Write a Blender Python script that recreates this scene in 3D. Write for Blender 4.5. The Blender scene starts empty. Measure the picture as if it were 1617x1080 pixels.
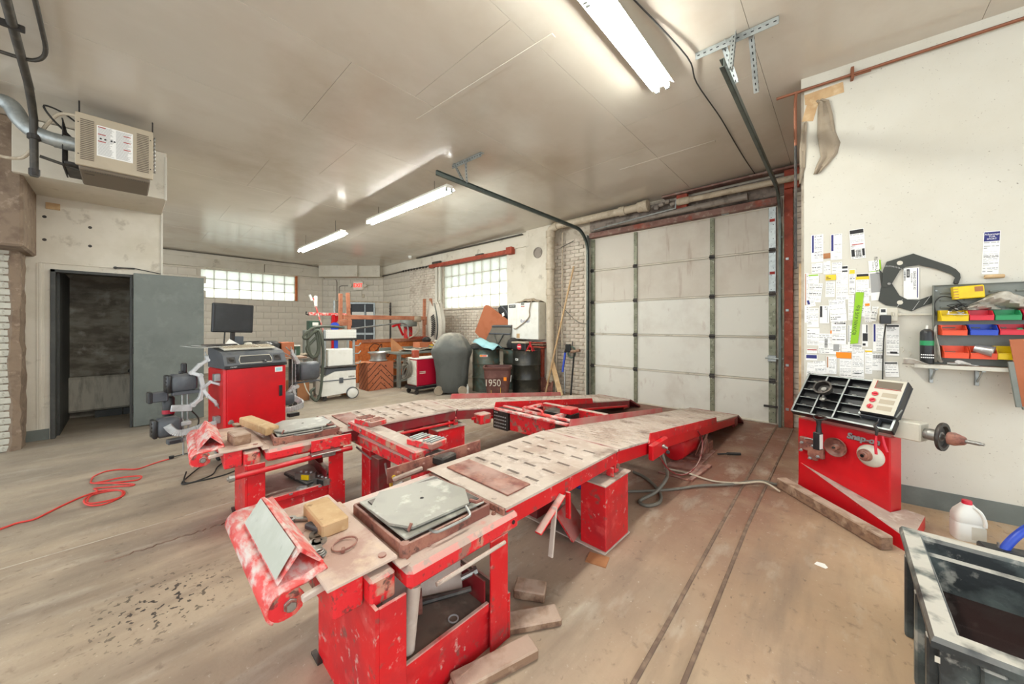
import bpy, math, random
from mathutils import Vector, Matrix, Euler
R = math.radians
rnd = random.Random(7)
scene = bpy.context.scene
col = scene.collection

# ------------------------------------------------------------------ camera
cd = bpy.data.cameras.new('camera')
cam = bpy.data.objects.new('camera', cd); col.objects.link(cam)
cam.location = (0, 0, 1.40)
cam.rotation_euler = (R(90), 0, R(42.7))
cd.sensor_width = 36.0
cd.lens = 36.0 * 565.0 / 1617.0
cd.shift_y = -27.0 / 1617.0
cd.clip_start = 0.03
scene.camera = cam

# ------------------------------------------------------------------ world, exposure
w = bpy.data.worlds.new('sky'); scene.world = w; w.use_nodes = True
bg = w.node_tree.nodes['Background']
bg.inputs[0].default_value = (0.88, 0.95, 1.0, 1); bg.inputs[1].default_value = 1.9
vs = scene.view_settings
vs.view_transform = 'Standard'; vs.look = 'None'; vs.gamma = 1.0; vs.use_curve_mapping = False
vs.exposure = 0.42
scene.cycles.use_denoising = True
scene.cycles.max_bounces = 8
scene.cycles.diffuse_bounces = 5
scene.cycles.transparent_max_bounces = 8
scene.cycles.sample_clamp_indirect = 6

sd = bpy.data.lights.new('sun', 'SUN'); sd.energy = 5.5; sd.angle = R(3); sd.color = (1, .98, .94)
sun = bpy.data.objects.new('sun', sd); col.objects.link(sun)
sun.rotation_euler = Vector((.66, -.60, -.62)).to_track_quat('-Z', 'Y').to_euler()

# ------------------------------------------------------------------ materials
def lin(h):
    h = h.lstrip('#'); o = []
    for i in (0, 2, 4):
        v = int(h[i:i+2], 16) / 255.0
        o.append(v / 12.92 if v <= 0.04045 else ((v + 0.055) / 1.055) ** 2.4)
    return (*o, 1.0)

MATS = {}
def mat(name, colour, rough=0.6, metal=0.0, layers=(), dust=None, bump=None, emit=None, spec=0.5, rough_var=None, coat=0):
    """layers: (hex, scale, lo, hi, opacity, (sx,sy,sz)) patches of another colour laid over the base by noise;
    dust: (hex, amount, lo, hi) settled on faces that look up; bump: (scale, strength)"""
    m = bpy.data.materials.new(name); m.use_nodes = True
    nt = m.node_tree; N = nt.nodes; L = nt.links
    b = N['Principled BSDF']
    b.inputs['Roughness'].default_value = rough; b.inputs['Metallic'].default_value = metal
    b.inputs['Specular IOR Level'].default_value = spec
    if coat: b.inputs['Coat Weight'].default_value = coat
    b.inputs['Base Color'].default_value = lin(colour)
    tc = N.new('ShaderNodeTexCoord')
    cur = None
    def mix(fac, c2):
        nonlocal cur
        mx = N.new('ShaderNodeMix'); mx.data_type = 'RGBA'
        L.new(fac, mx.inputs[0])
        if cur is None: mx.inputs[6].default_value = lin(colour)
        else: L.new(cur, mx.inputs[6])
        mx.inputs[7].default_value = lin(c2)
        cur = mx.outputs[2]
    k = 0
    for ly in layers:
        hx, sc, lo, hi, op = ly[:5]
        st = ly[5] if len(ly) > 5 else (1, 1, 1)
        mp = N.new('ShaderNodeMapping'); mp.inputs['Scale'].default_value = st
        mp.inputs['Location'].default_value = (k * 3.7, k * 1.9, k * 5.1); k += 1
        L.new(tc.outputs['Object'], mp.inputs[0])
        nz = N.new('ShaderNodeTexNoise'); nz.inputs['Scale'].default_value = sc
        nz.inputs['Detail'].default_value = 6; nz.inputs['Roughness'].default_value = 0.6
        L.new(mp.outputs[0], nz.inputs['Vector'])
        mr = N.new('ShaderNodeMapRange'); mr.inputs[1].default_value = lo; mr.inputs[2].default_value = hi
        mr.inputs[4].default_value = op
        L.new(nz.outputs[0], mr.inputs[0])
        mix(mr.outputs[0], hx)
    if dust:
        hx, am, lo, hi = dust
        g = N.new('ShaderNodeNewGeometry'); sx = N.new('ShaderNodeSeparateXYZ')
        L.new(g.outputs['Normal'], sx.inputs[0])
        mr = N.new('ShaderNodeMapRange'); mr.inputs[1].default_value = 0.35; mr.inputs[2].default_value = 0.9
        L.new(sx.outputs['Z'], mr.inputs[0])
        nz = N.new('ShaderNodeTexNoise'); nz.inputs['Scale'].default_value = 9; nz.inputs['Detail'].default_value = 6
        L.new(tc.outputs['Object'], nz.inputs['Vector'])
        m2 = N.new('ShaderNodeMapRange'); m2.inputs[1].default_value = lo; m2.inputs[2].default_value = hi; m2.inputs[4].default_value = am
        L.new(nz.outputs[0], m2.inputs[0])
        mu = N.new('ShaderNodeMath'); mu.operation = 'MULTIPLY'
        L.new(mr.outputs[0], mu.inputs[0]); L.new(m2.outputs[0], mu.inputs[1])
        mix(mu.outputs[0], hx)
    if cur is not None: L.new(cur, b.inputs['Base Color'])
    if bump:
        nz = N.new('ShaderNodeTexNoise'); nz.inputs['Scale'].default_value = bump[0]; nz.inputs['Detail'].default_value = 5
        L.new(tc.outputs['Object'], nz.inputs['Vector'])
        bp = N.new('ShaderNodeBump'); bp.inputs['Strength'].default_value = bump[1]; bp.inputs['Distance'].default_value = 0.01
        L.new(nz.outputs[0], bp.inputs['Height']); L.new(bp.outputs[0], b.inputs['Normal'])
    if rough_var:
        nz = N.new('ShaderNodeTexNoise'); nz.inputs['Scale'].default_value = rough_var[0]
        L.new(tc.outputs['Object'], nz.inputs['Vector'])
        mr = N.new('ShaderNodeMapRange'); mr.inputs[1].default_value = 0.3; mr.inputs[2].default_value = 0.7
        mr.inputs[3].default_value = rough_var[1]; mr.inputs[4].default_value = rough_var[2]
        L.new(nz.outputs[0], mr.inputs[0]); L.new(mr.outputs[0], b.inputs['Roughness'])
    if emit:
        b.inputs['Emission Color'].default_value = lin(emit[0]); b.inputs['Emission Strength'].default_value = emit[1]
    MATS[name] = m
    return m

DUST = '#c3b1a3'
mat('red', '#d0101a', 0.45, layers=[('#a3222a', 4, .45, .72, .8), ('#e05a55', 11, .55, .7, .5), ('#7a4a42', 14, .60, .68, .85), ('#c9b8ac', 26, .62, .70, .6)], dust=(DUST, .92, .25, .5), bump=(60, .05))
mat('red_clean', '#cb0f1b', 0.32, layers=[('#a9111b', 3, .4, .7, .7), ('#c9a49b', 32, .70, .75, .6)], dust=('#c2a79c', .5, .4, .7))
mat('red_chipped', '#d8232a', 0.5, layers=[('#8d6a5c', 13, .54, .59, .9), ('#b9967c', 8, .57, .64, .8), ('#4c332e', 24, .58, .65, .8)], dust=(DUST, .95, .15, .4), bump=(40, .25))
mat('red_scraped', '#dc4a44', 0.55, layers=[('#d8ccc2', 9, .45, .6, .95, (1, 2.2, 2.2)), ('#c6232a', 13, .56, .64, .8), ('#7a625a', 30, .66, .7, .7)], dust=('#d9cfc6', .5, .4, .6), bump=(40, .15))
mat('faded_red', '#b9494b', 0.6, layers=[('#b08479', 3, .35, .6, .85)])
mat('caliper_dark', '#34362f', 0.55)
mat('tray_grey', '#625d52', 0.55, layers=[('#4e4a41', 5, .45, .65, .7)])
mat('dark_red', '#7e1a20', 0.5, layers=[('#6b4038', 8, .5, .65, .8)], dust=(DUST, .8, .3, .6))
mat('rusty_brown', '#7c4a3e', 0.7, layers=[('#a5705c', 12, .45, .6, .8), ('#4a332c', 22, .58, .66, .8)], dust=('#b3968a', .7, .35, .6), bump=(50, .2))
mat('worn_paint', '#b4b7a9', 0.55, layers=[('#c9cabf', 5, .45, .65, .7), ('#8f9088', 16, .6, .7, .6)])
mat('dusty_deck', '#c0b1a3', 0.8, layers=[('#a58f80', 2.4, .46, .66, .85), ('#735c4f', 3.6, .56, .70, .85), ('#d6ccc0', 14, .54, .7, .6)], bump=(90, .08))
mat('deck_dirty', '#ab9488', 0.8, layers=[('#8d6f65', 3, .42, .6, .85), ('#6b5048', 6, .56, .68, .7), ('#c9bbb0', 14, .58, .7, .5)], bump=(90, .08))
mat('bench_top', '#c4ad9e', 0.8, layers=[('#a98475', 5, .48, .6, .7), ('#d9c3a8', 8, .5, .66, .7), ('#7d5a4f', 25, .66, .7, .7)], bump=(90, .1))
mat('steel_plate', '#979489', 0.45, metal=.15, layers=[('#8d8a80', 6, .5, .62, .7), ('#c9c7bc', 9, .55, .65, .6), ('#5c5a54', 28, .66, .7, .6)])
mat('steel', '#9a9892', 0.4, metal=.7, layers=[('#6f6a64', 15, .5, .65, .6)])
mat('galvanised', '#a9aeac', 0.42, metal=.6, layers=[('#8a908e', 18, .45, .6, .6)])
mat('galv_green', '#8c8d78', 0.5, metal=.35, layers=[('#6d6e58', 8, .45, .6, .8), ('#b4b5a4', 20, .58, .68, .7)])
mat('track_grey', '#5e6660', 0.45, metal=.5, layers=[('#474d49', 8, .5, .65, .6)])
mat('dark_metal', '#35322f', 0.5, metal=.4, layers=[('#5a524b', 10, .5, .65, .7)], dust=('#8d8178', .6, .4, .7))
mat('black_plastic', '#1d1e1f', 0.4, layers=[('#2e2f30', 8, .5, .7, .7)], dust=('#8f8a82', .35, .45, .7))
mat('black_rubber', '#1a1a1a', 0.8, dust=('#6c665e', .5, .4, .7))
mat('grey_plastic', '#4b4f54', 0.45, layers=[('#5f6468', 7, .5, .7, .6)], dust=('#9a968e', .45, .4, .7))
mat('cast_alu', '#c3c5c5', 0.4, metal=.3, layers=[('#9b9c9b', 12, .5, .66, .6)])
mat('white_plastic', '#e4e3da', 0.45, layers=[('#cfcdc0', 6, .5, .7, .6)])
mat('cream_metal', '#cfc9b8', 0.5, layers=[('#b8b19e', 5, .5, .7, .6)])
mat('tan_metal', '#b3a68f', 0.5, layers=[('#a39580', 4, .5, .7, .6)])
mat('brown_metal', '#6f6353', 0.6)
mat('wood_raw', '#c4a47a', 0.75, layers=[('#a98355', 8, .42, .68, .6), ('#dcc6a0', 14, .5, .7, .6), ('#7d5b3b', 20, .64, .7, .7)], bump=(60, .15))
mat('wood_old', '#8d6f58', 0.85, layers=[('#6b5040', 5, .46, .62, .85, (6, 1, 6)), ('#b49a82', 9, .55, .68, .8)], dust=('#b8a290', .85, .3, .5), bump=(60, .25))
mat('wood_brown', '#a5694c', 0.7, layers=[('#8a4f36', 4, .48, .65, .8, (3, 1, 3)), ('#b98567', 14, .55, .7, .6)])
mat('wood_orange', '#c0682f', 0.6, layers=[('#a34f22', 3, .46, .62, .8, (1, 5, 5)), ('#d58a4c', 8, .55, .7, .5)])
mat('cardboard', '#a8734b', 0.85, layers=[('#8f5c39', 4, .5, .65, .6)])
mat('cardboard_print', '#a96443', 0.85, layers=[('#9a5530', 4, .5, .65, .6)])
mat('print_brown', '#432a1e', 0.85)
mat('paper', '#efeee9', 0.8, layers=[('#e2dfd6', 6, .5, .7, .5)])
mat('ink', '#2b2b2c', 0.8)
mat('ink_grey', '#9a9a97', 0.8)
mat('ink_red', '#a6372f', 0.8)
mat('ink_blue', '#2f3270', 0.8)
mat('label_green', '#8fbf2a', 0.8)
mat('label_orange', '#ef8a1c', 0.8)
mat('label_yellow', '#e8c63a', 0.8)
mat('yellow_plastic', '#e6c400', 0.4, layers=[('#c9a700', 8, .5, .7, .6)])
mat('red_plastic', '#cf2438', 0.4)
mat('orange_plastic', '#e2502c', 0.4)
mat('blue_plastic', '#2448b8', 0.35)
mat('green_plastic', '#1d8a52', 0.4)
mat('grey_green_metal', '#767a72', 0.5, layers=[('#666a62', 5, .5, .65, .6)])
mat('film', '#b5aea0', 0.3, layers=[('#d5d0c4', 9, .5, .6, .8), ('#8f887a', 14, .55, .66, .7)], spec=.7)
mat('grey_cover', '#4f514d', 0.7, layers=[('#3d3f3c', 3, .45, .65, .7)], dust=('#a39d90', .95, .2, .5))
mat('drum_green', '#474c3f', 0.55, layers=[('#55706b', 4, .54, .64, .6), ('#6b4b36', 9, .58, .66, .8)])
mat('drum_black', '#24241f', 0.35, layers=[('#4b463a', 5, .52, .64, .7)])
mat('bin_brown', '#5b352e', 0.6, layers=[('#7a564c', 5, .5, .65, .6)], dust=('#9a8074', .6, .4, .6))
mat('cloth_cyan', '#9ecbd0', 0.8, layers=[('#7fb2ba', 6, .5, .65, .6)])
mat('fabric_beige', '#9c8e7a', 0.9, layers=[('#857864', 8, .5, .65, .6)])
mat('fabric_light', '#bdb6a8', 0.6, layers=[('#a59d8e', 6, .5, .65, .5)])
mat('rubber_red', '#d23a30', 0.5)
mat('cord_grey', '#6c675c', 0.6)
mat('cord_black', '#262522', 0.6)
mat('yellow_hose', '#d8b23a', 0.5)
mat('green_hose', '#4a4f42', 0.6, bump=(200, .3))
mat('pipe_paint', '#b9ac96', 0.6, layers=[('#9c8b74', 8, .5, .64, .7), ('#d2c7b2', 14, .55, .68, .6)])
mat('pipe_grey', '#8f857a', 0.65, layers=[('#6b5f55', 8, .5, .64, .7)])
mat('black_pipe', '#43403a', 0.55, metal=.3, layers=[('#5d574d', 10, .5, .65, .7)])
mat('copper', '#8c5a42', 0.45, metal=.5)
mat('red_oxide', '#a0452f', 0.7, layers=[('#7c3425', 7, .5, .64, .8), ('#c77f68', 14, .6, .7, .6)])
mat('grey_green_paint', '#6c726c', 0.55, layers=[('#5d635d', 3, .45, .65, .7), ('#7f857e', 6, .55, .7, .5)])
mat('dark_paint', '#3a3b38', 0.6, layers=[('#4d4e49', 6, .5, .65, .6)])
mat('concrete_light', '#c2bcab', 0.85, layers=[('#8f887a', 4, .45, .65, .8, (1, 3, .6))], bump=(25, .2))
mat('concrete_dark', '#9a9484', 0.85, layers=[('#6a5f52', 2.2, .44, .6, .85, (1, 1, 2.5)), ('#b8b2a2', 5, .55, .68, .7)], bump=(25, .2))
mat('door_white', '#dcdacf', 0.5, layers=[('#c4bdb0', 2, .5, .7, .6), ('#b7a79a', 7, .62, .72, .5, (1, 1, .4)), ('#4a3f38', 34, .74, .78, .9)])
mat('door_tan', '#cbc4b6', 0.55, layers=[('#b9ae9e', 2, .45, .7, .7), ('#a08a78', 4, .6, .72, .6, (3, 1, .3))])
mat('steel_dusty', '#86655a', 0.75, layers=[('#6b4a40', 5, .45, .65, .8), ('#a39184', 9, .52, .66, .8), ('#9a4430', 4, .62, .7, .7)])
mat('rough_stone', '#8b7f74', 0.9, layers=[('#5d534b', 5, .45, .6, .85), ('#b5ab9e', 9, .58, .7, .7)], bump=(18, .6))
mat('screen', '#2f3133', 0.25, layers=[('#3d4042', 5, .5, .65, .5)], dust=('#777777', .1, .4, .7))
mat('wheel_alu', '#b9bab6', 0.3, metal=.7)
mat('welder_red', '#a8102c', 0.35)
mat('black_clean', '#161718', 0.35)
mat('tub_black', '#2b2f30', 0.45, layers=[('#66706d', 4, .45, .62, .8), ('#a8a69c', 8, .58, .66, .85)], dust=('#cfcabd', .85, .35, .5), bump=(30, .2))
mat('brick_red', '#8c5a48', 0.9, bump=(40, .5))
mat('tube_light', '#ffffff', 0.4, emit=('#fafcf6', 95.0))
mat('fixture_white', '#e6e4da', 0.4)
mat('exit_red', '#d8281e', 0.5, emit=('#ff3020', 1.2))
mat('exit_white', '#e8ddd0', 0.5)
mat('rim_green', '#2f4a3a', 0.5)

mat('crack_brown', '#6d594b', 0.85, layers=[('#8a7462', 12, .45, .6, .8)])
mat('shelf_dirt', '#6f6054', 0.8, layers=[('#544a42', 6, .48, .62, .8), ('#8a7a6c', 14, .56, .68, .6)])

# floor: dusty painted concrete, warmer and more orange near the right wall, oil spots, tyre-worn lanes
def floor_material():
    m = bpy.data.materials.new('floor_concrete'); m.use_nodes = True
    nt = m.node_tree; N = nt.nodes; L = nt.links; b = N['Principled BSDF']
    tc = N.new('ShaderNodeTexCoord')
    def noise(sc, st=(1, 1, 1), det=8, off=0, rough=.6):
        mp = N.new('ShaderNodeMapping'); mp.inputs['Scale'].default_value = st; mp.inputs['Location'].default_value = (off, off, 0)
        L.new(tc.outputs['Object'], mp.inputs[0])
        n = N.new('ShaderNodeTexNoise'); n.inputs['Scale'].default_value = sc; n.inputs['Detail'].default_value = det; n.inputs['Roughness'].default_value = rough
        L.new(mp.outputs[0], n.inputs['Vector']); return n.outputs[0]
    def rng(v, lo, hi, a=0., z=1.):
        r = N.new('ShaderNodeMapRange'); r.inputs[1].default_value = lo; r.inputs[2].default_value = hi
        r.inputs[3].default_value = a; r.inputs[4].default_value = z; L.new(v, r.inputs[0]); return r.outputs[0]
    def mix(f, a, c):
        x = N.new('ShaderNodeMix'); x.data_type = 'RGBA'; L.new(f, x.inputs[0])
        for i, v in ((6, a), (7, c)):
            if isinstance(v, str): x.inputs[i].default_value = lin(v)
            else: L.new(v, x.inputs[i])
        return x.outputs[2]
    def mul(a, c):
        x = N.new('ShaderNodeMath'); x.operation = 'MULTIPLY'
        for i, v in ((0, a), (1, c)):
            if isinstance(v, (int, float)): x.inputs[i].default_value = v
            else: L.new(v, x.inputs[i])
        return x.outputs[0]
    sp = N.new('ShaderNodeSeparateXYZ'); L.new(tc.outputs['Object'], sp.inputs[0])
    x_ = sp.outputs['X']; y_ = sp.outputs['Y']
    c = mix(rng(noise(.9), .35, .65), '#9e8e7a', '#b8a78f')
    c = mix(rng(noise(2.2, (1, .3, 1), off=3), .45, .62, 0, .75), c, '#84786a')
    # rust-red dust under and around the rack, orange staining towards the right wall
    warm = mul(rng(x_, -3.0, .2), rng(noise(1.3, off=7), .3, .6))
    c = mix(mul(warm, .6), c, '#ab8d74')
    warm2 = mul(rng(x_, -1.0, .8), rng(noise(1.1, off=17), .35, .55))
    c = mix(mul(warm2, .8), c, '#c6a680')
    rust = mul(mul(rng(x_, -4.0, -2.8), rng(x_, .2, -.5)), mul(rng(y_, 1.4, 3.4), rng(noise(1.7, off=11), .2, .5)))
    c = mix(mul(rust, .9), c, '#7c503f')
    c = mix(rng(noise(6, (1, .35, 1), off=5), .55, .7, 0, .5), c, '#c3b8a6')
    c = mix(rng(noise(14, off=9), .6, .72, 0, .55), c, '#6e5b4d')
    c = mix(rng(noise(45, off=2), .64, .72, 0, .7), c, '#d2c6b4')
    c = mix(rng(noise(28, (1, .5, 1), off=13), .62, .7, 0, .6), c, '#5b4a3e')
    c = mix(rng(noise(3.5, (1.6, .25, 1), off=21), .5, .7, 0, .55), c, '#776658')
    # grey, smoother concrete on the left
    c = mix(mul(rng(x_, -3.6, -6.5), .45), c, '#8d867b')
    # oil spots in front of the rack
    dx = N.new('ShaderNodeMath'); dx.operation = 'ADD'; L.new(x_, dx.inputs[0]); dx.inputs[1].default_value = 2.52
    dy = N.new('ShaderNodeMath'); dy.operation = 'SUBTRACT'; L.new(y_, dy.inputs[0]); dy.inputs[1].default_value = .13
    d = N.new('ShaderNodeMath'); d.operation = 'ADD'; L.new(mul(dx.outputs[0], dx.outputs[0]), d.inputs[0]); L.new(mul(dy.outputs[0], dy.outputs[0]), d.inputs[1])
    vo = N.new('ShaderNodeTexNoise'); vo.inputs['Scale'].default_value = 34; vo.inputs['Detail'].default_value = 2
    L.new(tc.outputs['Object'], vo.inputs['Vector'])
    near = rng(d.outputs[0], .12, .0)
    c = mix(mul(near, rng(vo.outputs[0], .60, .625)), c, '#2c2622')
    L.new(c, b.inputs['Base Color'])
    L.new(rng(noise(3, off=4), .3, .7, .42, .8), b.inputs['Roughness'])
    bp = N.new('ShaderNodeBump'); bp.inputs['Strength'].default_value = .25; bp.inputs['Distance'].default_value = .01
    L.new(noise(18, off=6), bp.inputs['Height']); L.new(bp.outputs[0], b.inputs['Normal'])
    MATS['floor'] = m
floor_material()

mat('ceiling_paint', '#cfc9bc', 0.2, layers=[('#c2b9aa', .5, .3, .75, .9), ('#dcd8cd', 1.7, .5, .8, .5, (1, .4, 1)), ('#a8957c', .55, .48, .8, .75), ('#8d7b66', 26, .74, .78, .7)], spec=.6, bump=(1.1, .04))
mat('wall_white', '#cdc9bb', 0.6, layers=[('#c3bdac', 1.2, .45, .7, .7), ('#6a6054', 34, .68, .72, .9), ('#8a7a66', 75, .66, .7, .6), ('#b5ab98', 9, .66, .74, .5)], bump=(30, .04))
mat('wall_cream', '#d3ccbc', 0.65, layers=[('#c3bba8', 1.4, .45, .65, .8), ('#9a8f7c', 5, .6, .7, .6), ('#d6d0c0', 3, .55, .7, .6)], bump=(20, .08))
mat('wall_grey_cream', '#cbc3b3', 0.7, layers=[('#b9b0a1', 1.6, .45, .65, .8), ('#d6cfc0', 5, .56, .7, .5)], bump=(20, .1))
mat('wall_far_lightened', '#ded6c7', 0.7, layers=[('#cfc6b6', 1.6, .45, .65, .8)], bump=(20, .1))  # lighter than the other block walls, making up in colour for missing light
mat('brick_paint', '#d0c6b6', 0.8, layers=[('#b5a796', 3.5, .46, .6, .8), ('#8a6d5c', 12, .6, .68, .7), ('#d9d0c0', 7, .55, .68, .6)], bump=(35, .5))
mat('brick_pier', '#c9c6b8', 0.8, layers=[('#b0ad9e', 4, .46, .6, .8), ('#7f7161', 9, .6, .66, .85), ('#dedbd0', 8, .55, .68, .6)], bump=(35, .6))
mat('mortar', '#bdb3a2', 0.9, layers=[('#948776', 6, .5, .64, .7)], bump=(40, .4))
mat('render_brown', '#83715f', 0.9, layers=[('#6b594a', 6, .48, .62, .8), ('#a3927f', 14, .58, .68, .6)], bump=(25, .5))

# ------------------------------------------------------------------ mesh building
class MB:
    def __init__(s): s.v = []; s.f = []; s.m = []; s.cur = 0
    def add(s, vs_, fs_):
        o = len(s.v); s.v += [tuple(q) for q in vs_]
        for q in fs_: s.f.append([o + i for i in q]); s.m.append(s.cur)
        return s
    def mi(s, i): s.cur = i; return s
    def box(s, c, d, rot=None, bev=0.0):
        hx, hy, hz = d[0] / 2, d[1] / 2, d[2] / 2
        bev = min(bev, hx * .45, hy * .45, hz * .45)
        if rot is None: M_ = Matrix.Identity(3)
        elif isinstance(rot, Matrix): M_ = rot.to_3x3()
        elif isinstance(rot, (int, float)): M_ = Matrix.Rotation(rot, 3, 'Z')
        else: M_ = Euler(rot).to_matrix()
        cc = Vector(c)
        if bev <= 0:
            vs_ = [cc + M_ @ Vector((a * hx, b_ * hy, e * hz)) for a in (-1, 1) for b_ in (-1, 1) for e in (-1, 1)]
            return s.add(vs_, [(0, 1, 3, 2), (4, 6, 7, 5), (0, 4, 5, 1), (2, 3, 7, 6), (0, 2, 6, 4), (1, 5, 7, 3)])
        vs_ = []; idx = {}
        for a in (-1, 1):
            for b_ in (-1, 1):
                for e in (-1, 1):
                    for ax in range(3):
                        h = [hx - bev, hy - bev, hz - bev]; h[ax] += bev
                        idx[(a, b_, e, ax)] = len(vs_)
                        vs_.append(cc + M_ @ Vector((a * h[0], b_ * h[1], e * h[2])))
        fs_ = []
        for sg in (-1, 1):
            fs_.append([idx[(sg, p, q, 0)] for p, q in ((-1, -1), (1, -1), (1, 1), (-1, 1))][::sg])
            fs_.append([idx[(p, sg, q, 1)] for p, q in ((-1, -1), (-1, 1), (1, 1), (1, -1))][::sg])
            fs_.append([idx[(p, q, sg, 2)] for p, q in ((-1, -1), (1, -1), (1, 1), (-1, 1))][::sg])
        for p in (-1, 1):
            for q in (-1, 1):
                t = p * q
                fs_.append([idx[(p, q, -1, 0)], idx[(p, q, -1, 1)], idx[(p, q, 1, 1)], idx[(p, q, 1, 0)]][::t])
                fs_.append([idx[(p, -1, q, 2)], idx[(p, -1, q, 0)], idx[(p, 1, q, 0)], idx[(p, 1, q, 2)]][::t])
                fs_.append([idx[(-1, p, q, 1)], idx[(-1, p, q, 2)], idx[(1, p, q, 2)], idx[(1, p, q, 1)]][::t])
        for a in (-1, 1):
            for b_ in (-1, 1):
                for e in (-1, 1):
                    fs_.append([idx[(a, b_, e, 0)], idx[(a, b_, e, 1)], idx[(a, b_, e, 2)]][::(1 if a * b_ * e > 0 else -1)])
        return s.add(vs_, fs_)
    def bb(s, lo, hi, bev=0.0):
        return s.box([(a + b_) / 2 for a, b_ in zip(lo, hi)], [abs(b_ - a) for a, b_ in zip(lo, hi)], bev=bev)
    def beam(s, p0, p1, w_, h_, bev=0.0, up=(0, 0, 1)):
        p0 = Vector(p0); p1 = Vector(p1); y = (p1 - p0); ln = y.length; y.normalize()
        u = Vector(up)
        if abs(y.dot(u)) > .98: u = Vector((1, 0, 0))
        x = y.cross(u).normalized(); z = x.cross(y)
        M_ = Matrix((x, y, z)).transposed()
        return s.box((p0 + p1) / 2, (w_, ln, h_), M_, bev)
    def tube(s, pts, r, seg=8, closed=False, caps=True):
        P = [Vector(p) for p in pts]; n = len(P)
        rr = r if isinstance(r, (list, tuple)) else [r] * n
        base = len(s.v); up = None; rings = []
        for i in range(n):
            if closed: t = P[(i + 1) % n] - P[i - 1]
            else: t = P[min(i + 1, n - 1)] - P[max(i - 1, 0)]
            if t.length < 1e-9: t = Vector((0, 0, 1))
            t.normalize()
            if up is None:
                up = Vector((0, 0, 1)) if abs(t.z) < .9 else Vector((1, 0, 0))
            a = t.cross(up)
            if a.length < 1e-6: a = t.cross(Vector((0, 1, 0)))
            a.normalize(); b_ = a.cross(t); up = b_
            rings.append([P[i] + (a * math.cos(2 * math.pi * k / seg) + b_ * math.sin(2 * math.pi * k / seg)) * rr[i] for k in range(seg)])
        vs_ = [q for g in rings for q in g]; fs_ = []
        m_ = n if closed else n - 1
        for i in range(m_):
            j = (i + 1) % n
            for k in range(seg):
                l = (k + 1) % seg
                fs_.append((i * seg + k, j * seg + k, j * seg + l, i * seg + l))
        if caps and not closed:
            fs_.append(list(range(seg))); fs_.append([(n - 1) * seg + k for k in range(seg)][::-1])
        return s.add(vs_, fs_)
    def cyl(s, p0, p1, r, seg=16, r1=None):
        return s.tube([p0, p1], [r, r if r1 is None else r1], seg)
    def lathe(s, prof, o=(0, 0, 0), ax=(0, 0, 1), seg=24, full=True):
        """prof: (radius, height) along ax"""
        z = Vector(ax).normalized(); u = Vector((1, 0, 0)) if abs(z.x) < .9 else Vector((0, 1, 0))
        x = z.cross(u).normalized(); y = z.cross(x); o = Vector(o)
        vs_ = [o + z * h + (x * math.cos(2 * math.pi * k / seg) + y * math.sin(2 * math.pi * k / seg)) * r for r, h in prof for k in range(seg)]
        fs_ = [(i * seg + k, i * seg + (k + 1) % seg, (i + 1) * seg + (k + 1) % seg, (i + 1) * seg + k) for i in range(len(prof) - 1) for k in range(seg)]
        shut = tuple(prof[0]) == tuple(prof[-1])
        if prof[0][0] > 1e-5 and not shut: fs_.append(list(range(seg))[::-1])
        if prof[-1][0] > 1e-5 and not shut: fs_.append([(len(prof) - 1) * seg + k for k in range(seg)])
        return s.add(vs_, fs_)
    def prism(s, poly, o, ux, uy, depth):
        """polygon (a,b) in plane o+a*ux+b*uy, extruded by vector depth"""
        o = Vector(o); ux = Vector(ux); uy = Vector(uy); d = Vector(depth); n = len(poly)
        a = [o + ux * p + uy * q for p, q in poly]
        ar = sum(poly[i][0] * poly[(i + 1) % n][1] - poly[(i + 1) % n][0] * poly[i][1] for i in range(n))
        if ar * ux.cross(uy).dot(d) > 0: a = a[::-1]
        vs_ = a + [q + d for q in a]
        fs_ = [list(range(n)), [n + i for i in range(n)][::-1]]
        fs_ += [(i, n + i, n + (i + 1) % n, (i + 1) % n)[::-1] for i in range(n)]
        fs_ = [list(q)[::-1] for q in fs_[2:]] + [fs_[0], fs_[1]]
        return s.add(vs_, fs_)
    def sheet(s, rows, thick=0.0):
        """grid of points rows[i][j]"""
        n = len(rows); m_ = len(rows[0])
        vs_ = [Vector(p) for r_ in rows for p in r_]
        fs_ = [(i * m_ + j, i * m_ + j + 1, (i + 1) * m_ + j + 1, (i + 1) * m_ + j) for i in range(n - 1) for j in range(m_ - 1)]
        return s.add(vs_, fs_)
    def mesh(s, name, mats):
        me = bpy.data.meshes.new(name)
        me.from_pydata(s.v, [], s.f)
        if not isinstance(mats, (list, tuple)): mats = [mats]
        for q in mats: me.materials.append(MATS[q] if isinstance(q, str) else q)
        if len(mats) > 1:
            me.polygons.foreach_set('material_index', s.m)
        me.update()
        return me

def fix_normals(me):
    import bmesh
    b_ = bmesh.new(); b_.from_mesh(me); bmesh.ops.recalc_face_normals(b_, faces=b_.faces); b_.to_mesh(me); b_.free()

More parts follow.
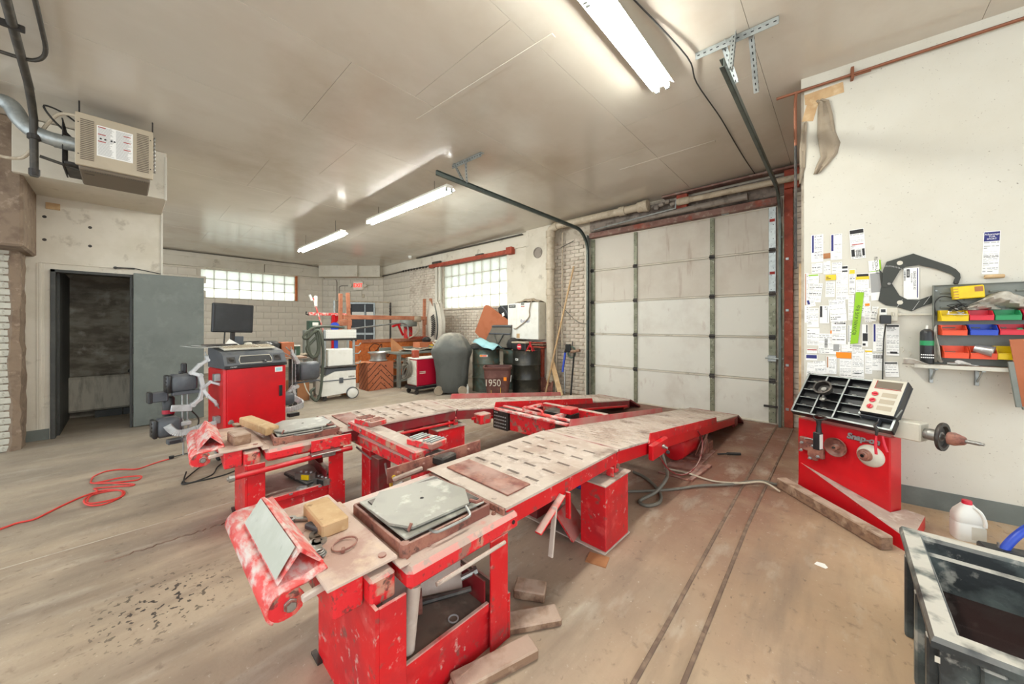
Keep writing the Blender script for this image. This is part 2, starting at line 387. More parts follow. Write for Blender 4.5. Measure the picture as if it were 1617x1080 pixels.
def obj(name, mb, mats, parent=None, smooth=False, loc=(0, 0, 0), rot=None, thick=0, fix=True):
    me = mb if isinstance(mb, bpy.types.Mesh) else mb.mesh(name, mats)
    if fix and not isinstance(mb, bpy.types.Mesh): fix_normals(me)
    if smooth:
        me.polygons.foreach_set('use_smooth', [True] * len(me.polygons)); me.set_sharp_from_angle(angle=R(smooth if smooth is not True else 40))
    o = bpy.data.objects.new(name, me); col.objects.link(o)
    o.location = loc
    if rot is not None: o.rotation_euler = rot
    if parent is not None: o.parent = parent
    if thick:
        md = o.modifiers.new('thick', 'SOLIDIFY'); md.thickness = thick; md.offset = 0
    return o
def tag(o, label, cat, group=None, kind=None):
    o['label'] = label; o['category'] = cat
    if group: o['group'] = group
    if kind: o['kind'] = kind
    return o
def thing(name, label, cat, loc=(0, 0, 0), rz=0.0, group=None, rot=None):
    o = bpy.data.objects.new(name, None); col.objects.link(o)
    o.empty_display_size = .05; o.location = loc; o.rotation_euler = rot if rot else (0, 0, rz)
    return tag(o, label, cat, group)
def struct(name, mb, mats, parent=None, **k):
    o = obj(name, mb, mats, parent, **k)
    if parent is None: o['kind'] = 'structure'
    return o
def sroot(name):
    o = bpy.data.objects.new(name, None); col.objects.link(o); o['kind'] = 'structure'; o.empty_display_size = .05
    return o
def kids(o): return [c for c in list(o.children)]
def dup(root, loc=None, rz=None, label=None, group=None, rot=None):
    r = root.copy(); col.objects.link(r)
    if loc is not None: r.location = loc
    if rz is not None: r.rotation_euler = (0, 0, rz)
    if rot is not None: r.rotation_euler = rot
    if label: r['label'] = label
    if group: r['group'] = group
    for ch in kids(root):
        c = ch.copy(); col.objects.link(c); c.parent = r
        for g in kids(ch):
            d = g.copy(); col.objects.link(d); d.parent = c
    return r
def stamp(name, me, mats_parent, loc, rot=None, scale=None):
    o = bpy.data.objects.new(name, me); col.objects.link(o); o.location = loc
    if rot is not None: o.rotation_euler = rot
    if scale is not None: o.scale = scale
    o.parent = mats_parent
    return o
def text(name, body, size, mname, parent, loc, rot, depth=0.001, align='CENTER', shear=0, sx=1.0, bold=0):
    cu = bpy.data.curves.new(name, 'FONT'); cu.body = body; cu.size = size; cu.extrude = depth
    cu.align_x = align; cu.align_y = 'CENTER'; cu.shear = shear; cu.offset = bold
    cu.materials.append(MATS[mname])
    tmp = bpy.data.objects.new('tmp_text', cu)
    col.objects.link(tmp)
    dg = bpy.context.evaluated_depsgraph_get()
    me = bpy.data.meshes.new_from_object(tmp.evaluated_get(dg))
    bpy.data.objects.remove(tmp)
    o = bpy.data.objects.new(name, me); col.objects.link(o)
    o.location = loc; o.rotation_euler = rot; o.scale = (sx, 1, 1)
    if parent is not None: o.parent = parent
    return o
def smooth_path(pts, n=6, closed=False):
    P = [Vector(p) for p in pts]; out = []; m_ = len(P)
    rng_ = range(m_) if closed else range(m_ - 1)
    for i in rng_:
        if closed: a, b_, c, d = P[i - 1], P[i], P[(i + 1) % m_], P[(i + 2) % m_]
        else: a, b_, c, d = P[max(i - 1, 0)], P[i], P[i + 1], P[min(i + 2, m_ - 1)]
        for k in range(n):
            t = k / n
            out.append(.5 * ((2 * b_) + (c - a) * t + (2 * a - 5 * b_ + 4 * c - d) * t * t + (3 * b_ - a - 3 * c + d) * t ** 3))
    if not closed: out.append(P[-1])
    return out

# ================================================================== the setting
def zc(x, y): return 3.56 + .012 * (x + .7) - .01 * (y - 6.2)
# window openings first, so that the glass-block material can be defined
def glass_block_mat():
    m = bpy.data.materials.new('glass_block'); m.use_nodes = True
    nt = m.node_tree; N = nt.nodes; L = nt.links
    N.remove(N['Principled BSDF']); out = N['Material Output']
    tc = N.new('ShaderNodeTexCoord'); wv = N.new('ShaderNodeTexNoise'); wv.inputs['Scale'].default_value = 16
    L.new(tc.outputs['Object'], wv.inputs['Vector'])
    bp = N.new('ShaderNodeBump'); bp.inputs['Strength'].default_value = .5; bp.inputs['Distance'].default_value = .02
    L.new(wv.outputs[0], bp.inputs['Height'])
    tl = N.new('ShaderNodeBsdfTranslucent'); tl.inputs[0].default_value = (.9, .92, .86, 1); L.new(bp.outputs[0], tl.inputs['Normal'])
    tr = N.new('ShaderNodeBsdfTransparent'); tr.inputs[0].default_value = (.86, .88, .82, 1)
    gl = N.new('ShaderNodeBsdfGlossy'); gl.inputs['Roughness'].default_value = .15; L.new(bp.outputs[0], gl.inputs['Normal'])
    a = N.new('ShaderNodeMixShader'); a.inputs[0].default_value = .22; L.new(tl.outputs[0], a.inputs[1]); L.new(tr.outputs[0], a.inputs[2])
    c = N.new('ShaderNodeMixShader'); c.inputs[0].default_value = .07; L.new(a.outputs[0], c.inputs[1]); L.new(gl.outputs[0], c.inputs[2])
    L.new(c.outputs[0], out.inputs['Surface'])
    MATS['glass_block'] = m
glass_block_mat()

floor = struct('floor', MB().bb((-15.5, -4.5, -.12), (4.5, 8.5, 0)), 'floor')

# ceiling: painted boards with shallow open joints under a backing slab
ceil_back = MB()
ceil_back.add([(-14.2, -3, zc(-14.2, -3) + .02), (3, -3, zc(3, -3) + .02), (3, 6.6, zc(3, 6.6) + .02), (-14.2, 6.6, zc(-14.2, 6.6) + .02),
               (-14.2, -3, 3.85), (3, -3, 3.85), (3, 6.6, 3.85), (-14.2, 6.6, 3.85)],
              [(0, 1, 2, 3), (4, 7, 6, 5), (0, 4, 5, 1), (1, 5, 6, 2), (2, 6, 7, 3), (3, 7, 4, 0)])
ceiling = struct('ceiling', ceil_back, 'ceiling_paint')
x = -14.2
k = 0
while x < 2.9:
    x1 = min(x + 1.245, 2.95)
    y = -3.0 + (.6 if k % 2 else 0) - .6
    while y < 6.5:
        y0 = max(y, -3.0); y1 = min(y + 2.44, 6.5)
        if y1 - y0 > .1:
            j = rnd.uniform(-.0015, .0015); g = .0014
            P = [(x + g, y0 + g), (x1 - g, y0 + g), (x1 - g, y1 - g), (x + g, y1 - g)]
            vs_ = [(a, b_, zc(a, b_) + j) for a, b_ in P] + [(a, b_, zc(a, b_) + .012) for a, b_ in P]
            obj('ceiling_board', MB().add(vs_, [(3, 2, 1, 0), (4, 5, 6, 7), (0, 1, 5, 4), (1, 2, 6, 5), (2, 3, 7, 6), (3, 0, 4, 7)]), 'ceiling_paint', ceiling)
        y += 2.44
    x = x1; k += 1
# taped ridges
for a, b_ in (((-3.3, 2.11), (-1.6, 2.2)), ((-2.27, 4.69), (-1.1, 4.73))):
    obj('tape_seam', MB().beam((*a, zc(*a) - .001), (*b_, zc(*b_) - .001), .05, .006, .002), 'ceiling_paint', ceiling)

def masonry(parent, name, mname, o, u, n, width, z0, z1, bw, bh, gap, depth, holes=(), limit=10**6, proud=.006, jit=.003, clip=None, count=[0]):
    """lay individual pieces on a wall face; o origin at u=0, u direction along the wall, n outward normal"""
    u = Vector(u).normalized(); n = Vector(n).normalized(); o = Vector(o)
    ang = math.atan2(u.y, u.x)
    sizes = {}
    def me_for(w_):
        key = round(w_, 3)
        if key not in sizes:
            b_ = MB().box((0, 0, 0), (w_ - gap, depth, bh - gap), bev=.006)
            sizes[key] = b_.mesh(name, mname)
        return sizes[key]
    rest = MB(); cnt = 0
    rows = int(round((z1 - z0) / bh))
    for r_ in range(rows):
        z = z0 + (r_ + .5) * bh
        off = (bw / 2 if r_ % 2 else 0)
        s_ = -off
        while s_ < width - .001:
            a = max(s_, 0); b_ = min(s_ + bw, width); s_ += bw
            if b_ - a < .03: continue
            mid = (a + b_) / 2
            skip = False
            for (h0, h1, hz0, hz1) in holes:
                if mid > h0 and mid < h1 and z > hz0 and z < hz1: skip = True
            if skip: continue
            pos = o + u * mid + n * (proud - depth / 2 + rnd.uniform(-jit, jit)); pos.z = z
            if cnt < limit:
                ob = stamp(name, me_for(b_ - a), parent, pos, (rnd.uniform(-.01, .01) * (jit > .002), 0, ang)); cnt += 1
            else:
                rest.box(pos, (b_ - a - gap, depth, bh - gap), ang)
    if rest.v:
        q = obj(name + '_courses', rest, mname, parent); q['kind'] = 'stuff'
    return cnt

# ---- far left block wall (X=-13.5) with the long glass-block window
WX = -13.5
wfl = MB()
wy0, wy1, wz0, wz1 = 1.49, 3.96, 2.20, 3.02
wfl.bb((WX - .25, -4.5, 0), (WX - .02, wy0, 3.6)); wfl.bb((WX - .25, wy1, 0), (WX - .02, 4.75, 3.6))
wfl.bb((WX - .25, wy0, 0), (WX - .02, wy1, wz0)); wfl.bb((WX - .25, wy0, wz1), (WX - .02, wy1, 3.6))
wall_far = struct('wall_far_left', wfl, 'wall_far_lightened')
masonry(wall_far, 'block', 'wall_far_lightened', (WX - .02, -.8, 0), (0, 1, 0), (1, 0, 0), 5.55, .2, 3.2, .4, .2, .005, .05,
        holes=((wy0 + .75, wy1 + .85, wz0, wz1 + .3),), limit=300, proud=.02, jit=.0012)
win1 = sroot('window_1')
def window_blocks(root, along, fixed, a0, a1, z0, z1, nx, nz, axis):
    bw = (a1 - a0) / nx; bh = (z1 - z0) / nz
    d = (bw - .012, .08, bh - .012)
    me = MB().box((0, 0, 0), d, bev=.012).mesh('glass_block', 'glass_block')
    for i in range(nx):
        for j in range(nz):
            a = a0 + (i + .5) * bw; z = z0 + (j + .5) * bh
            if axis == 'X': stamp('glass_block', me, root, (fixed, a, z), (0, 0, R(90)))
            else: stamp('glass_block', me, root, (a, fixed, z))
    m_ = MB()
    for i in range(nx + 1):
        a = a0 + i * bw
        if axis == 'X': m_.box((fixed, a, (z0 + z1) / 2), (.07, .011, z1 - z0))
        else: m_.box((a, fixed, (z0 + z1) / 2), (.011, .07, z1 - z0))
    for j in range(nz + 1):
        z = z0 + j * bh
        if axis == 'X': m_.box((fixed, (a0 + a1) / 2, z), (.07, a1 - a0, .011))
        else: m_.box(((a0 + a1) / 2, fixed, z), (a1 - a0, .07, .011))
    obj('mortar_joints', m_, 'mortar', root)
window_blocks(win1, None, WX - .1, wy0, wy1 - .06, wz0, wz1, 8, 3, 'X')
obj('side_strip', MB().bb((WX - .1, wy1 - .055, wz0), (WX + .012, wy1, wz1 + .02), .004), 'wood_orange', win1)
obj('sill', MB().bb((WX - .1, wy0 - .03, wz0 - .03), (WX + .015, wy1 + .03, wz0), .004), 'wall_cream', win1)

# boxed beam along the top of that wall and over the corner
t1 = MB()
for y0, y1, d in ((-.8, 2.98, 0), (3.0, 4.9, -.01)):
    t1.add([(WX - .02, y0, 3.05), (WX + .16 + d, y0, 3.05), (WX + .16 + d, y1, 3.05), (WX - .02, y1, 3.05),
            (WX - .02, y0, 3.42), (WX + .16 + d, y0, 3.42), (WX + .16 + d, y1, 3.42), (WX - .02, y1, 3.42)],
           [(0, 1, 2, 3), (4, 7, 6, 5), (0, 4, 5, 1), (1, 5, 6, 2), (2, 6, 7, 3), (3, 7, 4, 0)])
trim1 = struct('trim_1', t1, 'wall_cream')
obj('moulding', MB().bb((WX + .15, -.8, 3.3), (WX + .185, 4.9, 3.42), .01), 'wall_cream', trim1)
# ---- wall across the corner
cA = Vector((-13.5, 4.75, 0)); cB = Vector((-11.9, 6.2, 0)); cu = (cB - cA).normalized(); cn = Vector((cu.y, -cu.x, 0)); cl = (cB - cA).length
cang = math.atan2(cu.y, cu.x)
dc0, dc1 = .98, 1.82    # exit door opening along the wall
wc = MB()
wc_ext = .12
def cwbox(m_, a, b_, z0, z1, d0=-.2, d1=-.02, bev=0):
    c_ = cA + cu * ((a + b_) / 2) + cn * ((d0 + d1) / 2); m_.box((c_.x, c_.y, (z0 + z1) / 2), (b_ - a, d1 - d0, z1 - z0), cang, bev)
cwbox(wc, -.25, dc0, 0, 3.6); cwbox(wc, dc1, cl + .25, 0, 3.6); cwbox(wc, dc0, dc1, 2.16, 3.6)
wall_corner = struct('wall_corner', wc, 'wall_grey_cream')
masonry(wall_corner, 'block', 'wall_grey_cream', cA - cn * .02, cu, cn, cl, .2, 3.2, .4, .2, .005, .05, holes=((dc0 - .1, dc1 + .1, 0, 2.16),), limit=300, proud=.02, jit=.0012)
t2 = MB(); cwbox(t2, .1, 1.42, 3.05, 3.46, -.02, .42); cwbox(t2, 1.42, 2.16, 3.05, 3.44, -.02, .34)
struct('trim_2', t2, 'wall_cream')
# exit door
door3 = sroot('door_3')
m_ = MB(); cwbox(m_, dc0 - .05, dc0, 0, 2.2, -.06, .03); cwbox(m_, dc1, dc1 + .05, 0, 2.2, -.06, .03); cwbox(m_, dc0, dc1, 2.14, 2.2, -.06, .03)
obj('frame', m_, 'galvanised', door3)
m_ = MB(); cwbox(m_, dc0, dc1, 0, 2.14, -.09, -.05); obj('leaf', m_, 'black_plastic', door3)
m_ = MB(); cwbox(m_, dc0 + .5, dc0 + .53, .05, 2.12, -.05, -.03); cwbox(m_, dc0 + .03, dc1 - .03, 1.05, 1.12, -.05, -.03); obj('mullion', m_, 'galvanised', door3)
m_ = MB(); cwbox(m_, dc0 + .05, dc0 + .48, 1.72, 1.86, -.05, -.04); cwbox(m_, dc0 + .56, dc1 - .04, 1.72, 1.86, -.05, -.04); obj('reflector_strip', m_, 'fixture_white', door3)

# ---- back wall (Y=6.2)
WB = 6.2
gx0, gx1 = -3.58, -.71
ax0, ax1, az0, az1 = -8.43, -5.90, 1.87, 3.09
m_ = MB()
m_.bb((-11.9, WB + .02, 0), (ax0, WB + .3, 3.7)); m_.bb((ax0, WB + .02, 0), (ax1, WB + .3, az0)); m_.bb((ax0, WB + .02, az1), (ax1, WB + .3, 3.7))
m_.bb((ax1, WB + .02, 0), (gx0, WB + .3, 3.7)); m_.bb((gx0, WB + .02, 3.09), (gx1, WB + .3, 3.7)); m_.bb((gx1, WB + .02, 0), (.6, WB + .3, 3.7))
wall_back = struct('wall_back', m_, 'mortar')
c1 = masonry(wall_back, 'brick', 'brick_paint', (-4.52, WB + .02, 0), (1, 0, 0), (0, -1, 0), .9, .0, 3.15, .21, .075, .011, .06, limit=185, proud=.02, jit=.004)
c2 = masonry(wall_back, 'brick', 'brick_paint', (-8.43, WB + .02, 0), (1, 0, 0), (0, -1, 0), 2.53, .9, 1.87, .21, .075, .011, .06, limit=300 - c1, proud=.02, jit=.003)
masonry(wall_back, 'brick', 'brick_paint', (-10.18, WB + .02, 0), (1, 0, 0), (0, -1, 0), 1.45, .9, 3.17, .21, .075, .011, .06, limit=0, proud=.02, jit=.003)
masonry(wall_back, 'brick', 'brick_paint', (-.5, WB + .02, 0), (1, 0, 0), (0, -1, 0), .5, .0, 3.3, .21, .075, .011, .06, limit=0, proud=.02, jit=.003)
masonry(wall_back, 'block', 'wall_grey_cream', (-11.9, WB + .02, 0), (1, 0, 0), (0, -1, 0), 1.72, .2, 3.2, .4, .2, .005, .05, limit=300, proud=.02, jit=.0012)
# plastered band above, plaster beside the window and the pilaster with its flue hole
pl = MB(); pl.bb((-11.9, WB - .05, 3.17), (-5.2, WB + .03, 3.5), .006)
obj('plaster_band', pl, 'wall_cream', wall_back)
obj('plaster', MB().bb((ax1 + .02, WB - .02, 0), (-5.2, WB + .03, 3.2), .01), 'wall_cream', wall_back)
def holed_panel(x0, x1, z0, z1, y0, y1, cx, cz, r, n=20):
    b_ = MB(); v = []; f = []
    ring = [(cx + math.cos(2 * math.pi * k / n) * r, cz + math.sin(2 * math.pi * k / n) * r) for k in range(n)]
    outer = []
    for k in range(n):
        a = 2 * math.pi * k / n; dx, dz = math.cos(a), math.sin(a)
        ts = []
        if dx > 1e-6: ts.append((x1 - cx) / dx)
        if dx < -1e-6: ts.append((x0 - cx) / dx)
        if dz > 1e-6: ts.append((z1 - cz) / dz)
        if dz < -1e-6: ts.append((z0 - cz) / dz)
        t = min(ts); outer.append((cx + dx * t, cz + dz * t))
    cs = [(x1, z1), (x0, z1), (x0, z0), (x1, z0)]
    # snap nearest samples to the corners so the outline stays square
    for c_ in cs:
        k = min(range(n), key=lambda i: (outer[i][0] - c_[0]) ** 2 / (x1 - x0) ** 2 + (outer[i][1] - c_[1]) ** 2 / (z1 - z0) ** 2); outer[k] = c_
    v = [(p[0], y0, p[1]) for p in outer] + [(p[0], y0, p[1]) for p in ring] + [(p[0], y1, p[1]) for p in ring] + [(p[0], y1, p[1]) for p in outer]
    for k in range(n):
        l = (k + 1) % n
        f += [(k, l, n + l, n + k), (n + k, n + l, 2 * n + l, 2 * n + k), (3 * n + k, k, l, 3 * n + l)]
    return b_.add(v, f)
obj('pilaster', holed_panel(-5.2, -4.52, 1.6, 3.62, WB - .1, WB + .03, -4.86, 2.97, .115), 'wall_cream', wall_back)
obj('pilaster', MB().bb((-5.2, WB - .1, 0), (-4.52, WB + .03, 1.6)), 'wall_cream', wall_back)
obj('flue_collar', MB().lathe([(.12, 0), (.12, .012), (.1, .012), (.1, -.1)], (-4.86, WB - .105, 2.97), (0, -1, 0), 20), 'pipe_grey', wall_back)
# rough masonry and steel over the garage door
obj('header', MB().bb((gx0 - .05, WB - .04, 3.2), (gx1 + .4, WB + .04, 3.47), .02), 'rough_stone', wall_back)
obj('lintel', MB().bb((gx0 - .02, WB - .1, 3.075), (gx1 + .05, WB + .02, 3.17), .006), 'steel_dusty', wall_back)
obj('ceiling_angle', MB().bb((-2.2, WB - .16, 3.505), (-.26, WB - .02, 3.535), .004), 'steel_dusty', wall_back)
obj('ceiling_angle', MB().bb((-9.6, WB - .14, 3.43), (-5.3, WB - .08, 3.455), .004), 'black_pipe', wall_back)
for x0 in (-1.98, -.58):
    obj('steel_stub', MB().bb((x0, WB - .12, 3.25), (x0 + .16, WB - .03, 3.5), .004), 'red_oxide', wall_back)
# window 2
win2 = sroot('window_2')
window_blocks(win2, None, WB + .1, ax0, ax1, az0, az1 - .02, 8, 4, 'Y')
b_ = MB().bb((-8.95, WB - .12, 3.07), (-5.62, WB - .02, 3.165), .004)
o = obj('lintel', b_, 'red_oxide', win2)
obj('lintel_end', MB().bb((-5.78, WB - .16, 3.05), (-5.6, WB - .02, 3.21), .01), 'red_oxide', win2)
obj('anchor_plate', MB().bb((-6.9, WB - .12, 3.16), (-6.62, WB - .05, 3.2), .01), 'black_pipe', win2)
obj('anchor_plate', MB().bb((-8.8, WB - .12, 3.165), (-8.4, WB - .05, 3.23), .01), 'black_pipe', win2)
for xx, ww_ in ((-8.66, .1), (-8.5, .07)):
    obj('jamb_board', MB().box((xx, WB - .04, 2.44), (ww_, .07, 1.26), bev=.008), 'wall_white', win2)
obj('sill', MB().bb((ax0 - .05, WB - .03, az0 - .05), (ax1, WB + .06, az0 - .005), .006), 'brick_paint', win2)
# unseen slab added outside over each window, sized to shade its upper rows
struct('shade_slab_back', MB().bb((ax0 - .6, WB + .3, 3.12), (ax1 + .6, WB + .76, 3.2)), 'wall_cream')
struct('shade_slab_left', MB().bb((WX - .72, wy0 - .6, 3.05), (WX - .25, wy1 + .6, 3.12)), 'wall_cream')

# ---- garage door (door_1): five sections of three insulated panels between steel stiles
door1 = sroot('door_1')
xs = [-3.60, -2.71, -1.482, -.672]; zs = [0.01, .612, 1.224, 1.838, 2.45, 3.068]
for j in range(5):
    for i in range(3):
        b_ = MB().box(((xs[i] + xs[i + 1]) / 2, WB + .02, (zs[j] + zs[j + 1]) / 2), (xs[i + 1] - xs[i] - .03, .03, zs[j + 1] - zs[j] - .03), bev=.006)
        b_.box(((xs[i] + xs[i + 1]) / 2, WB + .045, (zs[j] + zs[j + 1]) / 2), (xs[i + 1] - xs[i], .02, zs[j + 1] - zs[j] - .004))
        obj('panel', b_, 'door_white' if j < 3 else 'door_tan', door1)
for j in range(5):
    obj('rail', MB().bb((xs[0], WB - .006, zs[j] - .012 if j else 0), (xs[3], WB + .012, zs[j] + .012), .003), 'wall_cream', door1)
obj('rail', MB().bb((xs[0], WB - .006, 3.05), (xs[3], WB + .012, 3.07), .003), 'wall_cream', door1)
for i, xx in enumerate(xs):
    for j in range(5):
        wd = .085 if i in (0, 3) else .062
        xc = xx + (.03 if i == 0 else -.05 if i == 3 else 0)
        b_ = MB().bb((xc - wd / 2, WB - .022, zs[j] + .012), (xc + wd / 2, WB + .01, zs[j + 1] - .012), .004)
        b_.mi(1)
        for q in range(6): b_.cyl((xc + (.012 if q % 2 else -.012), WB - .024, zs[j] + .06 + q * .1), (xc + (.012 if q % 2 else -.012), WB - .021, zs[j] + .06 + q * .1), .006, 8)
        obj('stile', b_, ['galvanised' if i == 3 and j > 2 else 'galv_green', 'black_plastic'], door1)
        if j:
            h = MB().box((xc, WB - .026, zs[j]), (.07, .012, .07), bev=.003); h.cyl((xc - .04, WB - .035, zs[j]), (xc + .04, WB - .035, zs[j]), .011, 8)
            obj('hinge', h, 'dark_metal', door1)
for z_ in (2.13, 2.87):
    obj('warning_tag', MB().box((-.722, WB - .0245, z_), (.06, .002, .04)), 'ink_red', door1)
b_ = MB().box((-.72, WB - .05, .93), (.1, .03, .09), bev=.006); b_.cyl((-.8, WB - .06, .93), (-.62, WB - .06, .93), .012, 8); b_.cyl((-.62, WB - .06, .93), (-.59, WB - .06, .93), .022, 10)
obj('latch', b_, 'galvanised', door1)
obj('handle', MB().bb((-.82, WB - .05, .24), (-.66, WB - .03, .27), .004), 'dark_metal', door1)
obj('pull_bracket', MB().box((-1.3, WB - .04, 3.09), (.1, .04, .05), bev=.006), 'galvanised', door1)
obj('bottom_seal', MB().bb((xs[0], WB - .01, 0), (xs[3], WB + .03, .03), .008), 'wall_cream', door1)
# jambs
jamb = MB().bb((-.585, WB - .07, 0), (-.49, WB + .03, 3.45), .004)
trim5 = struct('trim_5', jamb, 'red_oxide')
for z_ in (.25, .85, 1.6, 2.3): obj('bolt', MB().box((-.55, WB - .075, z_), (.035, .012, .035), bev=.004), 'galvanised', trim5)
b_ = MB().bb((-3.72, WB - .05, 0), (-3.63, WB + .03, 3.1), .004); struct('trim_6', b_, 'wall_cream')

# ---- right wall: white board on its own slightly turned plane, from the corner by the garage door
wa = math.atan(.1); wu = Vector((math.cos(wa), math.sin(wa), 0)); wn = Vector((math.sin(wa), -math.cos(wa), 0)); W0 = Vector((-.25, 4.105, 0))
def WP(s_, z, d=0.0): p = W0 + wu * s_ + wn * d; return (p.x, p.y, z)
def wbox(m_, s0, s1, z0, z1, d0, d1, bev=0.0, roll=0.0):
    c_ = WP((s0 + s1) / 2, (z0 + z1) / 2, (d0 + d1) / 2)
    M_ = Matrix.Rotation(wa, 3, 'Z') @ Matrix.Rotation(-roll, 3, 'Y')
    return m_.box(c_, (s1 - s0, d1 - d0, z1 - z0), M_, bev)
wall_right = struct('wall_right', wbox(MB(), 0, 3.2, 0, 3.66, -.16, 0), 'wall_white')
ret = MB().bb((-.27, 4.12, 0), (-.12, 6.25, 3.66)); struct('wall_return', ret, 'mortar')
struct('baseboard_right', wbox(MB(), 0, 3.2, 0, .142, 0, .006), 'grey_green_paint')
tr = MB(); wbox(tr, -.09, 3.2, 3.605, 3.635, 0, .05, .004); wbox(tr, -.02, 3.2, 3.50, 3.6, 0, .012)
struct('trim_7', tr, 'wall_white')
struct('trim_8', wbox(MB(), -.035, .0, .5, 1.95, -.04, -.02, .002), 'wood_raw')

# ---- left: door wall, boxed beam above it, the dark recess behind the open door
LX = -7.15
m_ = MB()
m_.bb((LX - .12, -.8, 0), (LX, -.615, 3.55)); m_.bb((LX - .12, -.615, 2.085), (LX, .075, 3.55)); m_.bb((LX - .12, .075, 0), (LX, .37, 3.55))
wall_left = struct('wall_left', m_, 'wall_cream')
obj('cover_strip', MB().bb((LX, .352, 2.1), (LX + .012, .374, 3.0), .002), 'wall_white', wall_left)
obj('cover_strip', MB().bb((LX, -.72, .13), (LX + .006, -.66, 2.15), .002), 'wall_cream', wall_left)
struct('wall_left_side', MB().bb((-8.75, .22, 0), (LX - .12, .37, 3.6)).bb((-8.75, -.8, 0), (-8.62, .22, 3.6)), 'wall_grey_cream')
struct('baseboard_left', MB().bb((LX, -.8, 0), (LX + .01, -.625, .13)), 'grey_green_paint')
tr9 = MB().bb((LX, -.78, 2.97), (-6.23, .36, 3.55), .004); tr9 = struct('trim_9', tr9, 'wall_cream')
obj('corner_bead', MB().bb((-6.245, .34, 2.96), (-6.225, .365, 3.5), .003), 'wall_white', tr9)
# recess
m_ = MB(); m_.bb((-8.6, -.62, -.3), (-8.5, .14, 2.4)); m_.bb((-8.6, -.62, -.3), (LX - .12, -.58, 2.4)); m_.bb((-8.6, .1, -.3), (LX - .12, .14, 2.4)); m_.bb((-8.6, -.6, 2.15), (LX - .12, .12, 2.2))
recess = struct('wall_recess', m_, 'concrete_dark')
obj('concrete_kerb', MB().bb((-8.5, -.58, .1), (-8.32, .1, .62), .03), 'concrete_light', recess)
obj('side_panel', MB().bb((-8.5, -.58, 0), (LX - .14, -.555, 2.1)), 'dark_paint', recess)
obj('base_panel', MB().bb((-8.3, -.3, 0), (-8.28, -.02, .1)), 'dark_paint', recess)
obj('base_panel', MB().bb((-8.3, -.01, 0), (-8.28, .1, .1)), 'dark_paint', recess)
obj('wall_hook', MB().box((-8.48, .07, .66), (.06, .06, .05), bev=.01), 'dark_metal', recess)
# door 2: grey steel leaf swung fully open
door2 = sroot('door_2')
obj('leaf', MB().bb((LX + .025, .085, .012), (LX + .07, .815, 2.105), .004), 'grey_green_paint', door2)
fr = MB().bb((LX - .1, -.615, 0), (LX + .03, -.575, 2.085), .004); fr.bb((LX - .1, -.615, 2.05), (LX + .03, .08, 2.085), .004); fr.bb((LX - .1, .05, 0), (LX + .02, .08, 2.06), .004)
obj('frame', fr, 'dark_paint', door2)
cl_ = MB().beam((LX + .03, -.1, 2.16), (LX + .03, .1, 2.17), .02, .02, .004); cl_.beam((LX + .03, .1, 2.17), (LX + .06, .35, 2.12), .012, .012)
cl_.cyl((LX + .02, -.08, 2.16), (LX + .05, -.08, 2.16), .018, 10)
obj('door_closer', cl_, 'dark_metal', door2)
for z_ in (.25, 1.05, 1.85): obj('hinge', MB().cyl((LX + .03, .082, z_ - .05), (LX + .03, .082, z_ + .05), .011, 10), 'dark_metal', door2)
# notes, holes
t = tag(obj('wall_plate', MB().bb((LX, -.652, 2.82), (LX + .012, -.54, 2.9), .002), 'wood_raw'), 'small tan blank plate screwed high on the cream wall above the open grey door', 'plate')

for y_, z_ in ((-.66, 2.72), (-.3, 2.66), (-.66, 2.44), (-.3, 2.42)):
    obj('anchor_hole', MB().lathe([(0, 0), (.018, 0), (.014, .002), (0, .002)], (LX, y_, z_), (1, 0, 0), 10), 'dark_metal', wall_left)
for a, b_ in (((-.69, .13), (-.69, 2.16)), ((-.69, 2.16), (.12, 2.16))):
    obj('casing', MB().beam((LX + .004, *a), (LX + .004, *b_), .02, .012, .002), 'wall_cream', wall_left)
# brick pier at the far left with a rendered edge and the dropped beam over it
pier = struct('wall_pier', MB().bb((-7.2, -2.4, 0), (-6.79, -.82, 3.55)), 'mortar')
masonry(pier, 'brick', 'brick_pier', (-6.79, -2.4, 0), (0, 1, 0), (1, 0, 0), 1.56, 0, 2.25, .21, .075, .012, .06, proud=.03, jit=.005, limit=300)
b_ = MB(); rows = []
r2 = random.Random(3)
N_ = 22
for i in range(N_ + 1):
    z = i * 2.25 / N_
    rows.append([(-7.2, -.80 + r2.uniform(-.01, .01), z), (-7.0, -.78 + r2.uniform(-.012, .012), z), (-6.77 + r2.uniform(-.012, .012), -.79 + r2.uniform(-.01, .01), z),
                 (-6.745 + r2.uniform(-.01, .01), -.85 + r2.uniform(-.015, .015), z), (-6.79, -.90 + r2.uniform(-.02, .02), z)])
b_.sheet(rows); obj('rendered_edge', b_, 'render_brown', pier)
m_ = MB().bb((-7.2, -3.0, 2.22), (-6.3, -.72, 3.56), .02)
obj('dropped_beam', m_, 'render_brown', pier)

# floor channel (patched service trench) running to the garage door
m_ = MB()
p = [(-.665, 6.1), (-.66, 5.46), (-.63, 3.3), (-.6, 1.66), (-.59, .6)]; q_ = [(-.49, 6.1), (-.485, 5.6), (-.485, 2.95), (-.46, 1.78), (-.44, .6)]
for side in (p, q_):
    for a, c_ in zip(side, side[1:]): m_.beam((*a, .002), (*c_, .002), .018, .012, .003)
struct('trim_10', m_, 'crack_brown')
m_ = MB()
r3 = random.Random(5)
pts = [(-3.2 + r3.uniform(-.012, .012), -.08 + i * .02, .001) for i in range(30)]
m_.tube(pts, .006, 5)
struct('trim_11', m_, 'crack_brown')
struct('trim_12', MB().bb((-3.55, -4, -.001), (-3.54, 8, .0015)), 'mortar')

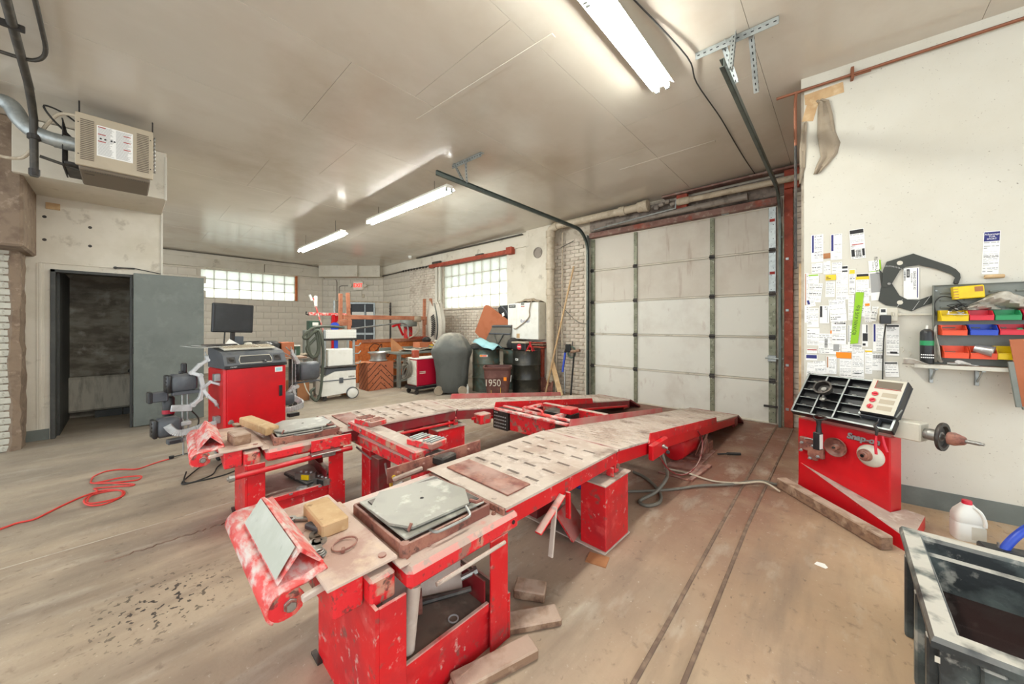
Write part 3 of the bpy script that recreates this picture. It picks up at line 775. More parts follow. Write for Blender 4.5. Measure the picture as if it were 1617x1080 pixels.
# ================================================================== overhead things
def fixture(L, label, loc, rz, hang=0.0, reflector=True):
    """two-lamp strip light, length L along local x, two tube pairs end to end"""
    t = thing('strip_light', label, 'light', loc, rz, 'fluorescent strip lights')
    b_ = MB().box((0, 0, .045), (L, .11, .05), bev=.004)
    b_.add([(-L / 2, -.095, .012), (-L / 2, -.05, .045), (-L / 2, .05, .045), (-L / 2, .095, .012), (L / 2, -.095, .012), (L / 2, -.05, .045), (L / 2, .05, .045), (L / 2, .095, .012)],
           [(0, 4, 5, 1), (1, 5, 6, 2), (2, 6, 7, 3)])
    obj('housing', b_, 'fixture_white', t)
    for sx in (-1, 1):
        for sy in (-1, 1):
            c_ = sx * L / 4
            q = MB().tube([(c_ - L / 4 + .03, sy * .045, -.008), (c_ + L / 4 - .03, sy * .045, -.008)], .019, 10)
            obj('tube', q, 'tube_light', t, smooth=True)
            e = MB()
            for ex in (-1, 1): e.box((c_ + ex * (L / 4 - .018), sy * .045, .0), (.02, .034, .06), bev=.004)
            obj('lamp_holder', e, 'galvanised', t)
    if hang:
        for sx in (-1, 1):
            obj('hanger', MB().tube([(sx * L * .35, 0, .07), (sx * L * .35, 0, .07 + hang)], .004, 6), 'dark_metal', t)
    return t
fixture(2.44, 'strip light nearest the camera, right of centre, running towards the garage door', (-1.17, 2.03, 3.50), R(90), .04)
fixture(2.44, 'strip light in mid ceiling, beside the free end of the left door track', (-5.27, 3.1, 3.30), 0, .15)
fixture(2.44, 'farthest strip light, hanging near the far left window', (-8.24, 2.84, 3.15), 0, .25)
# power strip at the far end of nearest light
def pt_light(name, loc, sx, sy, rz, e):
    ld = bpy.data.lights.new(name, 'AREA'); ld.shape = 'RECTANGLE'; ld.size = sx; ld.size_y = sy; ld.energy = e; ld.color = (1, .95, .86)
    o = bpy.data.objects.new(name, ld); col.objects.link(o); o.location = loc; o.rotation_euler = (0, 0, rz)
    return o

# ---- door tracks
def door_track(X, y_start, label, side):
    t = thing('door_track', label, 'track', (X, 6.09, 0), 0, 'garage door tracks')
    r_ = .42; zt = 3.2
    path = [(0, 0, .0), (0, 0, zt - r_)] + [(0, -r_ + r_ * math.cos(a), zt - r_ + r_ * math.sin(a)) for a in [R(10 * k) for k in range(1, 10)]] + [(0, y_start - 6.09, zt + .05)]
    def sweep(m_, prof, pts):
        """prof: (across x, outward) corners"""
        rings = []
        n = len(pts)
        for i, p in enumerate(pts):
            a = Vector(pts[max(i - 1, 0)]); c_ = Vector(pts[min(i + 1, n - 1)]); tt = (c_ - a).normalized()
            out = Vector((0, tt.z, -tt.y))   # outward (towards the door when vertical, up when horizontal)
            rings.append([Vector(p) + Vector((u, 0, 0)) + out * v for u, v in prof])
        k = len(prof)
        return m_.add([q for g in rings for q in g], [(i * k + j, (i + 1) * k + j, (i + 1) * k + (j + 1) % k, i * k + (j + 1) % k) for i in range(n - 1) for j in range(k)] + [list(range(k)), [(n - 1) * k + j for j in range(k)][::-1]])
    m_ = MB()
    s_ = side
    sweep(m_, [(0, -.03), (.004 * s_, -.03), (.004 * s_, .026), (.03 * s_, .026), (.03 * s_, .03), (0, .03)], path)
    sweep(m_, [(0, -.03), (.0, -.026), (.03 * s_, -.026), (.03 * s_, -.03)], path)
    obj('channel', m_, 'track_grey', t)
    m_ = MB()
    sweep(m_, [(-.006 * s_, -.02), (-.001 * s_, -.02), (-.001 * s_, .075), (-.05 * s_, .075), (-.05 * s_, .07), (-.006 * s_, .07)], path[11:])
    obj('stiffener', m_, 'track_grey', t)
    m_ = MB().bb((-.004, .0, 0), (.004, .05, zt - r_)); m_.bb((-.03 * s_ - .02, .045, 0), (-.03 * s_ + .02, .053, zt - r_))
    obj('jamb_angle', m_, 'galv_green', t)
    for z_ in (.3, 1.1, 1.9, 2.6): obj('jamb_bolt', MB().cyl((.0, -.006, z_), (.0, .02, z_), .012, 8), 'galvanised', t)
    b_ = MB().box((0, .03, 3.02), (.01, .12, .24), bev=.002); obj('flag_bracket', b_, 'galvanised', t)
    return t
door_track(-3.635, 2.57, 'steel door track on the left side of the garage door, curving back under the ceiling', 1)
door_track(-.61, 2.86, 'steel door track on the right side of the garage door, beside the red jamb', -1)
def slotted(m_, p0, p1, w_, n, face=(0, 0, 1)):
    """slotted angle: strip with a row of dark slots, two legs"""
    p0 = Vector(p0); p1 = Vector(p1); up = Vector(face); d = (p1 - p0).normalized(); side = d.cross(up).normalized()
    m_.mi(0).beam(p0, p1, w_, .004, up=up)
    m_.beam(p0 + side * w_ / 2 - up * w_ / 2, p1 + side * w_ / 2 - up * w_ / 2, .004, w_, up=up)
    m_.mi(1)
    for k in range(n):
        c_ = p0 + (p1 - p0) * ((k + .5) / n)
        m_.beam(c_ - d * .009 - up * .0022, c_ + d * .009 - up * .0022, .008, .002, up=up)
        c2 = c_ + side * (w_ / 2 + .0022) - up * w_ / 2
        m_.beam(c2 - d * .009, c2 + d * .009, .002, .008, up=up)
    return m_.mi(0)
def hanger(label, a, b_, drops, tag_g='track hangers'):
    t = thing('track_hanger', label, 'bracket', (*a[:2], a[2]), 0, tag_g)
    A = Vector(a)
    obj('ceiling_angle', slotted(MB(), (0, 0, 0), Vector(b_) - A, .055, 12, (0, 0, 1)), ['galvanised', 'black_plastic'], t)
    for p, q in drops:
        obj('strut', slotted(MB(), Vector(p) - A, Vector(q) - A, .035, max(4, int((Vector(q) - Vector(p)).length / .04)), (0, 1, 0)), ['galvanised', 'black_plastic'], t)
zz = zc(-.6, 3.15) - .004
hanger('slotted steel hanger holding the right door track near the white wall', (-.87, 3.15, zz), (-.33, 3.17, zz), [((-.5, 3.16, zz), (-.5, 3.4, 3.24)), ((-.68, 3.15, zz), (-.6, 3.2, 3.26)), ((-.6, 3.12, zz), (-.6, 3.0, 3.26))])
zz = zc(-3.6, 3.03) - .004
hanger('slotted steel hanger holding the left door track, near the middle strip light', (-3.86, 3.02, zz), (-3.3, 3.04, zz), [((-3.62, 3.03, zz), (-3.62, 3.05, 3.26)), ((-3.82, 3.0, zz), (-3.64, 3.02, 3.26))])

# ---- pipes over the garage door
t = thing('drain_pipe', 'thick cream drain pipe running over the garage door and down beside the pilaster', 'pipe', (-4.45, 6.0, 0))
obj('downpipe', MB().tube([(0, 0, .22), (0, 0, 3.3)], .083, 18), 'pipe_paint', t, smooth=True)
for z_ in (.32, 2.08, 2.62, 3.28): obj('coupling', MB().lathe([(.084, -.07), (.098, -.065), (.098, .065), (.084, .07)], (0, 0, z_), seg=18), 'pipe_paint', t, smooth=True)
obj('elbow', MB().tube([(0, 0, 3.28), (0, 0, 3.33), (.03, -.0, 3.38), (.09, 0, 3.41), (.17, 0, 3.42)], .08, 16), 'pipe_paint', t, smooth=True)
obj('branch', MB().tube([(.15, 0, 3.42), (1.9, 0, 3.42)], .066, 16), 'pipe_paint', t, smooth=True)
obj('coupling', MB().lathe([(.067, -.06), (.082, -.055), (.082, .055), (.067, .06)], (1.58, 0, 3.42), (1, 0, 0), 16), 'pipe_paint', t, smooth=True)
obj('end_hub', MB().lathe([(.067, -.1), (.088, -.08), (.088, .0), (.1, .02), (.1, .09), (.05, .1)], (1.95, 0, 3.42), (1, 0, 0), 16), 'pipe_paint', t, smooth=True)
t = thing('white_pipe', 'straight pale pipe over the right half of the garage door', 'pipe', (-1.9, 6.0, 3.36))
obj('pipe_run', MB().tube([(0, 0, 0), (1.62, 0, -.02)], .042, 14), 'pipe_paint', t, smooth=True)
obj('fitting', MB().lathe([(.05, -.07), (.056, -.05), (.056, .1), (.045, .12)], (.03, 0, 0), (1, 0, 0), 14), 'pipe_paint', t, smooth=True)
tag(obj('steel_rod', MB().tube([(-3.45, 6.03, 3.2), (-2.05, 6.03, 3.28), (-1.98, 6.03, 3.28), (-1.96, 6.03, 3.42)], .014, 8), 'galvanised'), 'thin straight conduit under the thick cream pipe over the garage door', 'pipe')
tag(obj('torsion_roll', MB().tube([(-3.2, 6.09, 3.23), (-1.0, 6.09, 3.25)], [.035, .05], 12), 'pipe_grey'), 'long dusty grey pipe lying just above the garage door lintel', 'pipe')
t = thing('pipe_clamps', 'cluster of old iron pipe fittings above the garage door between the two pale pipes', 'fitting', (-2.1, 6.08, 3.4))
for k in range(5):
    obj('fitting', MB().lathe([(.02, -.04), (.035, -.03), (.035, .03), (.02, .04)], (-.2 + k * .09, -.02 * (k % 2), .03 * ((k * 7) % 3) - .03), (1, 0, .2 * (k % 2)), 10), 'pipe_grey', t)
tag(obj('riser_conduit', MB().tube([(-4.26, 6.14, .9), (-4.25, 6.14, 3.3)], .016, 8), 'pipe_paint'), 'thin vertical conduit on the brick between drain pipe and garage door', 'pipe')
tag(obj('slack_cable', MB().tube(smooth_path([(-4.36, 6.14, 1.87), (-4.2, 6.13, 1.72), (-4.0, 6.13, 1.55), (-3.85, 6.13, 1.45), (-3.66, 6.13, 1.42)], 5), .008, 6), 'cord_grey'), 'slack grey cable hanging across the bricks left of the garage door', 'cable')
tag(obj('short_rod', MB().tube([(-4.28, 6.13, 3.0), (-3.95, 6.1, 3.08)], .008, 6), 'black_pipe'), 'short dark rod poking from the bricks high beside the drain pipe', 'rod')

# ---- conduit round the white wall
t = thing('wall_conduit', 'dark copper coloured conduit along the top of the white wall', 'pipe', (-.25, 4.105, 3.47))
P_ = [Vector(WP(-.06, 3.0, .03)), Vector(WP(-.06, 3.42, .03)), Vector(WP(-.03, 3.47, .03)), Vector(WP(.03, 3.475, .03)), Vector(WP(3.1, 3.56, .03))]
obj('conduit', MB().tube([p - Vector((-.25, 4.105, 3.47)) for p in smooth_path(P_, 4)], .012, 8), 'copper', t)
P_ = [Vector(WP(-.06, 1.9, .03)), Vector(WP(-.06, 3.0, .03))]
obj('conduit', MB().tube([p - Vector((-.25, 4.105, 3.47)) for p in P_], .011, 8), 'dark_metal', t)
m_ = MB(); wbox(m_, .3, .32, 3.44, 3.54, .0, .05, .003); wbox(m_, .3, .42, 3.455, 3.465, .04, .05, .002)
for i in range(len(m_.v)): m_.v[i] = tuple(Vector(m_.v[i]) - Vector((-.25, 4.105, 3.47)))
obj('pipe_clamp', m_, 'copper', t)
# torn tape and hanging mesh rag at the corner
m_ = MB()
wbox(m_, .005, .26, 3.36, 3.45, 0, .004, roll=R(4)); wbox(m_, .01, .09, 3.2, 3.42, 0, .004, roll=R(-14))
tag(obj('masking_tape', m_, 'label_tape' if 'label_tape' in MATS else 'wood_raw'), 'torn crossed strips of tan tape high at the left end of the white wall', 'tape')
rows = []
prof = [(3.36, .10, .02), (3.33, .13, .035), (3.2, .14, .05), (3.05, .15, .06), (2.95, .17, .07), (2.86, .165, .055), (2.78, .12, .04), (2.72, .085, .02)]
for z_, c_, hw in prof:
    rows.append([WP(c_ - hw + 2 * hw * k / 5, z_, .012 + .012 * math.sin(k * 1.9 + z_ * 9)) for k in range(6)])
tag(obj('mesh_rag', MB().sheet(rows), 'fabric_beige', thick=.003, smooth=True), 'grey beige strip of cloth hanging from the tape on the white wall', 'rag')
rows = []
for z_, c_, hw in [(3.2, .01, .01), (3.12, .0, .02), (2.95, -.01, .022), (2.8, -.01, .02), (2.66, -.03, .005)]:
    rows.append([WP(c_ - hw + 2 * hw * k / 3, z_, .01 + .01 * math.sin(k * 1.9 + z_ * 9)) for k in range(4)])
tag(obj('cloth_strip', MB().sheet(rows), 'fabric_beige', thick=.003, smooth=True), 'narrow strip of cloth hanging off the left edge of the white wall', 'rag')

# ceiling cable
pts = [(-1.03, 2.3), (-.92, 3.084), (-.96, 3.489), (-.93, 4.2), (-.934, 4.958), (-.92, 5.6), (-.91, 6.1)]
tag(obj('ceiling_cable', MB().tube(smooth_path([(x_, y_, zc(x_, y_) - .012 - .012 * (i % 2)) for i, (x_, y_) in enumerate(pts)], 5), .006, 6), 'cord_black'), 'black twisted cable clipped along the ceiling towards the garage door', 'cable')
tag(obj('smoke_detector', MB().lathe([(.0, -.07), (.04, -.07), (.055, -.05), (.06, 0)], (-9.5, 5.8, zc(-9.5, 5.8) + .002), (0, 0, 1), 16), 'white_plastic', smooth=True), 'small white round detector on the ceiling near the far corner', 'detector')
# dark pipe runs in the top left corner
def drop(nm, label, pts, r_, m__='black_pipe'):
    t = thing(nm, label, 'pipe', pts[0])
    o0 = Vector(pts[0]); obj('pipe_run', MB().tube([Vector(p) - o0 for p in pts], r_, 10), m__, t, smooth=True)
    return t, o0
t, o0 = drop('gas_pipe', 'thick black pipe along the ceiling in the top left corner, dropping by the duct', [(-3.6, -.51, 3.53), (-5.05, -.55, 3.44), (-5.3, -.56, 3.38), (-5.42, -.56, 3.28), (-5.45, -.56, 2.76)], .026)
for p in ((-4.25, -.53, 3.485),): obj('pipe_strap', MB().box(Vector(p) - o0, (.02, .11, .05), bev=.006), 'dark_metal', t)
obj('union', MB().lathe([(.03, -.03), (.042, -.02), (.042, .02), (.03, .03)], Vector((-5.44, -.56, 3.12)) - o0, seg=10), 'dark_metal', t)
obj('cap', MB().lathe([(.03, -.03), (.034, -.02), (.034, .03)], Vector((-5.45, -.56, 2.8)) - o0, seg=10), 'dark_metal', t)
drop('bent_conduit', 'thinner black conduit that bends back to the left in the top left corner', [tuple(v) for v in smooth_path([(-3.5, -.39, 3.52), (-4.2, -.4, 3.52), (-4.5, -.41, 3.5), (-4.62, -.46, 3.47), (-4.66, -.55, 3.46), (-4.66, -.75, 3.46), (-4.66, -1.1, 3.46)], 4)], .014)

# ---- unit heater
t = thing('unit_heater', 'tan gas unit heater with louvres and a white instruction label, hung above the grey door', 'heater', (-5.3, -.055, 2.92))
W_, H_, D_ = .52, .495, .62
b_ = MB().box((-.02, 0, H_ / 2), (.04, W_, H_), bev=.006); obj('front_cover', b_, 'tan_metal', t)
b_ = MB().bb((-D_, -W_ / 2 + .02, -.03), (-.04, W_ / 2 - .02, H_ - .02), .01); obj('casing', b_, 'brown_metal', t)
for sy in (-1, 1):
    for k in range(22): obj('louvre', MB().box((.002, sy * .185, .06 + k * .0178), (.008, .085, .008), Matrix.Rotation(R(25), 3, 'Y')), 'brown_metal', t)
    for z_ in (.1, .4): obj('screw', MB().cyl((0, sy * .24, z_), (.005, sy * .24, z_), .005, 8), 'dark_metal', t)
for k in range(26): obj('vent_slot', MB().box((-.06, -.2 + k * .016, -.0305), (.025, .006, .002)), 'black_plastic', t)
lb = obj('instruction_label', MB().bb((0, -.125, .12), (.003, .115, .415)), 'paper', t)
m_ = MB(); r_ = random.Random(11)
for c0, c1 in ((-.118, -.012), (.0, .108)):
    z_ = .405
    while z_ > .13:
        ln = r_.uniform(.7, 1); m_.bb((.003, c0, z_ - .003), (.0035, c0 + (c1 - c0) * ln, z_)); z_ -= .0075
obj('small_print', m_, 'ink_grey', lb)
for y_, z_ in ((-.118, .4), (-.118, .33), (-.118, .262), (.05, .37), (.05, .31), (.05, .235)): obj('warning_bar', MB().bb((.0035, y_, z_ - .004), (.004, y_ + .05, z_ + .004)), 'ink_red', lb)
m_ = MB()
for y_ in (-.1, -.07, -.03, -.01): m_.lathe([(.008, 0), (.008, .0006)], (.0035, y_, .29), (1, 0, 0), 10)
obj('pictogram', m_, 'ink', lb)
for sy, x_ in ((-.24, -.12), (.26, -.12)):
    obj('hanger_rod', MB().tube([(x_, sy, .1), (x_, sy, .67)], .006, 6), 'dark_metal', t)
    obj('hanger_strap', MB().box((x_, sy, .46), (.02, .012, .1), bev=.003), 'steel', t)
obj('chain', MB().tube([(x_ + .02, .275, .1 + .02 * k) for k in range(20)], [.004 if k % 2 else .009 for k in range(20)], 6), 'steel', t)
# fan guard at the back left
fg = MB()
for k in range(9): fg.tube([(-.1 - .055 * k, -W_ / 2 - .08, .0), (-.1 - .055 * k, -W_ / 2 - .08, .42)], .004, 5)
for z_ in (0, .42): fg.tube([(-.08, -W_ / 2 - .08, z_), (-.56, -W_ / 2 - .08, z_)], .006, 6)
fg.bb((-.56, -W_ / 2 - .07, 0), (-.08, -W_ / 2 + .03, .03), .005)
obj('fan_guard', fg, 'dark_metal', t)
t2_ = thing('flue_duct', 'round galvanised flue bending from the heater towards the top left corner', 'duct', (-5.45, -.36, 3.14))
pts = smooth_path([(0, .06, 0), (0, -.06, .0), (-.03, -.2, .04), (-.08, -.28, .13), (-.12, -.34, .26), (-.14, -.42, .29), (-.14, -.6, .30), (-.14, -1.1, .33)], 4)
obj('flex_duct', MB().tube(pts[4:20], .062, 16), 'galvanised', t2_, smooth=True)
obj('duct_pipe', MB().tube([(0, .1, 0), (0, -.09, 0)], .066, 18), 'galvanised', t2_, smooth=True)
obj('duct_pipe', MB().tube([(-.14, -.44, .29), (-.14, -1.1, .33)], .066, 18), 'galvanised', t2_, smooth=True)
obj('collar', MB().lathe([(.066, -.02), (.072, 0), (.066, .02)], (-.14, -.5, .294), (0, -1, .06), 18), 'galvanised', t2_, smooth=True)
tag(obj('flexible_conduit', MB().tube(smooth_path([(-5.32, -.3, 3.38), (-5.4, -.42, 3.37), (-5.5, -.52, 3.22), (-5.55, -.6, 3.0), (-5.6, -.7, 2.93), (-5.6, -.95, 2.95), (-5.6, -1.2, 2.97)], 6), .014, 8), 'pipe_paint', smooth=True), 'pale flexible conduit looping from the heater to the left', 'cable')
tag(obj('black_lead', MB().tube(smooth_path([(-5.35, -.28, 3.3), (-5.45, -.4, 3.42), (-5.4, -.5, 3.42), (-5.42, -.46, 3.33), (-5.5, -.35, 3.22)], 6), .008, 6), 'cord_black', smooth=True), 'black lead looping behind the left edge of the unit heater', 'cable')
tag(obj('gas_branch', MB().tube([(-5.45, -.53, 2.96), (-5.47, -.25, 2.9), (-5.47, -.2, 2.9)], .014, 8), 'black_pipe'), 'short black branch pipe from the drop pipe to the heater underside', 'pipe')
# surface conduits on the far wall
tag(obj('wall_conduit', MB().tube(smooth_path([(-13.28, 2.9, 3.46), (-13.28, 4.4, 3.4), (-13.28, 4.62, 3.33), (-13.28, 4.66, 3.1), (-13.2, 4.72, 3.0)], 4), .014, 6), 'pipe_grey'), 'grey conduit bending down the beam at the far left corner', 'pipe')
def cw(a, z, d): c_ = cA + cu * a + cn * d; return (c_.x, c_.y, z)
tag(obj('door_conduit', MB().tube([cw(.45, 3.0, .02), cw(.5, 2.98, .02), cw(.52, 2.9, .02), cw(.52, 1.0, .02)], .012, 6), 'pipe_grey'), 'vertical grey conduit on the corner wall left of the exit sign', 'pipe')
t = thing('exit_sign', 'white exit sign with red letters above the far door', 'sign', cw(1.3, 2.78, .05), cang)
obj('housing', MB().box((0, 0, 0), (.34, .08, .3), bev=.012), 'exit_white', t)
text('lettering', 'EXIT', .19, 'exit_red', t, (0, -.041, 0), (R(90), 0, 0), .002, sx=.8, bold=.004)
for sx in (-1, 1):
    obj('lamp_head', MB().lathe([(.02, 0), (.06, .03), (.06, .1)], (sx * .26, .0, 0), (0, -1, 0), 14), 'cream_metal', t, smooth=True)
    obj('lamp_arm', MB().cyl((sx * .17, 0, 0), (sx * .26, 0, 0), .014, 8), 'cream_metal', t)
tag(obj('sign_conduit', MB().tube(smooth_path([cw(1.0, 2.78, .02), cw(.75, 2.78, .02), cw(.62, 2.74, .02), cw(.6, 2.6, .02), cw(.6, 1.2, .02)], 3), .012, 6), 'pipe_grey'), 'grey conduit bending from the exit sign down the corner wall', 'pipe')
tag(obj('door_chime', MB().box(cw(1.45, 2.42, .0), (.09, .04, .13), cang, .01), 'tan_metal'), 'small tan box on the wall just below the exit sign', 'box')
tag(obj('bead_conduit', MB().tube([(-11.9, 6.12, 3.1), (-10.9, 6.12, 3.12), (-10.2, 6.12, 3.14), (-9.0, 6.12, 3.15)], .016, 6), 'black_pipe'), 'dark conduit along the plaster band left of the glass block window', 'pipe')
m_ = MB(); 
for k in range(9): m_.box((-10.4 + k * .16, 6.1, 3.13), (.05, .03, .06), bev=.01)
tag(obj('cable_clips', m_, 'dark_metal', ), 'row of rusty clips on the dark conduit left of the glass block window', 'clip', kind='stuff')

# ================================================================== the wheel-alignment rack: two runways
def slot_deck(m_, W_, p0, p1, rows, cols, pitch_x, sl, sw, stagger, first=0.0):
    """perforated plate from p0 to p1 (y,z) of width W_, slots with pressed-up rims; rows = list of distances along"""
    y0, z0 = p0; y1, z1 = p1; L_ = math.hypot(y1 - y0, z1 - z0); dy, dz = (y1 - y0) / L_, (z1 - z0) / L_
    def pt(x_, s_, h=0.0): return (x_, y0 + dy * s_ - dz * h, z0 + dz * s_ + dy * h)
    hw = .03
    s_ = 0.0
    def quad(a, b_, c_, d_, h=(0, 0, 0, 0)):
        m_.add([pt(*a, h[0]), pt(*b_, h[1]), pt(*c_, h[2]), pt(*d_, h[3])], [(0, 1, 2, 3)])
    for r_i, rs in enumerate(rows):
        a, b_ = rs - hw, rs + hw
        if a > s_: quad((-W_ / 2, s_), (W_ / 2, s_), (W_ / 2, a), (-W_ / 2, a))
        off = (pitch_x / 2 if (stagger and r_i % 2) else 0)
        n = cols - (1 if off else 0)
        xs_ = [(-(cols - 1) / 2 + i) * pitch_x + off for i in range(n)]
        x_ = -W_ / 2
        for xc in xs_:
            l, r__ = xc - pitch_x / 2, xc + pitch_x / 2
            l = max(l, -W_ / 2); r__ = min(r__, W_ / 2)
            if l > x_ + 1e-5: quad((x_, a), (l, a), (l, b_), (x_, b_))
            e = .013
            O = [(l, a), (r__, a), (r__, b_), (l, b_)]
            I = [(xc - sl / 2 - e, rs - sw / 2 - e), (xc + sl / 2 + e, rs - sw / 2 - e), (xc + sl / 2 + e, rs + sw / 2 + e), (xc - sl / 2 - e, rs + sw / 2 + e)]
            H = [(xc - sl / 2, rs - sw / 2), (xc + sl / 2, rs - sw / 2), (xc + sl / 2, rs + sw / 2), (xc - sl / 2, rs + sw / 2)]
            v = [pt(*q) for q in O] + [pt(*q) for q in I] + [pt(*q, .0055) for q in H] + [pt(*q, -.03) for q in H]
            f = []
            for k in range(4):
                l_ = (k + 1) % 4
                f += [(k, l_, 4 + l_, 4 + k), (4 + k, 4 + l_, 8 + l_, 8 + k), (8 + k, 8 + l_, 12 + l_, 12 + k)]
            m_.mi(0).add(v, f)
            m_.mi(1).add([pt(*q, -.03) for q in H], [(0, 1, 2, 3)]); m_.mi(0)
            x_ = r__
        if x_ < W_ / 2 - 1e-5: quad((x_, a), (W_ / 2, a), (W_ / 2, b_), (x_, b_))
        s_ = b_
    if s_ < L_: quad((-W_ / 2, s_), (W_ / 2, s_), (W_ / 2, L_), (-W_ / 2, L_))
    # edges and underside
    t_ = .012
    for sx in (-1, 1):
        m_.add([pt(sx * W_ / 2, 0), pt(sx * W_ / 2, L_), pt(sx * W_ / 2, L_, -t_), pt(sx * W_ / 2, 0, -t_)], [(0, 1, 2, 3)])
    m_.add([pt(-W_ / 2, L_), pt(W_ / 2, L_), pt(W_ / 2, L_, -t_), pt(-W_ / 2, L_, -t_)], [(0, 1, 2, 3)])
    return m_

def runway(label, cx, rz, near):
    t = thing('runway', label, 'vehicle ramp', (cx, 1.2, 0), rz, 'alignment rack runways')
    A = 'red_chipped'
    # stand under the turning plate -------------------------------------------------
    x0, x1, y0, y1 = -.20, .325, -.645, -.02
    m_ = MB().bb((x0, y0, 0), (x1, y0 + .012, .475)); st = obj('stand', m_, 'red', t)
    obj('stand_back', MB().bb((x0, y1 - .012, .0), (x1, y1, .2)), 'red', t)
    for nm, a, b_ in (('stand_post', y0, y0 + .112), ('stand_post', y1 - .115, y1)):
        for xx in (x0, x1 - .012):
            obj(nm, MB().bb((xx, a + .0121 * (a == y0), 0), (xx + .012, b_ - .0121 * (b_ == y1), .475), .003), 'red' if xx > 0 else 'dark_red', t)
    for xx in (x0 + .02, x1 - .04): obj('stand_panel', MB().bb((xx, y0 + .0122, .0), (xx + .01, y1 - .0122, .185)), 'red', t)
    obj('shelf', MB().bb((x0 + .013, y0 + .0122, .19), (x1 - .014, y1 - .0122, .2)), 'shelf_dirt' if near else 'dusty_deck', t)
    obj('shelf_lip', MB().bb((x1 - .03, y0 + .112, .175), (x1 - .012, y1 - .115, .212), .003), 'red', t)
    obj('shelf_end', MB().bb((x0 + .02, y1 - .13, .2), (x1 - .03, y1 - .122, .3)), 'dark_red', t)
    obj('foot_plate', MB().bb((x0 - .03, y0 - .02, 0), (x0 + .05, y0 + .0, .01)), 'dark_metal', t)
    # bench top with rolled edges ---------------------------------------------------
    bt = MB().bb((-.336, -.53, .472), (.335, .035, .55), .018)
    obj('bench_top', bt, ['red_chipped'], t, smooth=35)
    obj('edge_strip', MB().bb((-.336, -.545, .55), (.30, -.505, .556), .003), 'bench_top', t)
    obj('edge_strip', MB().bb((-.3, -.02, .55), (.30, .03, .558), .003), 'bench_top', t)
    h = MB().cyl((.3345, -.01, .515), (.3385, -.01, .515), .009, 12); obj('pin_hole', h, 'black_plastic', t)
    for p in ((.27, -.07), (.255, -.40)): obj('bolt_head', MB().lathe([(.011, 0), (.011, .004), (.007, .004), (.007, .012), (0, .012)], (p[0], p[1], .55), seg=10), 'rusty_brown', t)
    # lift rod under the edge
    if near:
        obj('grab_rod', MB().tube([(.352, -.43, .463), (.352, -.08, .463)], .008, 8), 'dusty_deck', t)
    else:
        obj('air_pipe', MB().tube([(.35, -.72, .425), (.35, -.1, .447), (.36, .02, .45)], .018, 12), 'red_clean', t, smooth=True)
        obj('pipe_end', MB().lathe([(.024, 0), (.024, .03), (.012, .03), (.012, .04)], (.35, -.7, .425), (0, -1, 0), 10), 'steel', t)
        b2 = MB().bb((.338, -.26, .475), (.35, .02, .56), .004); b2.cyl((.35, -.22, .52), (.356, -.22, .52), .01, 8); b2.cyl((.35, -.03, .52), (.358, -.03, .52), .012, 8)
        obj('side_bracket', b2, 'red_chipped', t)
        obj('latch_plate', MB().box((.375, -.17, .466), (.05, .2, .01), (0, R(6), 0), .003), 'steel', t)
        obj('latch', MB().box((.372, -.15, .445), (.035, .09, .03), bev=.006), 'steel', t)
    # front beam, plate and wheel stop ----------------------------------------------
    obj('front_beam', MB().bb((-.36, -.745, .455), (.245, -.648, .566), .006), A, t)
    obj('beam_end', MB().bb((.20, -.645, .458), (.29, -.555, .55), .008), A, t)
    fp = MB().bb((-.40, -.77, .567), (.265, -.535, .58), .003)
    obj('front_plate', fp, 'bench_top', t)
    for p in ((.23, -.575), (-.36, -.575)): obj('bolt_head', MB().lathe([(.014, 0), (.014, .006), (.0, .008)], (p[0], p[1], .58), seg=10), 'rusty_brown', t)
    for xx in (-.38, .19): obj('pivot_arm', MB().beam((xx, -.68, .556), (xx, -.82, .54), .02, .022, .004), 'dusty_deck', t)
    ws = bpy.data.objects.new('wheel_stop', None); col.objects.link(ws); ws.parent = t; ws.empty_display_size = .05
    X0, X1 = (-.545, .165)
    prof = []
    for k in range(13):
        a = R(232 - k * 142 / 12); prof.append((-.862 + .046 * math.cos(a), .526 + .046 * math.sin(a)))
    prof += [(-.80, .572), (-.735, .588)]
    rows = [[(xx, p[0], p[1]) for p in prof] for xx in (X0, X0 + .2, X1 - .2, X1)]
    obj('rolled_plate', MB().sheet(rows), 'red_scraped', ws, smooth=35, thick=.008)
    rd = [(-.872, .578), (-.866, .582), (-.812, .668), (-.802, .668), (-.735, .594), (-.742, .590), (-.806, .655), (-.808, .655)]
    mm = MB().prism(rd, (X0 + .17, 0, 0), (0, 1, 0), (0, 0, 1), (.505, 0, 0))
    obj('ridge', mm, 'red_scraped', ws)
    if near: obj('worn_face', MB().add([(X0 + .185, -.873, .590), (X1 - .05, -.873, .590), (X1 - .05, -.818, .6725), (X0 + .185, -.818, .6725)], [(0, 1, 2, 3)]), 'worn_paint', ws)
    for xx, nm in ((X1 - .012, 'end_plate'), (X0 + .002, 'end_plate')):
        pe = [( -.862 + .043 * math.cos(R(a)), .526 + .043 * math.sin(R(a))) for a in range(90, 271, 20)] + [(-.83, .485), (-.81, .50), (-.805, .54), (-.82, .565)]
        obj(nm, MB().prism(pe, (xx, 0, 0), (0, 1, 0), (0, 0, 1), (.01, 0, 0)), 'red_chipped', ws)
    obj('axle', MB().tube([(X0 - .02, -.845, .524), (X1 + .012, -.845, .524)], .017, 14), 'rusty_brown', ws, smooth=True)
    obj('axle_bolt', MB().lathe([(.020, 0), (.020, .006), (.014, .008), (.014, .018)], (X1 - .002, -.845, .524), (1, 0, 0), 6), 'steel', ws)
    # level deck ----------------------------------------------------------------------
    rows_ = [.255 + .0735 * k + (0) for k in range(11)] if False else [.262 + .147 * k for k in range(6)]
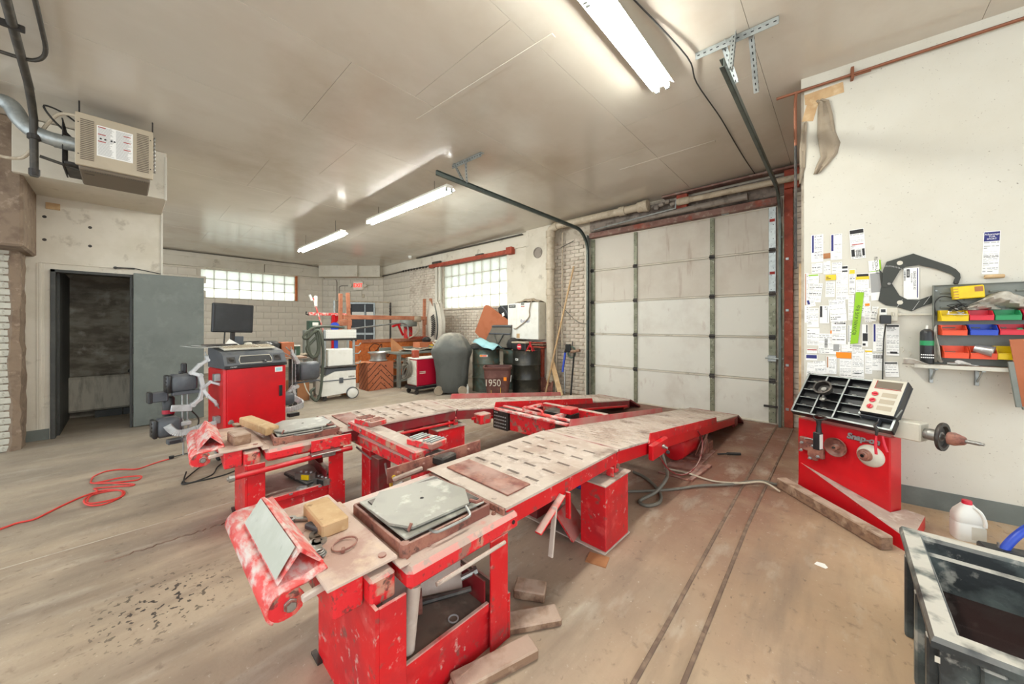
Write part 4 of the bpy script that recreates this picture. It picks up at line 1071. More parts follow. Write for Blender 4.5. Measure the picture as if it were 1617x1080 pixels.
    both = sorted(rows_ + [.262 + .0735 + .147 * k for k in range(5)])
    m_ = slot_deck(MB(), .63, (-.04, .58), (1.02, .575), [.225] + [.31 + .142 * k for k in range(5)], 4, .137, .085, .021, False)
    obj('level_deck', m_, ['dusty_deck', 'black_plastic'], t)
    lip = MB().bb((-.10 if near else -.315, -.052, .545), (.315, -.041, .58), .003); obj('deck_lip', lip, 'rusty_brown', t)
    obj('deck_support', MB().bb((-.29, -.04, .552), (.29, .04, .567)), 'rusty_brown', t)
    obj('cover_plate', MB().box((.0 if near else .02, .13, .5805 + .004), (.49, .165, .008), R(0), .003), 'rusty_brown', t)
    obj('bolt_head', MB().lathe([(.012, 0), (.012, .006), (0, .008)], (.21, -.01, .579), seg=10), 'dusty_deck', t)
    for sx in (-1, 1):
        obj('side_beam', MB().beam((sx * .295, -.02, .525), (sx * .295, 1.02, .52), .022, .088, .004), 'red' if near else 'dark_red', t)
    # sloping deck ---------------------------------------------------------------------
    P0, P1 = (1.045, .572), (4.42, .178)
    L_ = math.hypot(P1[0] - P0[0], P1[1] - P0[1]); n_ = int((L_ - .12) / .078)
    m_ = slot_deck(MB(), .62, P0, P1, [.07 + .078 * k for k in range(n_)], 5, .124, .075, .015, True)
    obj('sloping_deck', m_, ['dusty_deck', 'black_plastic'], t)
    obj('seam_bar', MB().bb((-.31, 1.015, .56), (.31, 1.05, .572)), 'dark_red', t)
    for sx in (-1, 1):
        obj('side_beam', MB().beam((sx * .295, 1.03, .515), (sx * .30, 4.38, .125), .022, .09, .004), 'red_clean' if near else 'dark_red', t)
    if not near:
        obj('lower_flange', MB().beam((.315, .1, .462), (.315, .98, .458), .03, .02, .004), 'red_clean', t)
        obj('lower_flange', MB().beam((.325, 1.2, .455), (.325, 4.3, .10), .02, .03, .006), 'red_clean', t)
    def on(s_): return P0[1] + (P1[1] - P0[1]) * (s_ - P0[0]) / (P1[0] - P0[0])
    for sx, a, b_ in ((1, 1.5, 3.33), (-1, 1.36, 3.4)):
        mm = MB(); xx = sx * .312
        mm.add([(xx, a, on(a) - .02), (xx, a + .03, on(a) + .055), (xx, b_ - .0, on(b_) + .055), (xx, b_ + .02, on(b_) - .02)] + [(xx + sx * .008, p[1], p[2]) for p in [(0, a, on(a) - .02), (0, a + .03, on(a) + .055), (0, b_, on(b_) + .055), (0, b_ + .02, on(b_) - .02)]],
               [(0, 1, 2, 3), (4, 7, 6, 5), (0, 4, 5, 1), (1, 5, 6, 2), (2, 6, 7, 3), (3, 7, 4, 0)])
        obj('curb', mm, 'red' if sx > 0 else 'faded_red' if not near else 'faded_red', t)
    pts = [(4.40, .178), (4.44, .185), (4.76, .035), (4.775, .008)]
    mm = MB().prism([(p[0], p[1]) for p in pts] + [(4.765, 0), (4.74, .02), (4.42, .165)], (-.31, 0, 0), (0, 1, 0), (0, 0, 1), (.62, 0, 0))
    obj('toe_ramp', mm, 'dark_red', t)
    obj('hinge_bar', MB().tube([(-.31, 4.40, .165), (.312, 4.40, .165)], .014, 8), 'dark_red', t)
    obj('end_bracket', MB().bb((.285, 4.22, .06), (.311, 4.4, .17), .004), 'dark_red', t)
    # pedestal ------------------------------------------------------------------------
    b_ = 'red_clean'
    for xx in ((.165, .345), (-.345, -.2)):
        obj('pedestal_post', MB().bb((xx[0], .80, .008), (xx[1], 1.10, .412), .004), 'red' if xx[0] > 0 else 'dark_red', t)
        obj('pivot_bracket', MB().bb((xx[0] + .05, 1.0, .42), (xx[0] + .14, 1.05, .50), .006), 'red_chipped', t)
    obj('pedestal_top', MB().bb((-.35, .78, .412), (.355, 1.12, .422), .003), 'dusty_deck', t)
    obj('pedestal_base', MB().bb((-.36, .78, 0), (.35, 1.12, .009), .003), 'dusty_deck', t)
    obj('pivot_plate', MB().bb((.10, .93, .422), (.325, .945, .48), .003), 'red_chipped', t)
    obj('pivot_bolt', MB().lathe([(.018, 0), (.018, .008), (.01, .01)], (.306, 1.025, .465), (1, 0, 0), 8), 'rusty_brown', t)
    return t
rw1 = runway('near runway of the alignment rack, with the large turning plate bench facing the camera', -1.42, R(-1.0), True)
rw2 = runway('far runway of the alignment rack, its bench standing beside the red console', -3.15, R(-3.9), False)
rw2.location.z = 0

# extra parts of the near runway -----------------------------------------------------
b_ = MB().bb((.318, 1.48, .38), (.36, 1.78, .50), .012); obj('air_box', b_, 'red_clean', rw1)
obj('air_valve', MB().lathe([(.016, 0), (.016, .02), (.01, .02), (.01, .04)], (.36, 1.66, .455), (1, 0, -.3), 10), 'steel', rw1)
obj('valve_knob', MB().lathe([(.012, 0), (.016, .01), (.012, .02)], (.375, 1.72, .395), (0, 1, -.4), 10), 'black_plastic', rw1)
obj('lift_tank', MB().lathe([(.02, 0), (.105, .02), (.115, .06), (.115, .5), (.1, .54), (.02, .56)], (.12, 2.55, .14), (0, 1, -.02), 20), 'red_clean', rw1, smooth=True)
obj('link_arm', MB().beam((.30, 2.78, .06), (.29, 3.18, .27), .03, .012, .004, up=(1, 0, 0)), 'rusty_brown', rw1)
obj('link_arm', MB().beam((.315, 2.84, .05), (.30, 3.05, .17), .05, .012, .004, up=(1, 0, 0)), 'rusty_brown', rw1)
obj('link_arm', MB().beam((.26, 2.80, .05), (.26, 3.2, .26), .03, .012, .004, up=(1, 0, 0)), 'rusty_brown', rw1)
obj('link_foot', MB().bb((.12, 2.72, 0), (.34, 3.3, .012), .003), 'rusty_brown', rw1)
obj('link_stand', MB().bb((.2, 3.05, .012), (.3, 3.28, .11), .006), 'rusty_brown', rw1)
obj('air_line', MB().tube(smooth_path([(.36, 1.6, .39), (.37, 1.75, .25), (.38, 2.0, .13), (.38, 2.3, .08), (.36, 2.6, .10), (.33, 2.78, .22), (.31, 2.7, .34)], 6), .006, 8), 'dark_red', rw1, smooth=True)
obj('drop_link', MB().beam((.325, .38, .50), (.33, .17, .385), .012, .04, .004, up=(1, 0, 0)), 'red', rw1)
obj('drop_link', MB().beam((.325, .43, .50), (.33, .425, .36), .012, .03, .004, up=(1, 0, 0)), 'red', rw1)
obj('link_stay', MB().beam((.335, .30, .47), (.345, .25, .24), .01, .028, .004, up=(1, 0, 0)), 'dusty_deck', rw1)
# upright perforated steel bar between bench and jacking beam
bar = MB().beam((-.43, -.22, .56), (-.38, .42, .585), .01, .085, .002, up=(0, 0, 1))
tb = obj('angle_bar', bar, 'rusty_brown', rw1)
for k in range(4): obj('rivet', MB().lathe([(.012, 0), (.006, .008)], (-.419 + .012 * k, -.16 + .16 * k, .565 + .006 * k), (1, -.08, 0), 8), 'rusty_brown', rw1)
obj('end_handle', MB().beam((-.40, -.2, .545), (-.39, -.02, .56), .02, .022, .008), 'dusty_deck', rw1)
# runway 2 extras
obj('curb_block', MB().bb((.30, 1.24, .40), (.42, 1.38, .50), .008), 'red_chipped', rw2)

# ---- turning plates
def turnplate(label, loc, rz):
    t = thing('turning_plate', label, 'turning plate', loc, rz, 'turning plates')
    m_ = MB()
    for p, q in (((-.215, -.21), (.215, -.21)), ((.215, -.21), (.215, .21)), ((.215, .21), (-.215, .21)), ((-.215, .21), (-.215, -.21))):
        m_.beam((*p, .024), (*q, .024), .012, .048, .002)
    obj('tray', m_, 'rusty_brown', t)
    obj('tray_corner', MB().lathe([(.0, 0), (.022, .0), (.024, .03), (.018, .05), (0, .052)], (.208, -.203, 0), seg=8), 'rusty_brown', t, smooth=True)
    obj('tray_floor', MB().bb((-.21, -.205, 0), (.21, .205, .006)), 'rusty_brown', t)
    obj('lower_plate', MB().bb((-.20, -.195, .05), (.20, .195, .058), .003), 'steel_plate', t)
    obj('middle_plate', MB().bb((-.17, -.17, .059), (.17, .19, .064), .002), 'dark_metal', t)
    poly = [(-.075, -.205), (.085, -.20), (.175, -.15), (.185, .12), (.07, .19), (-.12, .165), (-.195, -.105)]
    obj('top_plate', MB().prism(poly, (0, 0, .065), (1, 0, 0), (0, 1, 0), (0, 0, .009)), 'steel_plate', t)
    obj('centre_mark', MB().lathe([(.009, 0), (.009, .0008), (.006, .0008), (.006, 0)], (0, 0, .0742), seg=14), 'dark_metal', t)
    obj('rod_handle', MB().tube(smooth_path([(.20, -.09, .045), (.232, -.085, .05), (.24, -.06, .05), (.24, .06, .05), (.232, .085, .055), (.20, .09, .075)], 4), .006, 8), 'steel', t, smooth=True)
    obj('pin', MB().tube([(.175, .135, .075), (.21, .14, .078), (.215, .17, .079)], .008, 8), 'rusty_brown', t, smooth=True)
    obj('stop_pin', MB().cyl((.165, -.165, .058), (.165, -.15, .085), .006, 8), 'rusty_brown', t)
    return t
turnplate('grey octagonal turning plate in a rusty tray on the bench nearest the camera', (-1.385, .905, .55), R(-1))
turnplate('turning plate in a rusty tray on the far bench, behind the two wooden blocks', (-3.13, .955, .551), R(-6))

# ---- jacking beam between the benches
t = thing('jacking_beam', 'red cross beam on its own legs between the two benches, with a swing arm on top', 'beam', (-2.45, 1.33, 0))
obj('lower_beam', MB().bb((-.6, -.07, .44), (.55, .07, .525), .01), 'red_chipped', t)
obj('slide_plate', MB().bb((-.58, -.055, .525), (.5, .055, .54), .003), 'dusty_deck', t)
obj('leg', MB().bb((-.34, -.06, 0), (-.2, .06, .44), .006), 'red', t)
obj('leg', MB().bb((.36, -.05, 0), (.46, .05, .44), .006), 'red', t)
obj('leg_web', MB().bb((-.2, -.05, .02), (-.08, .05, .4), .004), 'dark_red', t)
sw = obj('swing_arm', MB().beam((-.46, -.05, .60), (.56, -.08, .605), .13, .06, .01), 'red_chipped', t)
obj('arm_top', MB().beam((-.24, -.055, .631), (.46, -.077, .636), .11, .004), 'dusty_deck', t)
for k in range(5): obj('bolt', MB().lathe([(.01, 0), (.006, .008)], (-.42 + .2 * k, -.121, .602), (0, -1, 0), 8), 'steel', t)
def pad(x_, y_, z_, rz, mt):
    q = bpy.data.objects.new('lift_pad', None); col.objects.link(q); q.parent = t; q.location = (x_, y_, z_); q.rotation_euler = (0, 0, rz)
    m_ = MB().box((-.065, 0, .02), (.09, .14, .04), bev=.006); m_.box((.065, 0, .02), (.09, .14, .04), bev=.006); m_.box((0, .05, .02), (.06, .04, .04)); m_.box((0, -.05, .02), (.06, .04, .04))
    obj('pad_block', m_, 'red_chipped', q)
    m2 = MB()
    for k in range(7):
        if abs(k - 3) > 0: m2.box((-.09 + .03 * k, 0, .044), (.016, .12, .008), bev=.002)
    obj('pad_ribs', m2, mt, q)
pad(-.25, -.03, .632, R(8), 'rusty_brown'); pad(.5, -.02, .637, R(12), 'galvanised')
obj('pad_base', MB().box((.62, .0, .58), (.16, .13, .05), R(10), .01), 'dark_metal', t)
obj('release_rod', MB().tube([(-.38, -.08, .43), (-.1, -.1, .415)], .008, 6), 'steel', t)
obj('air_fitting', MB().tube(smooth_path([(.1, -.09, .43), (.2, -.12, .37), (.3, -.13, .35), (.35, -.1, .38)], 4), .009, 6), 'steel', t)
tag(obj('yellow_air_hose', MB().tube(smooth_path([(-2.02, 1.12, .33), (-1.98, 1.08, .46), (-1.9, 1.05, .54), (-1.84, 1.02, .55)], 5), .011, 8), 'yellow_hose', smooth=True), 'short yellow air hose curling up beside the steel bar between the benches', 'hose')

# ---- rolling jack between the runways
t = thing('rolling_jack', 'red rolling bridge jack with a riveted end plate, slung between the two runways', 'jack', (-2.18, 3.05, 0))
obj('front_beam', MB().bb((-.30, -.40, .33), (.20, -.30, .51), .008), 'red_chipped', t)
obj('end_plate', MB().bb((-.52, -.42, .32), (-.31, -.18, .52), .006), 'dark_metal', t)
obj('open_end', MB().bb((.20, -.38, .34), (.4, -.31, .44), .006), 'dark_metal', t)
m_ = MB(); r_ = random.Random(4)
for k in range(26): m_.box((-.49 + .03 * (k % 6), -.421, .35 + .035 * (k // 6)), (.02, .002, .012))
obj('rating_plate', m_, 'ink_grey', t)['kind'] = 'stuff'
for y_ in (-.41, -.28): obj('top_rail', MB().bb((-.5, y_ - .02, .51), (.42, y_ + .02, .535), .006), 'red_scraped', t)
obj('rear_beam', MB().bb((-.42, .3, .36), (.4, .36, .48), .006), 'red_chipped', t)
for x_ in (-.46, .0, .37): obj('cross_bar', MB().bb((x_, -.28, .44), (x_ + .05, .3, .475), .006), 'red_scraped', t)
obj('pump_body', MB().bb((-.25, .1, .36), (.1, .28, .46), .01), 'dark_metal', t)
obj('lift_block', MB().bb((.0, .05, .475), (.14, .2, .53), .006), 'red_clean', t)
obj('carry_handle', MB().tube(smooth_path([(-.2, -.3, .53), (-.18, -.3, .57), (.02, -.3, .57), (.04, -.3, .53)], 4), .01, 8), 'red_scraped', t, smooth=True)
obj('roller_bracket', MB().bb((.36, -.36, .36), (.43, -.2, .44), .006), 'dark_metal', t)
obj('pad_plate', MB().bb((-.1, -.38, .20), (.3, -.1, .225), .006), 'dark_metal', t)
obj('hanging_arm', MB().beam((.1, -.25, .33), (.1, -.24, .225), .05, .02), 'dark_metal', t)

# ---- things lying on the rack ------------------------------------------------------
def wood_block(name, label, c_, d_, rot, m__='wood_raw', group=None):
    o = obj(name, MB().box((0, 0, d_[2] / 2), d_, bev=.006), m__, loc=c_, rot=rot); return tag(o, label, 'wood block', group)
wood_block('wood_block', 'pale squared wood block on the near bench, beside the rings', (-1.575, .565, .58), (.10, .24, .055), (0, 0, R(88)))
wood_block('wood_block', 'square brown wood block on the far bench, next to the red wheel stop', (-3.1, .545, .58), (.17, .10, .07), (0, 0, R(3)), 'wood_old')
wood_block('wood_block', 'longer chamfered wood block resting behind the square one on the far bench', (-3.3, .70, .60), (.42, .09, .06), (0, R(3), R(12)))
wood_block('wood_offcut', 'small worn wood offcut at the back edge of the far bench', (-3.6, .62, .58), (.09, .04, .02), (0, 0, R(10)), 'wood_old')
tag(obj('metal_fitting', MB().lathe([(.02, 0), (.02, .02), (.012, .02), (.012, .03)], (0, 0, 0), seg=6), 'steel', loc=(-3.72, .6, .58)), 'small steel fitting left of the wood offcut on the far bench', 'fitting')
tag(obj('hose_clamp', MB().tube([(.042 * math.cos(a), .042 * math.sin(a), .008) for a in [k * math.pi / 12 for k in range(24)]], .0035, 6, closed=True).box((.04, .0, .008), (.02, .012, .014), bev=.002), 'rusty_brown', loc=(-1.355, .555, .581), rot=(R(6), 0, R(-30))), 'thin open hose clamp ring lying alone on the near bench', 'clamp')
spots = [('washer_ring', 'large flat steel ring in the row beside the wood block', -1.50, .515, .034, .018), ('washer_ring', 'second steel ring, overlapping the link plate on the near bench', -1.45, .495, .03, .014)]
for nm, lb_, x_, y_, ro, ri in spots:
    tag(obj(nm, MB().lathe([(ri, 0), (ro, 0), (ro, .008), (ri, .008), (ri, 0)], (0, 0, 0), seg=20), 'steel', loc=(x_, y_, .581)), lb_, 'ring')
tag(obj('chain_link', MB().prism([(-.05, -.012), (.02, -.02), (.045, 0), (.02, .02), (-.05, .012)], (0, 0, 0), (1, 0, 0), (0, 1, 0), (0, 0, .008)), 'steel', loc=(-1.42, .478, .581), rot=(0, 0, R(-20))), 'flat steel link plate beside the rings on the near bench', 'link')
tag(obj('coil_end', MB().tube([(.02 * math.cos(a) * (1 - a / 30), .02 * math.sin(a) * (1 - a / 30), .006 + a * .001) for a in [k * .5 for k in range(30)]], .004, 5), 'steel', loc=(-1.36, .47, .581)), 'small coiled wire end at the tip of the row of fittings', 'coil')
t = thing('crow_wrench', 'grey cast wrench lying beside the wood block on the near bench', 'wrench', (-1.66, .50, .582), R(35))
obj('wrench_head', MB().lathe([(.01, 0), (.022, 0), (.022, .014), (.01, .014), (.01, 0)], (-.04, -.01, 0), seg=14), 'steel', t)
obj('wrench_handle', MB().beam((-.02, -.005, .008), (.07, .02, .008), .02, .012, .004), 'steel', t)
tag(obj('clevis', MB().box((0, 0, .012), (.09, .028, .022), bev=.008), 'grey_plastic', loc=(-1.545, .515, .581), rot=(0, 0, R(18))), 'dark oblong clevis between the wrench and the rings', 'clevis')
# clamps on the shelf of the far bench
def shelf_thing(nm, label, loc, rz, build, cat='adapter'):
    t = thing(nm, label, cat, loc, rz)
    build(t); return t
def clampbox(t, yellow):
    m_ = MB().prism([(-.07, -.03), (.06, -.035), (.075, 0), (.06, .04), (-.06, .035)], (0, 0, 0), (1, 0, 0), (0, 1, 0), (0, 0, .045)); obj('body', m_, 'steel', t)
    obj('side_band', MB().box((.02, -.038, .022), (.06, .006, .035)), 'yellow_plastic' if yellow else 'black_plastic', t)
    for x_ in (-.04, 0, .04): obj('bolt', MB().lathe([(.009, 0), (.009, .008)], (x_, .0, .045), seg=8), 'cast_alu', t)
def clampbox_black(t): clampbox(t, False)
def clampbox_yellow(t): clampbox(t, True)
shelf_thing('wheel_adapter', 'steel adapter with a yellow band on the shelf of the far bench', (-2.97, .93, .245), R(35), clampbox_yellow)
shelf_thing('wheel_adapter', 'steel adapter with black sides at the front of the far bench shelf', (-2.90, 1.02, .201), R(20), clampbox_black)
tag(obj('folded_sheet', MB().box((0, 0, .02), (.3, .2, .03), bev=.01), 'grey_cover', loc=(-3.1, .98, .201), rot=(0, R(5), R(14))), 'crumpled dark sheet at the back of the far bench shelf', 'sheet')
tag(obj('bearing_ring', MB().lathe([(.018, 0), (.035, 0), (.035, .014), (.018, .014), (.018, 0)], (0, 0, 0), seg=18), 'cast_alu', loc=(-2.9, .88, .201)), 'round steel bearing on the far bench shelf', 'bearing')
r_ = random.Random(9)
for k in range(6):
    tag(obj('loose_nut', MB().lathe([(.008, 0), (.014, 0), (.014, .01), (.008, .01), (.008, 0)], (0, 0, 0), seg=6), 'galvanised', loc=(-2.87 + r_.uniform(-.02, .03), .80 + k * .045 + (.0 if k < 2 else .05), .201), rot=(0, 0, r_.uniform(0, 3))), 'loose steel nut on the dusty shelf of the far bench', 'nut', 'nuts on the far bench shelf')
# under the near bench: clamp, tube, plates
t = thing('spare_clamp', 'dusty long screw clamp lying on the shelf of the nearest stand', 'clamp', (-1.3, .86, .2), R(60))
obj('clamp_plate', MB().box((0, .08, .08), (.34, .012, .14), (R(-35), 0, 0), .004), 'dusty_deck', t)
obj('clamp_bar', MB().tube([(-.2, -.02, .03), (.2, .0, .04)], .012, 8), 'dark_metal', t)
obj('clamp_collar', MB().lathe([(.03, -.02), (.045, -.02), (.045, .02), (.03, .02), (.03, -.02)], (-.03, -.02, .05), (1, 0, 0), 16), 'rusty_brown', t)
obj('clamp_screw', MB().lathe([(.012, -.03), (.012, .03), (.02, .03), (.02, .045)], (.19, .02, .09), (1, 0, .3), 8), 'steel', t)
tag(obj('white_tube', MB().tube([(0, 0, 0), (.012, .02, .24)], .027, 16), 'dusty_deck', loc=(-1.175, .705, .205), smooth=True), 'pale dusty plastic tube standing inside the nearest stand', 'tube')
tag(obj('washer_ring', MB().lathe([(.017, 0), (.022, 0), (.022, .003), (.017, .003), (.017, 0)], (0, 0, 0), seg=24), 'cast_alu', loc=(-1.165, .91, .201)), 'thin bright ring on the shelf inside the nearest stand', 'ring')
# red chocks by the near pedestal, on its base plate
t = thing('wheel_chock', 'pair of folded dusty red wheel chocks nested by the near pedestal', 'chock', (-1.40, 2.02, .009), R(12))
for k, (sc_, dz) in enumerate(((1, 0), (.82, .0))):
    mm = MB().prism([(-.12 * sc_, 0), (0, .15 * sc_), (.12 * sc_, 0), (.105 * sc_, 0), (0, .132 * sc_), (-.105 * sc_, 0)], (0, -.1 + .02 * k, dz), (1, 0, 0), (0, 0, 1), (0, .24, 0))
    obj('folded_plate', mm, 'rusty_brown' if k else 'red', t)
# blue rope coil under the runway
m_ = MB()
r_ = random.Random(2)
for k in range(7):
    rr_ = .05 + .008 * k
    m_.tube([(rr_ * math.cos(a) + r_.uniform(-.004, .004), (k - 3) * .014 + .01 * math.sin(a * 3), .09 + rr_ * math.sin(a)) for a in [q * math.pi / 9 for q in range(18)]], .007, 5, closed=True)
tag(obj('blue_rope', m_, 'blue_plastic', loc=(-1.62, 2.55, .03)), 'coil of blue rope on the floor under the near runway', 'rope')
# wooden packing under and around the near stand
for nm, lb_, c_, d_, r__ in (
    ('packing_wood', 'short dusty wood block beside the rear post of the nearest stand', (-1.19, 1.43, 0), (.16, .10, .05), R(30)),
    ('packing_wood', 'pale plank lying on the floor behind the nearest stand', (-1.07, 1.3, 0), (.26, .1, .035), R(55)),
    ('packing_wood', 'long dusty timber on the floor in front of the nearest stand', (-1.03, 1.02, 0), (.09, .36, .045), R(-18)),
    ('packing_wood', 'splintered wedge of wood under the corner of the nearest stand', (-1.055, .80, 0), (.08, .22, .03), R(20))):
    o = obj(nm, MB().box((0, 0, d_[2] / 2), d_, bev=.006), 'wood_old', loc=c_, rot=(0, 0, r__)); tag(o, lb_, 'wood')
tag(obj('floor_shim', MB().box((0, 0, .003), (.12, .1, .006)), 'cardboard', loc=(-1.07, 1.91, 0), rot=(0, 0, R(15))), 'small flat square of board on the floor at the foot of the near pedestal', 'board')
# rusty floor plates, hose, rod
t = thing('floor_plate', 'rusty folded steel plates on the floor beside the near runway', 'plate', (-1.12, 3.62, 0), R(0))
obj('flat_plate', MB().bb((-.16, .0, .012), (.13, .26, .018), .002), 'rusty_brown', t)
obj('angle_iron', MB().bb((-.16, -.05, 0), (.13, -.01, .02), .003), 'rusty_brown', t)
obj('angle_iron', MB().bb((-.16, -.2, 0), (.13, -.17, .014), .003), 'rusty_brown', t)
obj('angle_iron', MB().beam((.12, -.2, .012), (.16, .3, .012), .04, .022, .003), 'rusty_brown', t)
tag(obj('pry_rod', MB().tube([(-.98, 4.3, .02), (-.9, 4.35, .03)], .009, 6).tube([(-.9, 4.35, .03), (-.79, 4.42, .035)], .016, 8), 'black_rubber'), 'short rod with a black grip on the floor by the lift linkage', 'rod')
hp = [(-1.05, 2.86, .43), (-1.03, 2.9, .30), (-1.05, 3.0, .16), (-1.1, 2.9, .06), (-1.17, 2.75, .016), (-1.1, 2.72, .014), (-1.05, 2.84, .014), (-1.12, 3.02, .014), (-1.3, 3.2, .014), (-1.45, 3.26, .014)]
tag(obj('air_hose', MB().tube(smooth_path(hp, 8), .013, 8), 'cord_grey', smooth=True), 'grey air hose dropping from the red valve box and looping on the floor', 'hose')
hp = [(-1.5, 2.7, .012), (-1.3, 2.86, .012), (-1.06, 3.13, .012), (-.9, 3.35, .02), (-.72, 3.55, .02), (-.54, 3.78, .03), (-.40, 3.86, .012), (-.33, 4.0, .012)]
tag(obj('air_hose', MB().tube(smooth_path(hp, 8), .011, 8), 'cord_grey', smooth=True), 'grey hose running over the floor from the rack to the wheel balancer', 'hose')
hp = [(-1.25, 3.5, .03), (-1.05, 3.52, .035), (-.85, 3.55, .012), (-.65, 3.6, .035), (-.5, 3.72, .05), (-.38, 3.7, .012)]
tag(obj('power_cable', MB().tube(smooth_path(hp, 6), .008, 6), 'pipe_paint', smooth=True), 'thin pale cable crossing the rusty floor plates beside the hose', 'cable')
# orange-red extension cord
cp = [(-4.0, -.95), (-4.223, -.575), (-4.263, -.512), (-4.256, -.44), (-4.323, -.388), (-4.429, -.317), (-4.538, -.22), (-4.57, -.12), (-4.48, -.03), (-4.365, -.008), (-4.26, -.04), (-4.217, -.12), (-4.26, -.19), (-4.40, -.215), (-4.52, -.17), (-4.5, -.05), (-4.40, .0), (-4.29, -.02), (-4.25, -.11), (-4.3, -.19), (-4.45, -.19), (-4.58, -.15), (-4.68, -.17), (-4.6, -.05), (-4.529, .042), (-4.56, .05), (-4.7, -.08), (-4.80, -.18), (-4.76, -.1), (-4.677, .032), (-4.66, .09), (-4.72, .10), (-4.8, -.02), (-4.84, -.18), (-4.958, -.2), (-5.068, -.185), (-5.145, -.124), (-5.118, -.027), (-5.011, .083), (-5.069, .175), (-5.12, .258), (-5.137, .314)]
tag(obj('extension_cord', MB().tube(smooth_path([(a, b_, .007 + (.010 if i in (12, 13, 18, 19, 20, 26, 27, 31, 32) else 0)) for i, (a, b_) in enumerate(cp)], 5), .0065, 6), 'rubber_red', smooth=True), 'red extension cord coiled loosely on the floor at the left', 'cord')
tag(obj('cord_plug', MB().lathe([(.0, 0), (.018, .004), (.022, .03), (.0, .035)], (0, 0, 0), seg=12), 'black_rubber', loc=(-5.15, .335, 0), smooth=True), 'black plug end where the red cord meets a grey lead', 'plug')
tag(obj('mains_lead', MB().tube(smooth_path([(-5.14, .34, .02), (-5.2, .5, .008), (-4.95, .6, .008), (-4.7, .55, .008), (-4.62, .5, .008), (-4.3, .35, .008), (-4.22, .38, .008), (-4.3, .55, .008), (-4.5, .62, .008), (-4.6, .7, .02)], 6), .006, 6), 'cord_black', smooth=True), 'black lead curling over the floor in front of the red console', 'cable')

# ================================================================== white wall: notes, tools, bin rack
def relw(mb, o0):
    mb.v = [tuple(Vector(p) - o0) for p in mb.v]; return mb
_layer = [0]
def sticker(label, s0, s1, z0, z1, head=None, hcol='ink', side=None, lines=8, roll=0.0, base='paper', extra=None, seed=0, name='tyre_label'):
    """paper label on the wall; head/side = fraction of solid bar, then rows of small print"""
    _layer[0] += 1
    d0 = .0006 + .0007 * (_layer[0] % 9)
    c_ = Vector(WP((s0 + s1) / 2, (z0 + z1) / 2, d0))
    t = thing(name, label, 'label', c_, wa, 'tyre labels on the white wall')
    t.rotation_euler = (0, -roll, wa)
    W_, H_ = s1 - s0, z1 - z0
    obj('paper', MB().bb((-W_ / 2, -.0006, -H_ / 2), (W_ / 2, 0, H_ / 2)), base, t)
    top = H_ / 2 - .004; left = -W_ / 2 + .004
    if head:
        obj('header', MB().bb((-W_ / 2 + .003, -.001, top - H_ * head), (W_ / 2 - .003, -.0006, top)), hcol, t); top -= H_ * head + .006
    if side:
        obj('side_bar', MB().bb((left, -.001, -H_ / 2 + H_ * .35), (left + W_ * side, -.0006, top)), hcol, t); left += W_ * side + .005
    if lines:
        m_ = MB(); r_ = random.Random(seed * 7 + 3); z_ = top
        while z_ > -H_ / 2 + .012:
            th = r_.choice([.0018, .0022, .0035, .006]); x_ = left
            if r_.random() < .18: z_ -= .012; continue
            while x_ < W_ / 2 - .008:
                ln = min(r_.uniform(.006, .03), W_ / 2 - .004 - x_)
                m_.bb((x_, -.0009, z_ - th), (x_ + ln, -.0006, z_)); x_ += ln + r_.uniform(.002, .008)
                if r_.random() < .15: break
            z_ -= th + H_ / lines * .22 + .0035
        if m_.v: q = obj('small_print', m_, r_.choice(['ink_grey', 'ink_grey', 'ink']), t); q['kind'] = 'stuff'
    if extra: extra(t, W_, H_)
    return t
def bar(nm, x0, x1, z0, z1, m__): return lambda t, W_, H_: obj(nm, MB().bb((x0 * W_, -.0012, z0 * H_), (x1 * W_, -.0008, z1 * H_)), m__, t)
def barcode(x0, x1, z0, z1, vertical=True):
    def f(t, W_, H_):
        m_ = MB(); r_ = random.Random(5); a = x0 * W_ if vertical else z0 * H_; e = x1 * W_ if vertical else z1 * H_
        while a < e:
            w_ = r_.uniform(.0012, .0035)
            if vertical: m_.bb((a, -.0012, z0 * H_), (a + w_, -.0008, z1 * H_))
            else: m_.bb((x0 * W_, -.0012, a), (x1 * W_, -.0008, a + w_))
            a += w_ + r_.uniform(.001, .003)
        q = obj('barcode', m_, 'ink', t); q['kind'] = 'stuff'
    return f
def both_(*fs): return lambda t, W_, H_: [f(t, W_, H_) for f in fs]
def wtext(body, size, mname, x_=0, z_=0, rot=0.0, sx=1.0, nm='lettering'):
    return lambda t, W_, H_: text(nm, body, size, mname, t, (x_ * W_, -.0013, z_ * H_), (R(90), -rot, 0), .0002, sx=sx)
S = sticker
S('white label at the top left of the note-covered wall, with a pale blue side bar', .05, .13, 1.95, 2.19, side=.16, hcol='ink_blue', lines=9, seed=1)
S('white label right of the top left one, with a dark navy side bar', .178, .25, 1.957, 2.176, side=.2, hcol='ink_blue', lines=9, seed=2)
S('separate white label with a black header and a red line, highest of the third column', .30, .389, 1.951, 2.197, head=.13, lines=12, roll=R(3), seed=3, extra=both_(bar('red_line', -.38, .38, -.03, .0, 'ink_red'), barcode(-.12, .2, -.44, -.2), bar('code_block', -.45, -.22, -.42, -.18, 'ink'), bar('code_block', .28, .45, -.42, -.18, 'ink')))
S('small tan square of tape between the two top left labels', .13, .176, 1.974, 2.019, lines=0, base='cardboard', name='tape_square', roll=R(3))
S('plain white label under the top left one, with faint print', .052, .125, 1.852, 1.94, lines=5, seed=4)
S('plain white label partly under the tall black-headed one, second column', .185, .25, 1.84, 1.935, lines=4, seed=5)
S('small label with a green top band near the left edge of the white wall', .028, .10, 1.765, 1.845, head=.14, hcol='label_green', lines=5, seed=6)
